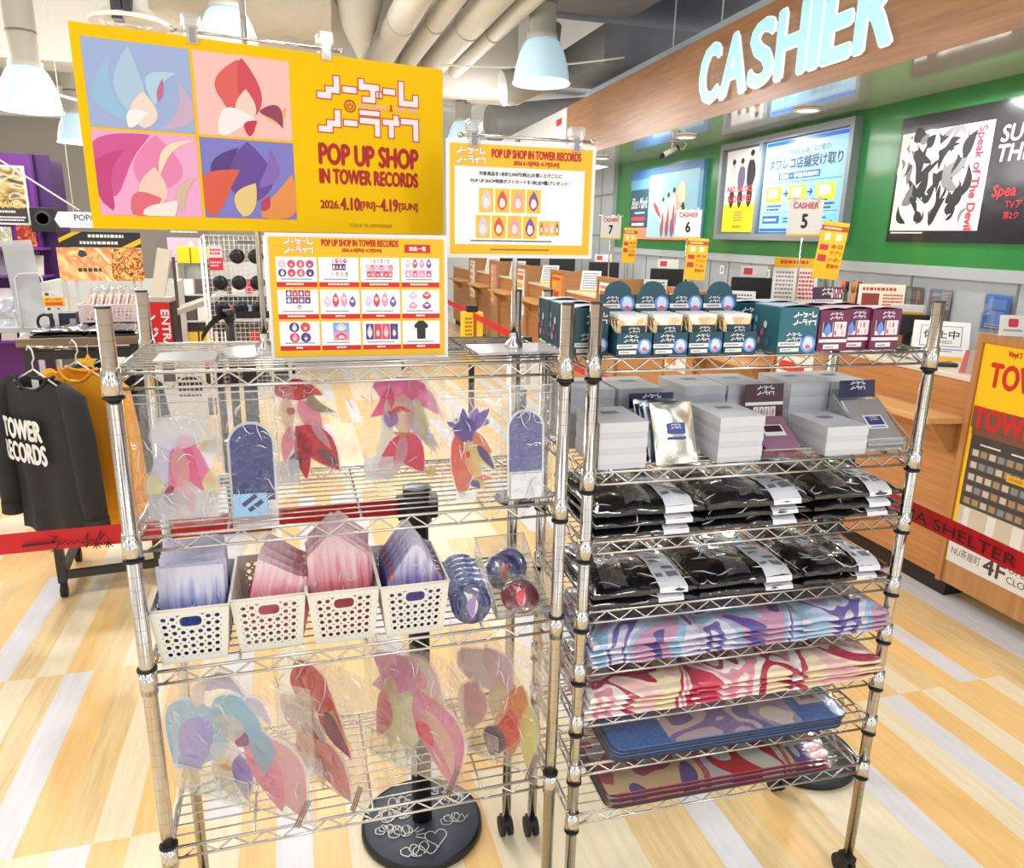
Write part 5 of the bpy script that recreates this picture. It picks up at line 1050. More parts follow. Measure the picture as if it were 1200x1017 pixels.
    # an odd orange front pair for the last basket keeps its own print
# round tin badges
def badge(label, loc, rot, cols, r_=.03, group=None, film=True):
    t = thing('tin_badge', label, 'badge', loc, 0, group); t.rotation_euler = rot
    mb = MB(); mb.lathe([(0, .0055), (r_*.6, .005), (r_*.9, .003), (r_, .0), (r_*.97, -.003), (r_*.85, -.003), (0, -.002)], 36); mb.build('tin_face', M(cols[0], .15, coat=1), t)
    mb = MB()
    for q, c_ in enumerate(cols[1:]):
        petal(mb, 0, -r_*.7+q*.001, (q-1)*r_*.35, r_*(.6-.1*q), r_*.22, T(0, 0, .0058+.0003*q), q, 0, (q-1)*.2)
    mb.build('print', [M(c_, .2, coat=1) for c_ in cols[1:]], t)
    if film:
        mb = MB(); mb.grid(lambda u, v: ((u-.5)*r_*2.3, (v-.5)*r_*2.5, .008*math.sin(PI*u)*math.sin(PI*v)+.003*noise.noise(Vector((u*5, v*5, loc[0]*90)))-.0005), 10, 10); mb.build('film', FILM, t)
    return t
NAV = [(32, 34, 92), (206, 216, 232), (236, 206, 190), (150, 120, 180)]
badge('round navy badge leaning foremost of the badge stack beside the baskets', (.602, .03, bz+.041), (1.15, 0, 0), NAV, .042, 'badges on the third shelf')
for q in range(6):
    badge('round blue-edged badge in film, %s behind the foremost navy badge' % ('next', 'second', 'third', 'fourth', 'fifth', 'last')[q], (.603, .052+q*.016, bz+.043+q*.004), (.95-.03*q, 0, 0), [(44, 84, 170), (60, 110, 200), (40, 60, 150), (90, 140, 214)], .042, 'badges on the third shelf')
badge('round violet badge leaning in the clear stand at the rear', (.704, .15, bz+.044), (1.1, 0, .1), [(56, 56, 120), (150, 110, 190), (240, 170, 120), (226, 110, 90)], .041, 'badges on the third shelf')
badge('round violet badge half hidden behind the other violet one', (.724, .172, bz+.044), (1.1, 0, -.25), [(66, 70, 130), (150, 110, 190), (240, 190, 180)], .04, 'badges on the third shelf')
badge('round dark red badge with pink shapes in the clear stand', (.714, .055, bz+.03), (.62, 0, -.1), [(110, 40, 54), (240, 120, 140), (250, 214, 220), (240, 90, 110)], .041, 'badges on the third shelf')
t = thing('badge_stand', 'clear acrylic stepped stand holding badges at the right end of the third shelf', 'display stand', (.655, .02, bz))
mb = MB(); mb.box(0, .118, 0, .2, 0, .002); mb.box(0, .118, .2, .203, 0, .1); mb.box(0, .118, .11, .113, 0, .05); mb.box(0, .118, .0, .003, 0, .02); mb.build('clear_steps', ACR, t)
for q in (0, .115): mb = MB(); mb.prism([(0, 0), (.203, 0), (.203, .1), (.11, .06), (0, .022)], q, q+.003, RZ(PI/2) @ RX(PI/2)); mb.build('clear_cheek', ACR, t)
mb = MB()
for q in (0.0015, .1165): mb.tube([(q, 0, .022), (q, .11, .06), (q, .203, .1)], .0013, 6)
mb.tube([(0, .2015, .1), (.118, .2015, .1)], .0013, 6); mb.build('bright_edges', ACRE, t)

# big bagged stands on the bottom shelf, turned to the side
sz = ZA[3]+SURF
BIG = [((-.012, .175), (.262, -.015), .315, 'blue', 'light blue and lilac petals', 12), ((.2, .215), (.37, -.005), .315, 'red', 'red and rose petals', 13),
       ((.395, .19), (.566, -.01), .315, 'pink', 'pink and cream petals', 14), ((.585, .17), (.742, -.006), .315, 'orange', 'orange and dark violet petals', 15)]
for (p0, p1, h_, cols, wh, sd) in BIG:
    dx, dy = p1[0]-p0[0], p1[1]-p0[1]; L_ = math.hypot(dx, dy); a_ = math.atan2(dy, dx)
    t = thing('bagged_stand', 'large clear bag with a cut-out of %s, bottom shelf' % wh, 'packet', (p0[0], p0[1], sz), a_, 'large bagged cut-outs on the bottom shelf')
    piece(t, 'printed_cutout', L_*.92, h_*.9, LAY[cols], L_*.04, .008)
    film_pouch(L_*1.06, h_*1.0, .018, sd, 16, 18, .008).build('film', FILM, t)
    fold_glints(t, L_*1.06, h_, sd, .018, 22)
    mb = MB(); mb.box(.01, L_*.6, -.012, -.009, .004, .07); mb.build('clear_base_plate', ACR, t)
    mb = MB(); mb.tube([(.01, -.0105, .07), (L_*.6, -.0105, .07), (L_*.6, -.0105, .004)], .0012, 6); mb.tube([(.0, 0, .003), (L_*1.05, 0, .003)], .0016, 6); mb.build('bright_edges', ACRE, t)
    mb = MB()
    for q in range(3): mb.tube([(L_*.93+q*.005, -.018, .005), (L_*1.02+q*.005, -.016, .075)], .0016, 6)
    mb.build('base_edge_reflection', M((150, 132, 126), .25, metal=.5), t)  # brownish bars painting the dark reflection in the base plate edges
# ================================================================ RACK TWO
rb = RB[2]
TEAL = M((24, 74, 88), .35); TEALL = M((40, 102, 116), .35); PURP = M((112, 36, 76), .35)
SILV = M((222, 196, 150), rough=.2, metal=.85, bump=.25, bscale=30)
LW = M((236, 232, 232), .5); DOT = [M(c, .4) for c in ((120, 160, 220), (226, 90, 110), (240, 150, 180), (110, 90, 170), (240, 226, 226))]
def face_print(mb, X, w, h, base):
    """logo, white strips and round picture on a box front; materials base..: white, white, ring, inner, rose"""
    logo(mb, w*.2, h*.93, w*.4, X, base)
    mb.rects([(0.01*w, h*.34, w*.62, h*.52), (w*.07, h*.1, w*.56, h*.26)], X, base, .0005)
    small_print(mb, w*.06, h*.48, w*.4, h*.1, 1, X, base+4, 2, .0008); small_print(mb, w*.12, h*.22, w*.3, h*.08, 1, X, base+4, 3, .0008)
    blob(mb, w*.78, h*.42, w*.2, w*.2, 0, 1, X, base+1, .0008, 0); blob(mb, w*.78, h*.44, w*.13, w*.15, 0, 3, X, base+2, .0010, .1); blob(mb, w*.78, h*.3, w*.07, w*.05, 0, 4, X, base+3, .0012, .1)
FP = [LW, M((110, 150, 220), .4), M((214, 222, 240), .4), M((226, 90, 110), .4), M((120, 120, 130), .5)]
def dots(mb, X, w, h, base):
    for q, (u, v) in enumerate(((.12, .62), (.4, .55), (.3, .28), (.62, .3), (.5, .78), (.14, .9))):
        blob(mb, w*u, h*v, .006, .0075, 0, q, X, base+q % 5, .0005, .04)
# open display boxes with headers
dz = ZB[0]+SURF
def display_box(label, l):
    t = thing('display_box', label, 'box', B(l, -.008, dz), rb, 'open teal display boxes on the top shelf')
    w, d, hf, hb = .0735, .094, .045, .085; th = .0012
    mb = MB(); mb.box(0, w, 0, th, 0, hf); mb.box(0, w, 0, d, 0, th); mb.box(0, w, d-th, d, 0, hb)
    for q in (0, w-th): mb.prism([(0, 0), (d, 0), (d, hb), (.012, hf), (0, hf)], q, q+th, RZ(PI/2) @ RX(PI/2))
    mb.build('box_tray', TEAL, t)
    X = T(0, -.0004, 0) @ FACE; mb = MB(); face_print(mb, X, w, hf, 0); mb.build('front_print', FP, t); mb = MB(); dots(mb, T(-.0004, 0, 0) @ RZ(-PI/2) @ T(-d, 0, 0) @ FACE, d, .06, 0); mb.build('side_print', DOT, t)
    P = [(-.003, .0), (.0765, .0), (.0765, .044), (.066, .045)] + [(.0367+.0295*math.cos(a), .045+.026*math.sin(a)) for a in [PI*i/18 for i in range(1, 18)]] + [(.0075, .045), (-.003, .044)]
    XH = T(0, d-.004, .066) @ RX(-.12) @ FACE
    mb = MB(); mb.prism(P, -.001, 0, XH); o = mb.build('header_card', TEAL, t)
    mb = MB(); XP = XH @ T(0, .0, .0004); logo(mb, .012, .041, .026, XP, 0); mb.rects([(-.001, .017, .05, .026)], XP, 0, .0005); small_print(mb, .008, .0245, .034, .006, 1, XP, 4, 3, .0008); blob(mb, .056, .026, .016, .016, 0, 1, XP, 1, .0008, 0); blob(mb, .056, .027, .0105, .012, 0, 3, XP, 2, .001, .1); blob(mb, .056, .018, .006, .004, 0, 4, XP, 3, .0012, .1)
    mb.build('header_print', FP, o)
    return t
ordn = ('first from the chrome post', 'second from the chrome post', 'third from the chrome post', 'fourth from the chrome post, by the teal box')
pk1 = None
for i, l in enumerate((.041, .1165, .192, .2675)):
    display_box('open teal box with an arched header, %s' % ordn[i], l)
    for q in range(5):
        lb = 'silver foil packet in the teal display box %s, %s' % (ordn[i].split(',')[0], ('foremost', 'second', 'third', 'fourth', 'rearmost')[q])
        loc = B(l+.004, .003+q*.0155, dz+.0025)
        if pk1 is None:
            t = thing('foil_packet', lb, 'packet', loc, rb, 'foil packets in the open teal boxes'); t.rotation_euler = (-.1, 0, rb)
            mb = MB()
            for sg in (-1, 1): mb.grid(lambda u, v, sg=sg: (.002+u*.062, sg*.006*math.sin(PI*u)**.5*math.sin(PI*min(v*1.05, 1))**.5, v*.072), 8, 9)
            mb.build('foil', SILV, t); mb = MB(); mb.box(.002, .064, -.0008, .0008, .068, .076); mb.build('crimped_edge', M((228, 226, 222), .3, metal=.6), t)
            mb = MB(); mb.rects([(.008, .03, .058, .055)], T(0, -.0068, 0) @ FACE, 0); logo(mb, .022, .052, .024, T(0, -.007, 0) @ FACE, 1); mb.build('packet_print', [M((20, 50, 66), .4), LW], t)
            pk1 = t
        else: dup(pk1, loc, label=lb, rot=(-.1+.015*(q-2), 0, rb+.01*((q*3+i) % 3-1)))
# closed teal boxes
def closed_box(label, l, d_, w, dp, h, mt, topm, group, purple=False, big=False):
    t = thing('closed_box', label, 'box', B(l, d_, dz), rb, group)
    mb = MB(); mb.box(0, w, 0, dp, 0, h, mi=0); mb.build('carton', mt, t, bevel=.0012)
    mb = MB(); mb.grid(lambda u, v: (u*w*1.0, v*dp, h+.0008+.004*math.sin(PI*u)*(1-v)), 8, 4); mb.build('lid_flap', topm, t)
    X = T(0, -.0006, 0) @ FACE; mb = MB()
    if purple:
        logo(mb, w*.32, h*.95, w*.42, X, 0); mb.rects([(w*.12, h*.36, w*.46, h*.72), (w*.5, h*.36, w*.9, h*.72), (w*.04, h*.22, w*.96, h*.3), (w*.2, h*.06, w*.72, h*.17)], X, 0, .0004)
        mb.rects([(w*.14, h*.46, w*.44, h*.72)], X, 5, .0006); petal(mb, w*.28, h*.36, w*.3, h*.7, w*.11, X, 1, .0008); 
        for q in range(6): blob(mb, w*(.55+.06*q), h*(.45+.16*(q % 2)), w*.035, h*.07, 0, q, X, (3, 6, 2)[q % 3], .0008, .1)
        small_print(mb, w*.26, h*.13, w*.36, h*.05, 1, X, 4, 3, .0008)
        XS = T(-.0006, 0, 0) @ RZ(-PI/2) @ T(-dp, 0, 0) @ FACE
        mb.build('front_print', FP+[M((70, 50, 100), .4), M((240, 170, 160), .4)], t)
    else:
        logo(mb, w*.34, h*.9, w*.6, X, 0); face_print(mb, X @ T(0, 0, 0), w, h*.5, 0)
        mb.build('front_print', FP, t); mb = MB(); dots(mb, T(-.0006, 0, 0) @ RZ(-PI/2) @ T(-dp, 0, 0) @ FACE, dp, h*.75, 0); mb.build('side_print', DOT, t)
    return t
TW = M((190, 206, 226), .4); PWH = M((236, 214, 226), .4)
for q, (l, d_) in enumerate(((-.034, .022), (-.034, .105), (-.034, .19))):
    closed_box('closed teal box at the left end of the top shelf, %s' % ('nearest', 'middle one', 'rearmost')[q], l, d_, .07, .08, .09, TEAL, TW, 'closed teal boxes on the top shelf')
closed_box('closed teal box with large logo beside the purple boxes', .381, -.02, .088, .095, .093, TEALL, TW, 'closed teal boxes on the top shelf')
for q, (l, d_) in enumerate(((.345, .11), (.43, .11), (.36, .21))):
    closed_box('closed teal box in the rear row, %s' % ('behind the fourth open display box', 'behind the large-logo teal box', 'hindmost')[q], l, d_, .08, .09, .09, TEAL, TW, 'closed teal boxes on the top shelf')
for q, (l, d_, lab) in enumerate(((.487, .0, 'purple box with white pictures, first next to the large-logo teal box'), (.560, .022, 'purple box set slightly back between two purple boxes'), (.626, .014, 'purple box with white pictures at the right end of the row'), (.53, .12, 'purple box in the rear row behind the first purple box'), (.605, .12, 'purple box in the rear row behind the right purple box'))):
    closed_box(lab, l, d_, .072, .08, .085, PURP, PWH, 'purple boxes on the top shelf', True)
def header(name, lab, l, d_, zb, w, h, col, strip, lean=.15, extra=None, z0_=None):
    t = thing(name, lab, 'header card', B(l, d_, zb), rb); X = RX(-lean) @ FACE
    mb = MB(); mb.prism([(0, 0), (w, 0), (w, h), (0, h)], -.0012, 0, X); mb.build('card', M(col, .3), t)
    mb = MB(); logo(mb, w*.3, h*(.95 if h < .06 else .97), w*.42 if h < .06 else w*.45, X, 0)
    if strip: mb.rects([(0, 0, w, h*.22)], X, 0, .0005); small_print(mb, w*.06, h*.18, w*.8, h*.13, 1, X, 1, 4, .0008)
    if extra: extra(mb, X, w, h)
    mb.build('print', [M((238, 236, 236), .4), M((110, 110, 120), .5), M((226, 140, 150), .4), M((200, 120, 130), .4)], t)
    return t
def ex_p(mb, X, w, h):
    for q in range(8): blob(mb, w*(.64+.045*q), h*(.45+.3*(q % 2)), w*.03, h*.16, 0, q, X, (0, 2, 3)[q % 3], .0009, .1)
header('header_card', 'small dark purple header card standing behind the purple boxes', .545, .11, dz+.0895, .075, .034, (66, 26, 60), True, .1, ex_p)

# grey boxes on the second shelf
gz = ZB[1]+SURF
GB = M((196, 199, 206), .45); GBT = M((176, 180, 188), .4); GLID = M((204, 206, 211), .45)
gb0 = None
def grey(label, l, d_, k):
    global gb0
    loc = B(l, d_, gz+.0324*k)
    if gb0 is None:
        t = thing('grey_box', label, 'box', loc, rb, 'grey boxes on the second shelf')
        mb = MB(); mb.box(.001, .103, .001, .139, 0, .02); mb.build('base_tray', GB, t)
        mb = MB(); mb.box(0, .104, 0, .14, .0105, .032); mb.build('lid', GLID, t, bevel=.0008)
        mb = MB(); mb.rects([(.035, .075, .072, .098)], T(0, 0, .0323), 0); o = mb.build('top_label', M((126, 132, 150), .4), t)
        gb0 = t
    else: dup(gb0, loc, label=label)
hn = ('lowest', 'second from the bottom', 'third from the bottom', 'topmost')
for l, d_, n, wh in ((.019, .0, 3, 'front stack beside the left post'), (.284, .002, 3, 'front stack right of the silver packet'), (.543, .002, 2, 'front stack left of the clear case')):
    for k in range(n): grey('grey box, %s of the %s' % (hn[k] if k < n-1 else 'topmost', wh), l, d_, k)
for l, n, wh in ((.012, 4, 'rear stack behind the left post'), (.125, 4, 'rear stack behind the navy header card'), (.283, 4, 'rear stack just right of the navy card'), (.392, 4, 'rear stack behind the maroon header card'), (.556, 4, 'rear stack right of the maroon header card'), (.664, 4, 'rear stack behind the right navy header card')):
    for k in range(n): grey('grey box, %s of the %s' % (hn[k], wh), l, .165, k)
# headers and packets among them
header('header_card', 'navy header card standing behind the silver packet on the second shelf', .134, .125, gz+.084, .104, .042, (22, 28, 82), True)
t = thing('foil_pack', 'silver foil packet with a blue label leaning on the second shelf', 'packet', B(.152, .012, gz), rb); t.rotation_euler = (-.42, 0, rb)
mb = MB()
for sg in (-1, 1): mb.grid(lambda u, v, sg=sg: (u*.094, sg*(.006*math.sin(PI*u)**.6*math.sin(PI*v)**.6)+.0011*noise.noise(Vector((u*3, v*5, sg))), v*.13), 14, 16)
mb.build('foil', M((226, 224, 206), rough=.14, metal=.9), t)
mb = MB(); X = T(0, -.0085, 0) @ FACE; mb.rects([(.03, .062, .07, .085), (.03, .05, .07, .0555)], X, 0); logo(mb, .038, .083, .022, X, 1); mb.build('label', [M((34, 62, 142), .4), LW], t)
mb = MB(); mb.rects([(-.004, .006, .098, .034)], T(0, -.0095, 0) @ FACE, 0); mb.build('clear_flap', FILMS, t)
for q in range(3):
    t = thing('foil_pack', 'silver foil packet stacked behind the labelled one, %s' % ('next to it', 'second behind', 'rearmost')[q], 'packet', B(.144-.004*q, .03+.016*q, gz), rb, 'foil packets behind the labelled one'); t.rotation_euler = (-.42, 0, rb)
    mb = MB()
    for sg in (-1, 1): mb.grid(lambda u, v, sg=sg: (u*.094, sg*(.006*math.sin(PI*u)**.6*math.sin(PI*v)**.6)+.0022*noise.noise(Vector((u*4, v*7, sg+q*3))), v*.128), 10, 12)
    mb.build('foil', M((150, 154, 164), rough=.2, metal=.9), t)
def ex_m(mb, X, w, h):
    mb.rects([(0, h*.60, w, h*.66)], X, 0, .0005)
    for q in range(4): mb.rects([(w*(.22+.15*q), h*.38, w*(.35+.15*q), h*.57)], X, 0, .0005); petal(mb, w*(.285+.15*q), h*.39, w*(.285+.15*q), h*.56, w*.035, X, 2+q % 2, .0007)
    for q in range(2): blob(mb, w*(.68+.17*q), h*.29, w*.06, h*.05, 0, q, X, 2, .0007, .1); mb.rects([(w*(.6+.15*q), h*.06, w*(.7+.15*q), h*.17)], X, 2, .0007)
t = header('header_card', 'tall maroon header card between grey box stacks', .425, .135, gz+.012, .098, .122, (64, 20, 36), False, .1, ex_m)
t = thing('clear_bin', 'low clear tray holding a mauve packet under the maroon header card', 'tray', B(.397, .004, gz), rb); mb = MB(); mb.box(0, .112, 0, .12, 0, .002); mb.box(0, .112, 0, .002, 0, .02); mb.box(0, .002, 0, .12, 0, .02); mb.box(.11, .112, 0, .12, 0, .02); mb.build('tray', ACR, t)
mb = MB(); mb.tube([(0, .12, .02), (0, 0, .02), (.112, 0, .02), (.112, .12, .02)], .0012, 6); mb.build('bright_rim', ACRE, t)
for q in range(2):
    t = thing('mauve_packet', 'flat mauve packet lying in the clear tray, %s' % ('upper with a white label', 'lower one')[q], 'packet', B(.408-.006*q, .02+.012*q, gz+.014-.008*q), rb); t.rotation_euler = (.5, 0, rb-.05)
    mb = MB(); mb.box(0, .085, 0, .105, 0, .005); mb.build('packet_body', M((150, 110, 132) if q == 0 else (60, 60, 80), .25, coat=.5), t, bevel=.002)
    if q == 0: mb = MB(); mb.rects([(.018, .04, .068, .075)], T(0, 0, .0054), 0); mb.rects([(.022, .052, .064, .072)], T(0, 0, .0057), 1); mb.build('label', [WHITE, M((72, 30, 50), .4)], t)
header('header_card', 'navy header card standing behind the clear case at the right end', .655, .12, gz+.1, .096, .04, (26, 26, 78), False)
t = thing('clear_case', 'tilted clear case with a small blue label at the right end of the second shelf', 'case', B(.655, .01, gz), rb)
X0 = T(0, .004, .004) @ RX(.62)
mb = MB(); mb.box(0, .1, 0, .135, 0, .018, X0); mb.build('inner_packet', M((170, 172, 172), .2, metal=.3, coat=.6), t, bevel=.003)
mb = MB(); mb.rects([(.028, .045, .078, .085)], X0, 0, .0186); mb.rects([(.032, .056, .074, .081)], X0, 1, .019); logo(mb, .042, .079, .022, X0 @ T(0, 0, .019), 0); mb.rects([(.034, .048, .072, .052)], X0, 2, .019); mb.build('label', [WHITE, M((56, 60, 120), .4), M((120, 140, 190), .4)], t)
mb = MB(); mb.box(-.004, .108, 0, .002, 0, .03); mb.box(-.004, .108, 0, .13, 0, .002); mb.box(-.004, .108, .128, .13, 0, .105)
for q in (-.004, .106): mb.prism([(0, 0), (.13, 0), (.13, .105), (0, .03)], q, q+.002, RZ(PI/2) @ RX(PI/2))
mb.build('clear_holder', ACR, t)
mb = MB()
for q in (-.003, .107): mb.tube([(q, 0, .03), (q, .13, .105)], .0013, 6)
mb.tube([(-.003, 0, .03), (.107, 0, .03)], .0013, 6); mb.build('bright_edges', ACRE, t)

# soft folded goods -----------------------------------------------------
def slab_fn(w, d, h, seed, wr, front=.75):
    o = Vector((seed*2.3, seed*1.1, 0))
    def top(u, v):
        eu = 1-abs(2*u-1)**5; ev = 1-abs(2*v-1)**6
        n_ = noise.noise(Vector((u*4, v*4, 0))+o)*wr+abs(noise.noise(Vector((u*8, v*7, 5))+o))*wr*1.1
        return h*(.42+.58*max(eu, 0)**.8*max(ev, 0)**.6)+n_*(.35+.65*max(eu, 0))
    def fn(u, v): 
        wob = noise.noise(Vector((u*3, v*3, 8))+o)
        return ((u*w)+wob*.006*(1 if 0 < v < 1 else 1), v*d+noise.noise(Vector((u*5, v*2, 4))+o)*.006, top(u, v))
    return fn, top
def soft_slab(t, name, w, d, h, seed, mt, wr=.004, nu=22, nv=16):
    fn, top = slab_fn(w, d, h, seed, wr)
    mb = MB(); mb.grid(fn, nu, nv)
    def bot(u, v): p = fn(u, v); return (p[0], p[1], .0006 if 0 < u < 1 and 0 < v < 1 else .002)
    mb.grid(lambda u, v: bot(1-u, v), nu, nv)
    # rim between top and bottom: rounded bulge
    def rimp(s):
        s = s % 1.0
        if s < .25: return (s*4, 0)
        if s < .5: return (1, (s-.25)*4)
        if s < .75: return (1-(s-.5)*4, 1)
        return (0, 1-(s-.75)*4)
    def rim(a, b):
        u, v = rimp(a); p = fn(u, v); bul = .004*math.sin(PI*b)
        nx = (-1 if u == 0 else 1 if u == 1 else 0); ny = (-1 if v == 0 else 1 if v == 1 else 0)
        return (p[0]+nx*bul, p[1]+ny*bul, .002+(p[2]-.002)*b)
    mb.grid(rim, 80, 3)
    return mb.build(name, mt, t), fn
BAGM = M((17, 17, 20), rough=.16, coat=1, bump=.55, bscale=34)
BAGM2 = M((18, 19, 22), rough=.12, coat=1, bump=.6, bscale=16)
LBL = M((222, 224, 230), .3, coat=.6)
def shirt_bag(label, l, d_, z, w, d, h, seed, group, tilt=0, glare=None):
    t = thing('bagged_shirt', label, 'packaged shirt', B(l, d_, z), rb, group)
    o, fn = soft_slab(t, 'black_folded_shirt', w, d, h, seed, BAGM if seed % 2 else BAGM2, .006)
    def strip(u0, u1, v0, v1, lift):
        def g(a, b):
            u = u0+(u1-u0)*a; v = v0+(v1-v0)*b; p = fn(max(0, min(1, u)), max(0, v)); return (p[0], p[1]-(.002 if v <= 0 else 0), p[2]+lift)
        return g
    mb = MB(); mb.grid(strip(.62, .88, 0, .5, .002), 6, 10); u0 = fn(.62, 0); u1 = fn(.88, 0)
    mb.add([(u0[0], u0[1]-.006, .004), (u1[0], u1[1]-.006, .004), (u1[0], u1[1]-.003, u1[2]+.002), (u0[0], u0[1]-.003, u0[2]+.002)], [(0, 1, 2, 3)])
    lo = mb.build('white_label', LBL, t)
    mb = MB()
    for a0, a1, b0, b1 in ((.12, .7, .78, .84), (.12, .5, .62, .67), (.45, .9, .42, .5), (.1, .35, .2, .3), (.5, .92, .18, .34)): mb.grid(lambda a, b: strip(.62, .88, 0, .5, .0026)(a0+(a1-a0)*a, b0+(b1-b0)*b), 3, 3)
    mb.build('label_print', M((120, 122, 130), .5), lo)
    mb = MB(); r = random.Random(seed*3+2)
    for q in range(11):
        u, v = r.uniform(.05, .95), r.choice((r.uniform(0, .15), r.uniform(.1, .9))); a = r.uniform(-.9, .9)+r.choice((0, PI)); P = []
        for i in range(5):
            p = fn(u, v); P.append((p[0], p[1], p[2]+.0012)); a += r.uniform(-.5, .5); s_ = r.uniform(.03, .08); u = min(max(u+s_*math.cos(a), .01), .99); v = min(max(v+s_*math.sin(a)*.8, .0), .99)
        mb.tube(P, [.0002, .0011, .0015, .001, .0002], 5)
    mb.build('film_glints', GLINT, t)  # white tubes painting the sharp glints on the shirt film
    if h > .028:
        mb = MB(); u0 = r.uniform(.1, .35); mb.grid(lambda a, b: (lambda p: (p[0], p[1], p[2]+.004+.004*math.sin(PI*a)))(fn(u0+.22*a+.12*b, .02+.7*b)), 6, 10); mb.build('loose_film_flap', clear('flap_film', base=.12, edge=.8, rough=.08, crinkle=.6, cscale=10, milky=.06), t)
    return t
for sh, zz, hs, grp in ((2, ZB[2]+SURF, .025, 'third shelf'), (3, ZB[3]+SURF, .024, 'fourth shelf')):
    for p_, (l0, l1, wh) in enumerate(((.02, .262, 'pile beside the left post'), (.272, .525, 'middle pile'), (.535, .756, 'pile beside the right post'))):
        n = 3 if sh == 2 else 2
        for k in range(n):
            top_ = k == n-1
            shirt_bag('black folded shirt in film, %s of the %s, %s' % (('lowest', 'middle', 'topmost')[k] if n == 3 else ('lower', 'upper')[k], wh, grp), l0+rnd.uniform(-.004, .004), .0+rnd.uniform(-.004, .004), zz+k*hs*.93, l1-l0, .27, hs*(1.25 if top_ else .98), sh*20+p_*5+k, 'bagged black shirts on the %s' % grp)
BLUEP = [(176, 204, 226), (206, 202, 222), (108, 96, 166), (214, 210, 226), (150, 190, 216), (196, 150, 176), (90, 78, 150)]
ROSEP = [(206, 60, 90), (236, 222, 212), (226, 150, 166), (240, 232, 226), (176, 40, 76), (232, 214, 176), (230, 186, 186)]
def pile(mat_cols, zz, h, n, spans, d, seed, words_, grp, dmax, lab, gap=.9, dpt=-.02):
    for p_, (l0, l1, wh) in enumerate(spans):
        mt = art('%s_print_%d' % (grp.split()[0], p_), mat_cols, 5.2, seed+p_*2, .28, 1.3, .6, (1, 1, 1), .3)
        for k in range(n):
            t = thing(words_, '%s, %s of the %s' % (lab, ('lowest', 'second lowest', 'third lowest', 'topmost')[k if k < n-1 else 3], wh), 'folded fabric', B(l0+rnd.uniform(-.005, .005), dpt+rnd.uniform(-.005, .005), zz+k*h*gap), rb, grp)
            soft_slab(t, 'printed_cloth', l1-l0, d, h*(2.1 if k == n-1 else 1.05), seed*7+p_*5+k, mt, .0035)
            mb = MB(); fn, _t = slab_fn(l1-l0, d, h*(2.1 if k == n-1 else 1.05), seed*7+p_*5+k, .0035); mb.grid(lambda a, b: (lambda p: (p[0], p[1]-.001, p[2]+.002))(fn(a, b)), 12, 8); mb.build('film', FILMS, t)
pile(BLUEP, ZB[4]+SURF, .0145, 4, ((.02, .285, 'pile by the left post, fifth shelf'), (.275, .54, 'middle pile, fifth shelf'), (.525, .757, 'pile by the right post, fifth shelf')), .26, 3, 'printed_towel', 'blue printed towels on the fifth shelf', .3, 'blue and lavender folded towel')
pile(ROSEP, ZB[5]+SURF, .0145, 4, ((.02, .275, 'pile by the left post, sixth shelf'), (.265, .535, 'middle pile, sixth shelf'), (.515, .757, 'pile by the right post, sixth shelf')), .26, 5, 'printed_towel', 'rose printed towels on the sixth shelf', .3, 'rose and white folded towel')
def mats(zz, n, l0, l1, d0, d1, cols_edge, cols_art, seed, lab, grp):
    w, d = l1-l0, d1-d0
    am = art('mat_print_%d' % seed, cols_art, 3.4, seed, .2, 1.3, .8)
    for k in range(n):
        t = thing('printed_mat', '%s, %s of its stack' % (lab, ('lowest', 'second from the bottom', 'third from the bottom', 'fourth from the bottom', 'topmost')[k if k < n-1 else 4]), 'mat', B(l0+rnd.uniform(-.004, .004), d0+rnd.uniform(-.003, .003), zz+k*.0085), rb+rnd.uniform(-.006, .006), grp)
        mb = MB(); mb.rbox(0, w, 0, d, .0, .004, .03, 6); mb.build('mat_backing', M((44, 42, 62), .4), t)
        mb = MB(); mb.rbox(.002, w-.002, .002, d-.002, .004, .0072, .028, 6); o = mb.build('mat_border', M(cols_edge, .25, coat=.7), t)
        mb = MB(); mb.rbox(.14 if seed == 31 else .004, w-(.13 if seed == 31 else .05), .003, d-.004, .0073, .0078, .004, 3); mb.build('mat_print', am, t)
        if k == n-1:
            mb = MB(); mb.box(w-.1, w-.03, .06, .12, .0082, .0086); o2 = mb.build('price_label', LBL, t); mb = MB(); r_ = random.Random(3)
            for q in range(14): mb.rects([(w-.085+q*.003, .078, w-.0838+q*.003+r_.uniform(0, .001), .1)], I4, 0, .0088)
            mb.build('bar_code', DK, o2)
        mb = MB(); mb.grid(lambda u, v: (-.008+u*(w+.016), -.006+v*(d+.012), .0092+.0012*noise.noise(Vector((u*9, v*6, k+seed)))), 18, 10); mb.build('film', FILMS, t)
mats(ZB[6]+SURF, 4, .085, .695, -.016, .24, (52, 120, 196), [(216, 196, 206), (150, 130, 180), (226, 206, 200), (120, 120, 170), (184, 170, 196), (236, 224, 214)], 31, 'blue-edged printed mat on the seventh shelf', 'blue-edged mats on the seventh shelf')
mats(ZB[7]+SURF, 5, .08, .675, -.012, .24, (196, 60, 76), [(232, 226, 216), (206, 40, 50), (206, 204, 206), (196, 96, 104), (230, 196, 150), (110, 90, 150), (200, 206, 190)], 37, 'red-edged printed mat on the lowest shelf', 'red-edged mats on the lowest shelf')
# clear film bundle hanging on the left side of this rack
t = thing('film_bundle', 'clear film bundle hanging between the two middle posts of the racks', 'wrapper', (.806, .05, .50), 1.52); film_pouch(.16, .5, .012, 33, 10, 22, .008).build('film', FILM, t)
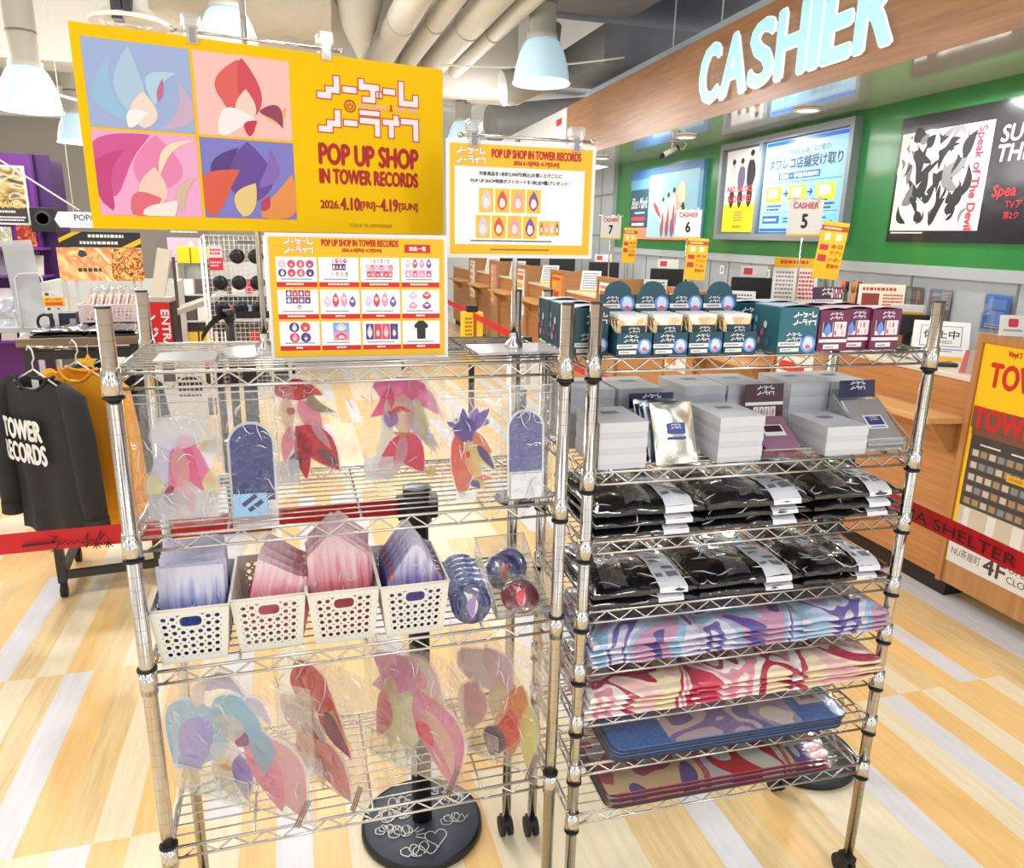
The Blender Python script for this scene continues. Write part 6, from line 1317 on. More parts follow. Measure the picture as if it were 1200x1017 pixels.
# ================================================================ BELT POSTS AND RED TAPE
REDT = M((200, 18, 28), rough=.5)
def stanchion(label, x, y, sig):
    t = thing('belt_post', label, 'belt post', (x, y, 0), 0)
    mb = MB(); mb.lathe([(0, 0), (.16, 0), (.166, .006), (.166, .016), (.158, .024), (.1, .03), (.045, .032), (0, .032)], 48); mb.build('base', M((58, 66, 78), rough=.5, var=.25, vscale=9), t)
    mb = MB(); mb.lathe([(.1595, .0), (.1685, .004), (.1685, .018), (.162, .0245)], 48); mb.build('base_rim', BLACK, t)
    mb = MB(); mb.cyl((0, 0, .03), (0, 0, .93), .0275, 24); mb.build('pole', BLACK, t)
    mb = MB(); mb.cyl((0, 0, .92), (0, 0, 1.015), .036, 24); mb.box(-.05, .05, -.02, .02, .935, .995); mb.build('head', BLACK, t, bevel=.003)
    mb = MB(); mb.lathe([(0, 1.017), (.032, 1.0165), (.036, 1.0)], 24); mb.build('cap', M((140, 150, 160), .3, metal=.5), t)
    if sig:
        mb = MB(); r = random.Random(2); X = T(0, 0, .0328)
        def sq(cx, cy, s, seed, n=16, loops=4.1):
            q = random.Random(seed); P = []
            for i in range(n*3):
                a = 2*PI*loops*i/(n*3); k = s*(.35+.65*abs(math.sin(a*.7+seed)))
                P.append((cx+s*1.6*(i/(n*3)-.5)+k*.55*math.cos(a), cy+k*.6*math.sin(a)+q.uniform(-.1, .1)*s))
            return P
        for cx, cy, s, sd in ((-.075, .03, .045, 1), (-.06, -.04, .036, 2), (-.1, -.02, .03, 5), (-.04, .07, .04, 3), (.085, -.03, .036, 8), (.085, .045, .034, 4), (-.03, -.115, .04, 6), (.06, .09, .026, 7)):
            zz = .0008 if math.hypot(cx, cy) < .1 else -.0008
            mb.ribbon(sq(cx, cy, s, sd), .0028 if sd != 8 else .0016, X @ T(0, 0, zz), 0)
        mb.ribbon([(.025+.030*s*math.sin(a)**3, -.085+.0021*s*(13*math.cos(a)-5*math.cos(2*a)-2*math.cos(3*a)-math.cos(4*a))) for s in (1,) for a in [2*PI*i/28 for i in range(29)]], .0026, X @ T(0, 0, .0004), 0)
        for a in (-.5, -.1, .3): mb.ribbon([(-.045+.02*math.cos(a), -.06+.02*math.sin(a)), (-.045+.045*math.cos(a), -.06+.045*math.sin(a))], .0024, X @ T(0, 0, .0004), 0)
        mb.build('signatures', M((238, 240, 242), .5), t)
stanchion('black belt post whose round base is covered in white signatures', .558, .43, True)
stanchion('black belt post with a plain round base under the eight-shelf rack', 1.80, .41, False)
def tape(name, lab, p0, p1, h, prints=None, sag=.0, side=1):
    t = thing(name, lab, 'barrier tape', p0, math.atan2(p1[1]-p0[1], p1[0]-p0[0])); L = math.hypot(p1[0]-p0[0], p1[1]-p0[1]); dz_ = p1[2]-p0[2]
    mb = MB()
    for s_ in (-1, 1): mb.grid(lambda u, v: (u*L, s_*.0006+.004*math.sin(u*7), -h/2+v*h+dz_*u-sag*math.sin(PI*u)), 24, 2)
    mb.build('tape_band', REDT, t)
    if prints:
        mb = MB(); prints(mb, L); mb.build('hand_writing', M((60, 10, 14), .6), t)
def wr_left(mb, L):
    X = T(L, .0, 0) @ RZ(0) @ FACE; X = T(0, -.006, 0) @ FACE
    s0 = L  # text reads from the far left end: local x runs from the left end to the post
    mb.ribbon([(.3, .0), (.36, .002)], .006, X)
    def stroke(P): mb.ribbon([(x_, z_) for x_, z_ in P], .0022, X)
    dx = -.085
    for P_ in ([(.435, .018), (.452, .014), (.44, .004), (.455, .002), (.448, -.012), (.436, -.02)], [(.455, -.004), (.466, .002), (.47, -.006), (.478, .0), (.483, -.006), (.49, .0), (.5, -.006), (.512, .016), (.505, -.018), (.515, .0), (.524, -.004), (.53, .004), (.537, .018), (.534, -.002), (.545, .012)]): stroke([(q_[0]+dx, q_[1]) for q_ in P_])
    for q in (.525, .549):
        q += dx; stroke([(q-.008, -.010), (q+.010, -.010)]); stroke([(q, -.004), (q, -.022)]); stroke([(q-.006, -.02), (q, -.012), (q+.008, -.02)])
tape('barrier_tape', 'red barrier tape with handwritten marks in front of the black shirt', (-.6, .41, .955), (.525, .425, .968), .046, wr_left)
def wr_right(mb, L):
    X = T(0, -.0065, 0) @ FACE
    mb.text('MA SHELTER', .25, -.014, .028, X, 0, width=.33)
    for z_ in (-.013, -.001, .011): mb.ribbon([(.61, z_), (.65, z_)], .004, X)
tape('barrier_tape', 'red barrier tape lettered MA SHELTER running in front of the wooden counter', (1.775, .375, .962), (1.73, -.9, .962), .05, wr_right)
tape('barrier_tape', 'red barrier tape stretching away along the counters to the yellow post', (1.76, .44, .962), (1.76, 4.9, .955), .05, None, .03)
tape('barrier_tape', 'far red barrier tape beyond the yellow-wrapped post', (1.76, 4.95, .955), (1.85, 7.6, .95), .05)
def far_post(lab, x, y, top, cols, h0):
    t = thing('belt_post', lab, 'belt post', (x, y, 0)); mb = MB(); mb.lathe([(0, 0), (.16, 0), (.16, .015), (.05, .03), (0, .03)], 32); mb.cyl((0, 0, .03), (0, 0, .93), .026, 16); mb.build('post', BLACK, t)
    mb = MB(); mb.box(-.045, .045, -.03, .03, .96, 1.03); mb.build('head', BLACK, t)
    mb = MB(); mb.prism([(-.085, -.06), (.085, -.06), (.085, .06), (-.085, .06)], h0, .975); o = mb.build('wrap_sign', M(cols[0], .4), t)
    mb = MB(); X = T(0, -.0605, 0) @ FACE; mb.rects([(.0, h0+.02, .03, .95)], X, 0); small_print(mb, -.07, .94, .06, .3, 9, X, 0, 4); mb.build('wrap_print', M(cols[1], .4), o)
far_post('far belt post wrapped in a yellow sign', 1.76, 4.94, 1, ((248, 206, 40), (170, 96, 20)), .55)
far_post('belt post with a white wrap and black head behind the chrome sign pole', 1.61, 2.95, 1, ((236, 236, 232), (190, 190, 190)), .72)

# ================================================================ LEFT: SHIRTS AND TABLE
TB = wood('dark_table_wood', (112, 92, 72), (146, 122, 96), 'X', 1.5, .5); CHAR = M((54, 52, 48), .5)
ta = .09
t = thing('display_table', 'dark framed display table on casters with a brown top edge', 'table', (-.79, 2.18, 0), ta)
Wt, Dt = .43, .45
mb = MB(); mb.box(-.02, Wt+.02, -.01, Dt, 1.135, 1.17); mb.build('tabletop', TB, t, bevel=.003)
for q, (x, y) in enumerate(((0, 0), (Wt-.035, 0), (0, Dt-.05), (Wt-.035, Dt-.05))):
    mb = MB(); mb.box(x, x+.035, y, y+.035, .07, 1.135); mb.build('leg', CHAR, t)
    mb = MB(); mb.cyl((x+.005, y+.01, .03), (x+.03, y+.01, .03), .03, 16); mb.box(x+.006, x+.03, y, y+.03, .05, .072); mb.build('caster', RUB, t)
for z in (.085, .235, 1.08):
    for a in ((.035, Wt-.035, .004, .03), (.035, Wt-.035, Dt-.045, Dt-.02), (.004, .03, .035, Dt-.05), (Wt-.03, Wt-.004, .035, Dt-.05)): mb = MB(); mb.box(*a, z, z+.035); mb.build('rail', CHAR, t)
mb = MB(); mb.box(.03, Wt-.03, .02, Dt-.03, .245, .26); mb.build('lower_board', TB, t)
mb = MB(); mb.cyl((.26, .0, 1.12), (.10, -.36, 1.185), .006, 10); mb.build('hanging_arm', CHROME, t)
# shirts: local x along the shoulders, z up (origin at the hem centre)
def shirt(label, x, y, rz, col, length, half, seed, front_print=None, tag_=True, hook=True):
    t = thing('long_sleeved_shirt', label, 'shirt', (x, y, 0), rz)
    zt = 1.068; zh = zt-length
    mt = M(col, rough=.85, bump=.25, bscale=160)
    def body(sg):
        def fn(u, v):
            s = 2*u-1; z = zh+v*length
            shoulder = 1-.10*(abs(s))**1.6*1.0
            nk = .05*math.exp(-(s/.42)**4)*(1 if sg < 0 else .35)
            top = zt*1.0+.04-.075*abs(s)**1.3-nk*1.3
            z = zh+(top-zh)*v; wd = half*(1-.04*math.sin(PI*v))
            fold = .012*math.sin(s*7+seed)*(1-v)+.008*noise.noise(Vector((s*3, v*2, seed)))
            return (s*wd, sg*(.028*math.sqrt(max(0, 1-s*s*.96)))*(.6+.4*v)+fold, z)
        return fn
    mb = MB(); mb.grid(body(-1), 26, 24); mb.grid(body(1), 26, 24); mb.build('shirt_body', mt, t)
    for sg in (-1, 1):
        mb = MB(); P = [(sg*half*.72, .0, zt-.006), (sg*half*.98, .002, zt-.055), (sg*half*1.1, .0, zt-.2), (sg*half*1.19, -.004, zt-.4), (sg*half*1.22, .0, zt-.50)]
        mb.tube(P, [.022, .044, .046, .044, .04], 14); o = mb.build('sleeve', mt, t)
        mb = MB(); mb.tube([P[-1], (P[-1][0]+sg*.004, 0, P[-1][2]-.045)], .042, 14); mb.build('cuff', mt, o)
    mb = MB()
    mb.tube([(half*.42*math.cos(a), -.012*math.sin(a)-.012, zt+.022-.052*max(0, math.sin(a))-.0) for a in [PI*i/14 for i in range(15)]], .0065, 8); mb.tube([(half*.42*math.cos(a), .018, zt+.022-.016*math.sin(a)) for a in [PI*i/12 for i in range(13)]], .0065, 8); mb.build('neck_rib', mt, t)
    if tag_: mb = MB(); mb.box(-.024, .012, .004, .006, zt-.032, zt+.004); mb.build('neck_label', M((206, 206, 204), .5), t)
    if front_print:
        mb = MB(); front_print(mb, zt); mb.build('chest_print', M((240, 240, 240), .5), t)
    h = thing('hanger', 'white wire hanger holding the %s' % label.split(' hanging')[0].split(',')[0], 'hanger', (x, y, 0), rz, 'white wire hangers')
    mb = MB(); mb.tube([(-half*.85, 0, zt-.03), (0, 0, zt+.045), (half*.85, 0, zt-.03)], .0035, 8); mb.tube([(-half*.85, 0, zt-.03), (half*.85, 0, zt-.03)], .003, 8); mb.build('hanger_arms', WHITE, h)
    mb = MB(); mb.tube([(0, 0, zt+.045), (0, 0, zt+.07), (.012, 0, zt+.085), (.008, .0, zt+.115), (-.01, 0, zt+.13), (-.02, 0, zt+.115)], .003, 8); mb.build('hook', WHITE, h)
    return t
def tower(mb, zt):
    def curve(mb0, y_off):
        for i in range(len(mb0.v)):
            v = mb0.v[i]; s = v.x/.19; mb.v.append(Vector((v.x, -.045*math.sqrt(max(.05, 1-s*s*.9))-.004+.0, v.z)))
        o = len(mb.v)-len(mb0.v)
        mb.f += [tuple(o+k for k in f) for f in mb0.f]; mb.m += mb0.m; mb.sm += mb0.sm
    a = MB(); a.text('TOWER', -.165, zt-.215, .074, FACE, 0, width=.22, bold=.06); a.text('RECORDS', -.18, zt-.305, .074, FACE, 0, width=.245, bold=.05); curve(a, 0)
sa_ = -.662
shirt('black sweatshirt printed TOWER RECORDS hanging foremost on the display table', -.637, 1.762, sa_, (42, 41, 41), .60, .185, 1, tower)
shirt('orange-yellow shirt hanging behind the black sweatshirt', -.53, 1.91, sa_+.08, (238, 160, 20), .62, .185, 2, None, False)
shirt('dark navy shirt hanging behind the orange-yellow shirt', -.44, 2.02, sa_+.12, (34, 34, 42), .60, .19, 3, None, False)
t = thing('star_tag', 'yellow star-shaped tag hanging among the white hanger hooks', 'tag', (-.505, 1.98, 1.10), -.1)
mb = MB(); mb.prism([(.035*(1 if i % 2 == 0 else .5)*math.sin(PI*i/5), .035*(1 if i % 2 == 0 else .5)*math.cos(PI*i/5)) for i in range(10)], 0, .002, FACE); mb.build('star', M((250, 200, 60), .4), t); mb = MB(); mb.tube([(0, 0, .034), (.002, 0, .07)], .0012, 6); mb.build('string', WHITE, t)
# on the table: folded shirts, basket, price sign, headphones
tz = 1.1705
def ontable(u, v, z=0): c_, s_ = math.cos(ta), math.sin(ta); return (-.79+u*c_-v*s_, 2.18+u*s_+v*c_, tz+z)
for q, (u, v, k) in enumerate(((.03, .02, 0), (.035, .025, 1), (.235, .01, 0), (.23, .012, 1), (.20, .225, 0), (.205, .225, 1))):
    t = thing('folded_shirt', 'dark folded shirt in film, %s of the %s pile on the display table' % (('lower', 'upper')[k], ('left', 'right', 'rear')[q//2]), 'folded shirt', ontable(u, v, k*.016), ta, 'dark folded shirts on the display table')
    soft_slab(t, 'dark_folded_cloth', .19, .2, .018, 60+q, BAGM, .004)
t = thing('basket', 'pale pink perforated basket on the display table', 'basket', ontable(.185, .225, .034), ta)
mb = MB(); w, d, h = .24, .17, .078
b0 = [(.008, .008, .001), (w-.008, .008, .001), (w-.008, d-.008, .001), (.008, d-.008, .001)]; t0 = [(0, 0, h), (w, 0, h), (w, d, h), (0, d, h)]
for a, b in ((0, 1), (1, 2), (2, 3), (3, 0)): mb = MB(); perforated(mb, b0[a], b0[b], t0[b], t0[a], 12, 4, (0, 0, 9)); o = mb.build('perforated_wall', M((240, 220, 222), .4), t); s_ = o.modifiers.new('thickness', 'SOLIDIFY'); s_.thickness = .002; s_.offset = 0
mb = MB(); mb.add(b0, [(0, 3, 2, 1)]); mb.build('basket_floor', M((240, 220, 222), .4), t)
mb = MB(); mb.tube([(0, 0, h), (w, 0, h), (w, d, h), (0, d, h)], .003, 8, closed=True); mb.build('rim', M((240, 220, 222), .4), t)
pm = art('pink_pack_print', [(236, 90, 120), (244, 190, 90), (248, 232, 236), (230, 110, 140)], 60, 4, .35, .5, .3)
for q in range(6):
    t = thing('patterned_packet', 'pink and white patterned packet in the pale pink basket, %s from the left' % ('first', 'second', 'third', 'fourth', 'fifth', 'sixth')[q], 'packet', ontable(.2+q*.034, .255, .04), ta, 'patterned packets in the pale pink basket'); t.rotation_euler = (-.1, .25, ta)
    mb = MB(); mb.box(0, .014, 0, .1, 0, .12); mb.build('patterned_side', pm, t, bevel=.004); mb = MB(); mb.box(.015, .026, -.002, .1, 0, .128); mb.build('white_side', M((236, 236, 244), .3), t, bevel=.004)
    mb = MB(); mb.grid(lambda u, v: (.03*u-.002, .1*v, .125+.035*math.sin(PI*u)+.022*noise.noise(Vector((u*4, v*5, q)))), 6, 8); mb.build('film_top', FILM, t)
t = thing('price_sign', 'small yellow and white price sign standing on the display table', 'price sign', ontable(.05, .26, .085), ta)
mb = MB(); mb.box(0, .082, -.001, .001, 0, .085); mb.box(.03, .05, -.0005, .0005, -.085, 0); mb.build('sign_plate', WHITE, t); mb = MB(); X = T(0, -.0014, 0) @ FACE; mb.rects([(0, .02, .082, .062)], X, 0); mb.text('¥1,100', .01, .045, .012, X, 1, width=.06, z=.0004, bold=.05); mb.rects([(.008, .026, .074, .04)], X, 1, .0004); mb.rects([(.01, .068, .025, .08), (.012, .006, .024, .016), (.05, .008, .06, .014)], X, 2, .0004); mb.text('★', .036, .066, .012, X, 0, z=.0005); mb.build('print', [M((252, 196, 40), .4), M((226, 90, 30), .4), M((70, 70, 90), .5)], t)
t = thing('navy_box', 'dark navy box standing under the price sign on the display table', 'box', ontable(.06, .275), ta); mb = MB(); mb.box(0, .105, 0, .09, 0, .075); mb.build('box_body', M((40, 46, 62), .4), t, bevel=.003)
mb = MB(); mb.box(.08, .104, -.002, -.0005, .01, .05); mb.build('label', M((190, 196, 204), .4), t)
t = thing('black_ring_strap', 'black looped strap lying on the display table by the navy box', 'strap', ontable(.055, .22)); mb = MB(); mb.tube([(.0+.03*math.cos(a), .0, .04+.035*math.sin(a)) for a in [2*PI*i/20 for i in range(20)]], .006, 8, closed=True); mb.build('loop', BLACK, t)
# clear board stand and plastic bag on a grey side table further left
t = thing('side_table', 'grey side table at the far left behind the black sweatshirt', 'table', (-1.30, 2.95, 0), .05)
mb = MB(); mb.box(-.1, .36, 0, .4, 1.1, 1.125); mb.build('tabletop', M((176, 182, 186), .4), t, bevel=.004)
for q in ((-.08, .02), (.34, .02), (-.08, .38), (.34, .38)): mb = MB(); mb.cyl((q[0], q[1], 0), (q[0], q[1], 1.1), .013, 10); mb.build('leg', M((176, 180, 182), .4), t)
t = thing('plastic_bag', 'crumpled clear grey plastic bag heaped on the grey side table', 'plastic bag', (-1.28, 3.0, 1.126), .05); mb = MB()
def heap(u, v):
    r_ = .5; x = (u-.5)*.42; y = (v-.5)*.3; e = math.sin(PI*u)**.6*math.sin(PI*v)**.6
    return (x+.12, y+.17, e*(.02+.17*u)+.05*abs(noise.noise(Vector((u*5, v*5, 2))))*e)
mb.grid(heap, 26, 18); mb.build('crumpled_film', clear('grey_film', tint=(206, 216, 226), base=.2, edge=.7, rough=.12, crinkle=1, cscale=20, milky=.22), t)
t = thing('clear_board', 'grey clear-topped display board standing on the grey side table', 'board', (-1.03, 2.96, 1.126), .05); t.rotation_euler = (-.03, -.06, .05)
mb = MB(); mb.box(0, .13, -.003, .003, .0, .4); mb.build('board', clear('grey_acrylic', tint=(206, 216, 220), base=.15, edge=.5, rough=.1, milky=.4), t); mb = MB(); mb.box(0, .13, -.004, -.003, .36, .42); mb.build('clear_top', ACRE, t)
mb = MB(); mb.tube([(.02, -.02, .0), (.03, -.02, .24), (.05, -.02, .26), (.13, -.02, .26), (.145, -.02, .24), (.15, -.02, .1)], .004, 8); mb.build('wire_frame', M((216, 220, 224), .3), t)

# ================================================================ LEFT BACKGROUND
PUR = M((104, 30, 132), .45); PURD = M((66, 24, 92), .5)
t = thing('purple_display_wall', 'purple display wall with shelves at the far left edge', 'display wall', (-3.4, 7.0, 0))
mb = MB(); mb.box(0, 1.42, 0, .1, 0, 2.26); mb.build('front_board', PUR, t); mb = MB(); mb.box(1.42, 1.44, .0, 1.0, 0, 2.26); mb.box(1.2, 1.56, .06, .1, 0, 2.26); mb.build('side_board', PURD, t)
for z in (.55, .85, 1.15, 1.4):
    mb = MB(); mb.box(.1, 1.5, -.35, 0, z, z+.02); mb.build('shelf', PUR, t)
    mb = MB(); r_ = random.Random(int(z*10))
for z in (.57, .87, 1.17):
    for q in range(9):
        bk = thing('magazine', 'magazine on the purple shelves, %s in the %s row' % (('first', 'second', 'third', 'fourth', 'fifth', 'sixth', 'seventh', 'eighth', 'ninth')[q], {.57: 'lowest', .87: 'middle', 1.17: 'upper'}[z]), 'magazine', (-3.25+q*.15, 6.72, z), 0, 'magazines on the purple shelves'); bk.rotation_euler = (-.35, 0, 0)
        mb = MB(); mb.box(0, .13, 0, .006, 0, .19); mb.build('cover', M(random.Random(q*7+int(z*100)).choice([(220, 220, 224), (60, 60, 70), (190, 180, 170), (120, 110, 130), (232, 228, 236)]), .4), bk)
t = thing('framed_poster', 'framed music poster with gold and grey tones on the purple wall', 'poster', (-2.55, 6.985, 1.62)); mb = MB()
mb.box(0, .52, -.02, 0, 0, .53); mb.build('frame', M((214, 214, 216), .4), t); mb = MB(); mb.box(.02, .5, -.024, -.02, .02, .51); o = mb.build('print', art('poster_print', [(60, 60, 66), (150, 120, 60), (220, 200, 150), (90, 96, 110), (200, 210, 214)], 5, 2), t)
mb = MB(); X = T(0, -.0245, 0) @ FACE; mb.rects([(.02, .02, .5, .16)], X, 2); mb.text('XAVIER', .26, .15, .06, X, 0, width=.22, z=.0004, bold=.03); small_print(mb, .2, .135, .25, .035, 1, X, 1, 8, .0006); small_print(mb, .1, .08, .38, .05, 2, X, 1, 4, .0006); mb.build('lettering', [M((206, 180, 110), .4), M((236, 236, 236), .4), M((56, 52, 50), .4)], o)
for q, (x, z, w_, h_, c_, wh) in enumerate(((-2.35, 1.30, .14, .3, (224, 220, 190), 'tall cream sheet'), (-2.17, 1.42, .16, .2, (214, 96, 56), 'red picture'), (-2.15, 1.18, .15, .2, (150, 150, 150), 'grey picture'), (-2.6, 1.3, .2, .28, (70, 66, 70), 'dark sheet'))):
    t = thing('pinned_sheet', 'pinned %s below the framed poster on the purple wall' % wh, 'sheet', (x, 6.98, z)); mb = MB(); mb.box(0, w_, -.004, 0, 0, h_); mb.build('sheet', art('sheet_%d' % q, [c_, tuple(max(0, v-60) for v in c_), tuple(min(255, v+40) for v in c_)], 14, q), t)
t = thing('wall_speaker', 'small black box speaker beside the purple wall', 'speaker', (-1.99, 6.9, 1.56)); mb = MB(); mb.box(0, .2, -.1, .05, 0, .22); mb.build('cabinet', BLACK, t, bevel=.005); mb = MB(); mb.lathe([(.0, .0), (.05, .0), (.06, .01), (.07, .0)], 20, T(.1, -.1, .12) @ RX(PI/2)); mb.build('cone', M((50, 50, 54), .5), t)
# POP/ROCK hanging sign and banners
t = thing('hanging_sign', 'white POP/ROCK sign hanging above the black banner', 'sign', (-1.30, 5.0, 1.61), 0)
mb = MB(); mb.box(0, .48, -.006, .0, 0, .11); mb.prism([(-.03, .055), (0, 0), (0, .11)], 0, .006, FACE); mb.build('board', M((222, 232, 240), .4), t); X = T(0, -.0065, 0) @ FACE; mb = MB(); mb.text('POP/ROCK', .1, .05, .042, X, 0, width=.28, bold=.03); mb.text('ポップス/ロック', .12, .018, .014, X, 0); mb.build('lettering', M((60, 66, 80), .5), t)
mb = MB(); mb.cyl((.1, 0, .11), (.1, 0, 2.1), .003, 6); mb.cyl((.4, 0, .11), (.4, 0, 2.1), .003, 6); mb.build('cords', WHITE, t)
t = thing('shelf_banner', 'black banner with yellow stripes and two lines of white lettering', 'banner', (-1.36, 5.15, 1.47), 0)
mb = MB(); mb.box(0, .56, -.006, 0, 0, .11); mb.build('board', M((36, 34, 36), .4), t); X = T(0, -.0065, 0) @ FACE; mb = MB(); mb.poly([(0, .03), (.16, .11), (.1, .11), (0, .06)], X, 1, .0003); mb.poly([(.42, 0), (.56, .07), (.56, .03), (.5, 0)], X, 1, .0003); small_print(mb, .2, .1, .3, .04, 1, X, 0, 3, .0005); small_print(mb, .14, .05, .32, .04, 1, X, 0, 4, .0005); mb.build('lettering', [M((240, 240, 240), .4), YEL], t)
for q in (.08, .48): mb = MB(); mb.box(q-.008, q+.008, .0, .016, -1.47, .06); mb.build('support_post', M((190, 190, 188), .5), t)
t = thing('picture_banner', 'wide yellow and orange picture banner below the black banner', 'banner', (-1.38, 5.14, 1.22), 0)
mb = MB(); mb.box(0, .36, -.006, 0, 0, .245); mb.build('left_panel', art('pic_a', [(228, 224, 150), (240, 190, 130), (238, 140, 90), (226, 226, 170)], 6, 3), t); mb = MB(); mb.box(.36, .58, -.006, 0, 0, .245); mb.build('right_panel', art('pic_b', [(120, 60, 30), (214, 90, 40), (236, 200, 110), (90, 40, 30), (226, 140, 60)], 14, 5), t)
mb = MB(); X = T(0, -.0065, 0) @ FACE; small_print(mb, .13, .105, .2, .05, 1, X, 0, 3); blob(mb, .17, .2, .03, .026, 0, 3, X, 0, .0003); mb.build('lettering', M((60, 60, 56), .5), t)
for q in (.03, .55): mb = MB(); mb.box(q-.008, q+.008, .0, .016, -1.22, .12); mb.build('support_post', M((190, 190, 188), .5), t)
SHORT = ('rack under the orange banner', 'dark rack by the far counters', 'rack behind the yellow cartons', 'pale rack behind the white grid')
def shelf_unit(lab, x, y, w_, d_, h_, rows, rz, seed, dark=False, n=12, grp='discs on the shop racks'):
    t = thing('disc_rack', lab, 'display rack', (x, y, 0), rz); mc = M((60, 60, 62), .5) if dark else M((205, 205, 202), .5)
    mb = MB(); mb.box(0, .03, 0, d_, 0, h_); mb.box(w_-.03, w_, 0, d_, 0, h_); mb.box(0, w_, d_-.02, d_, 0, h_); mb.box(0, w_, 0, d_, 0, .1); mb.build('carcass', mc, t)
    r_ = random.Random(seed); nm = lab.split(',')[0]
    for k in range(rows):
        z = .25+(h_-.3)*k/rows; mb = MB(); mb.box(.03, w_-.03, .02, d_-.02, z, z+.015); mb.build('shelf', mc, t)
        for q in range(n):
            cn, c_ = r_.choice([('pale', (225, 224, 220)), ('black', (60, 60, 66)), ('red', (190, 60, 60)), ('yellow', (230, 190, 60)), ('blue', (120, 140, 170)), ('grey', (170, 170, 170)), ('brown', (90, 80, 76)), ('white', (238, 236, 230))])
            dsc = thing('disc_case', '%s disc case, %s in the %s row of the %s' % (cn, ('first', 'second', 'third', 'fourth', 'fifth', 'sixth', 'seventh', 'eighth', 'ninth')[q], ('lowest', 'second', 'third', 'top')[k], SHORT[seed-1]), 'disc case', tuple(Matrix.Translation((x, y, 0)) @ RZ(rz) @ Vector((.05+(w_-.1)*q/n, .04, z+.016))), rz, 'disc cases in the %s' % nm); dsc.rotation_euler = (-.12, 0, rz)
            mb = MB(); mb.box(0, (w_-.1)/n*.86, 0, .012, 0, min(.14, (h_-.3)/rows*.8)); mb.build('cover', M(c_, .3), dsc); 
    return t
shelf_unit('rack of discs beneath the orange picture banner', -1.55, 5.25, .95, .5, 1.2, 4, 0, 1, False, 7)
shelf_unit('dark rack of discs in front of the far cashier end', 1.95, 9.3, .6, .5, 1.35, 4, .9, 2, True, 6)
shelf_unit('rack of discs behind the yellow cartons', -.75, 6.4, 1.0, .5, 1.3, 4, 0, 3, False, 8)
shelf_unit('pale rack of discs behind the white grid of black discs', .25, 7.6, 1.3, .5, 1.5, 4, 0, 4, False, 9)
# yellow cartons
for q, (x, z) in enumerate(((-.72, 1.301), (-.6, 1.301), (-.48, 1.301))):
    t = thing('yellow_carton', 'yellow carton on top of the rack behind the red sign, %s' % ('left one', 'middle one', 'right one')[q], 'carton', (x, 6.45, z), 0, 'yellow cartons behind the red sign'); mb = MB(); mb.box(0, .11, 0, .2, 0, .15); mb.build('carton', M((246, 206, 20), .4), t, bevel=.003); mb = MB(); mb.box(.05, .06, -.001, .2, .1505, .151); mb.build('tape', M((220, 180, 20), .4), t)
t = thing('display_card', 'grey and green tall album display card behind the yellow cartons', 'display card', (-.95, 6.85, 1.3)); mb = MB(); mb.box(0, .48, -.01, 0, 0, .4); mb.build('card', M((110, 106, 102), .5), t); X = T(0, -.0105, 0) @ FACE; mb = MB(); small_print(mb, .06, .385, .36, .045, 1, X, 0, 3); small_print(mb, .14, .3, .3, .03, 1, X, 1, 4); mb.rects([(.1, 0, .4, .23)], X, 2); petal(mb, .3, 0, .32, .2, .04, X, 1, .0004); mb.build('print', [M((150, 200, 80), .5), WHITE, M((206, 180, 200), .5)], t)
# ENTRANCE light box
t = thing('entrance_sign', 'red vertical ENTRANCE sign box with white lettering', 'sign', (-.545, 3.35, 0), -.12)
mb = MB(); mb.box(0, .165, 0, .1, .1, 1.215); mb.build('sign_body', M((206, 22, 30), .4), t); mb = MB(); mb.box(-.008, .173, -.004, .104, 1.215, 1.24); mb.build('cap', M((186, 178, 168), .5), t); mb = MB(); mb.box(-.02, .185, -.04, .14, 0, .1); mb.build('base', M((186, 178, 168), .5), t); mb = MB(); mb.box(.165, .178, 0, .1, .1, 1.215); mb.build('dark_side', M((40, 30, 30), .5), t)
mb = MB(); XR = T(.115, -.0012, 1.17) @ FACE @ RZ(-PI/2); mb.text('ENTRANCE', 0, 0, .042, XR, 0, width=.36, bold=.05)
for q, s_ in enumerate('レジ入口'): mb.text(s_, .02, 1.1-.1*q, .07, T(0, -.0012, 0) @ FACE, 0, bold=.03)
mb.build('lettering', WHITE, t)
# white grid of black discs
t = thing('grid_panel', 'white wire grid panel hung with round black discs', 'grid panel', (-.235, 4.0, 0), 0)
gw, gh0, gh1 = .37, .5, 1.58
mb = MB()
for q in range(int(gw/.03)+1): mb.cyl((q*.03, 0, gh0), (q*.03, 0, gh1), .0018, 5)
for q in range(int((gh1-gh0)/.03)+1): mb.cyl((0, .002, gh0+q*.03), (gw, .002, gh0+q*.03), .0018, 5)
mb.build('wire_grid', WHITE, t)
mb = MB(); mb.tube([(0, 0, 0), (0, 0, gh1), (gw, 0, gh1), (gw, 0, 0)], .008, 8); mb.build('frame', WHITE, t)
mb = MB(); mb.cyl((-.045, .2, 0), (-.045, .2, gh1-.03), .008, 8); mb.cyl((-.045, .2, gh1-.03), (0, 0, gh1), .006, 8)
for q in range(30): mb.cyl((-.045+.0, .2, .5+q*.035), (0, 0, .5+q*.035), .003, 5)
mb.build('side_wing', WHITE, t)
mb = MB(); mb.rects([(.2, 1.53, .36, 1.55)], T(0, -.004, 0) @ FACE, 0); mb.build('name_strip', M((120, 120, 124), .5), t)
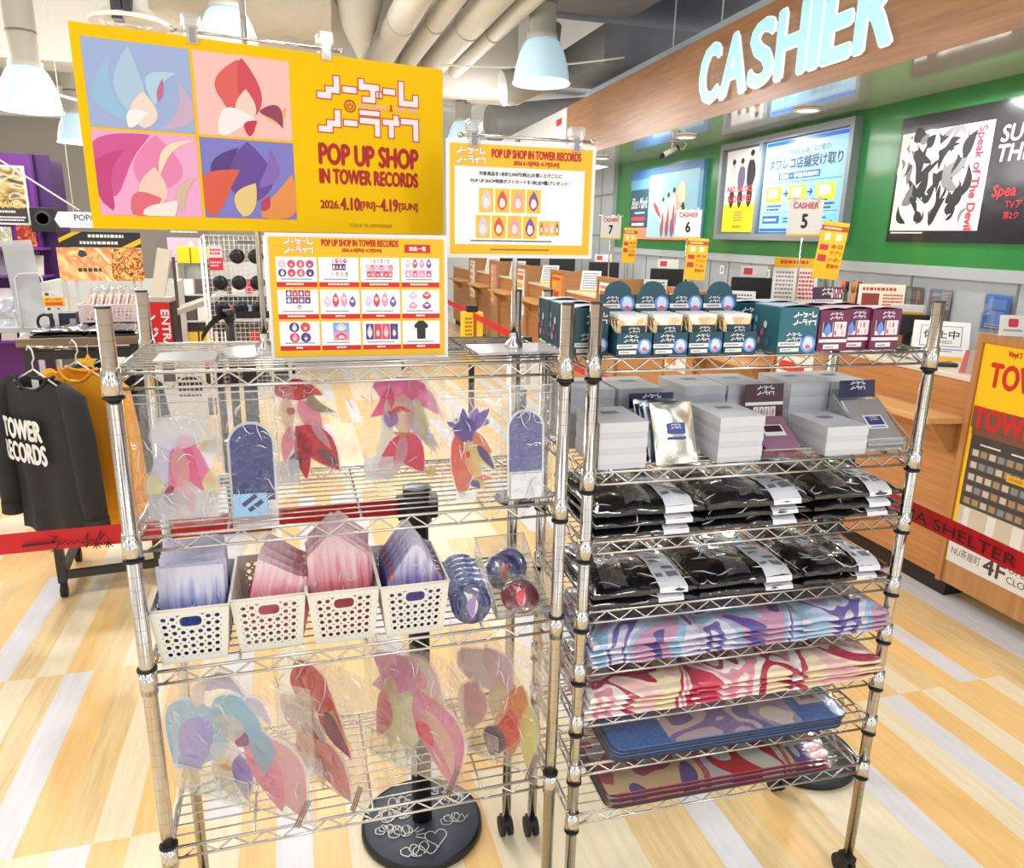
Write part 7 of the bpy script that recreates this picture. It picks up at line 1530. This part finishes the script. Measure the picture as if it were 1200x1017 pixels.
for r in range(3):
    for q in range(3):
        if r == 0 and q == 0: continue
        s = thing('hanging_disc', 'round black disc over a small card on the white grid, %s in the %s row' % (('first', 'second', 'third')[q], ('top', 'middle', 'bottom')[r]), 'disc', (-.235+.08+q*.115, 3.985, 1.45-r*.17), 0, 'round black discs on the white grid')
        mb = MB()
        mb.lathe([(.046, 0), (.048, .004), (.044, .01), (.02, .014), (0, .012)], 24, RX(PI/2)); mb.build('disc', M((24, 24, 28), .25), s); mb = MB(); mb.box(-.034, .034, -.004, 0, -.085, -.055); mb.build('card', M((225, 225, 226), .4), s)
t = thing('sale_card', 'red and white card at the top of the white grid', 'card', (-.215, 3.985, 1.36)); mb = MB(); mb.box(0, .085, -.003, 0, 0, .08); mb.build('red_part', M((222, 50, 80), .4), t); mb = MB(); mb.box(0, .085, -.003, 0, .08, .155); mb.build('white_part', M((240, 226, 230), .4), t); mb = MB(); small_print(mb, .01, .14, .065, .045, 2, T(0, -.0035, 0) @ FACE, 0, 5); small_print(mb, .01, .06, .065, .04, 2, T(0, -.0035, 0) @ FACE, 1, 3); mb.build('lettering', [M((222, 60, 80), .5), M((250, 220, 224), .5)], t)
t = thing('belt_post', 'black belt post in front of the white grid of black discs', 'belt post', (-.10, 3.75, 0)); mb = MB(); mb.lathe([(0, 0), (.16, 0), (.16, .015), (.05, .03), (0, .03)], 32); mb.build('base', BLACK, t); mb = MB(); mb.cyl((0, 0, .03), (0, 0, 1.12), .027, 16); mb.build('pole', BLACK, t); mb = MB(); mb.cyl((0, 0, 1.06), (0, 0, 1.13), .036, 16); mb.build('head', BLACK, t)
mb = MB(); 
for s_ in (-1, 1): mb.grid(lambda u, v: (u*.9, s_*.0006, 1.075+v*.045-.0*u), 8, 2)
o = mb.build('black_belt', BLACK); o.location = (-.06, 3.72, 0); tag(o, 'black belt stretched from the black post across the white grid', 'belt')
mb = MB(); mb.grid(lambda u, v: (-.13*u, -.22*u, 1.075+v*.045-.12*u**2), 8, 2); o = mb.build('black_belt', BLACK); o.location = (-.12, 3.74, 0); tag(o, 'loose black belt end slanting down from the black post', 'belt')
# dark slatted bench rack between ENTRANCE sign and grid
t = thing('browser_rack', 'dark metal browser rack with a sloping grey shelf beside the red sign', 'display rack', (-.52, 4.6, 0))
mb = MB(); mb.box(0, .02, 0, .02, 0, 1.42); mb.box(.24, .262, -.2, -.18, 0, 1.42); mb.box(.24, .26, .3, .32, 0, 1.2); mb.build('uprights', M((70, 62, 56), .5), t); mb = MB(); mb.add([(-.06, -.3, 1.0), (.3, -.3, 1.13), (.3, .3, 1.13), (-.06, .3, 1.0), (-.06, -.3, 1.035), (.3, -.3, 1.165), (.3, .3, 1.165), (-.06, .3, 1.035)], [(0, 3, 2, 1), (4, 5, 6, 7), (0, 1, 5, 4), (1, 2, 6, 5), (2, 3, 7, 6), (3, 0, 4, 7)]); mb.build('sloping_shelf', M((166, 160, 150), .5), t)
mb = MB(); mb.box(-.05, .26, -.2, .3, .7, .72); mb.box(-.05, .26, -.2, .3, .3, .32); mb.build('lower_shelves', M((50, 48, 48), .5), t)
t = thing('cream_board', 'cream board standing on top of the red sign', 'board', (-.48, 3.36, 1.241), -.1); t.rotation_euler = (-.1, .2, -.1); mb = MB(); mb.box(0, .07, 0, .03, 0, .28); mb.build('board', M((226, 216, 196), .5), t)
# floor-level things seen through the four-shelf rack
t = thing('floor_stand_sign', 'white floor sign with black lettering seen between rack shelves', 'sign', (-.42, 2.95, 0), -.1); mb = MB(); mb.box(0, .24, 0, .012, .5, 1.02); mb.build('board', M((232, 230, 226), .5), t); mb = MB(); mb.text('お', .10, .9, .05, T(0, -.0008, 0) @ FACE, 0); mb.rects([(.03, .83, .09, 1.0)], T(0, -.0008, 0) @ FACE, 1); small_print(mb, .1, .86, .12, .12, 4, T(0, -.0008, 0) @ FACE, 0, 3); mb.build('lettering', [M((50, 50, 52), .5), M((110, 100, 96), .5)], t); mb = MB(); mb.box(.0, .24, -.08, .1, 0, .02); mb.box(.11, .13, 0, .012, .02, .5); mb.build('foot', M((90, 90, 92), .5), t)
t = thing('black_easel', 'black easel standing behind the four-shelf rack', 'frame', (-.12, 2.9, 0)); mb = MB(); mb.box(0, .03, 0, .03, 0, 1.0); mb.box(.13, .2, 0, .03, .0, 1.0); mb.box(0, .2, 0, .03, .97, 1.0); mb.build('uprights', BLACK, t); mb = MB(); mb.box(-.05, .25, -.12, .12, 0, .03); mb.build('foot', BLACK, t)
# ================================================================ things of one piece become single meshes
for e in [o for o in S.objects if o.type == 'EMPTY' and o.parent is None and len(o.children) == 1 and not o.children[0].children]:
    c = e.children[0]; c.parent = None
    c.location = e.location; c.rotation_euler = e.rotation_euler
    for k in ('label', 'category', 'group'):
        if k in e: c[k] = e[k]
    nm = e.name; bpy.data.objects.remove(e); c.name = nm
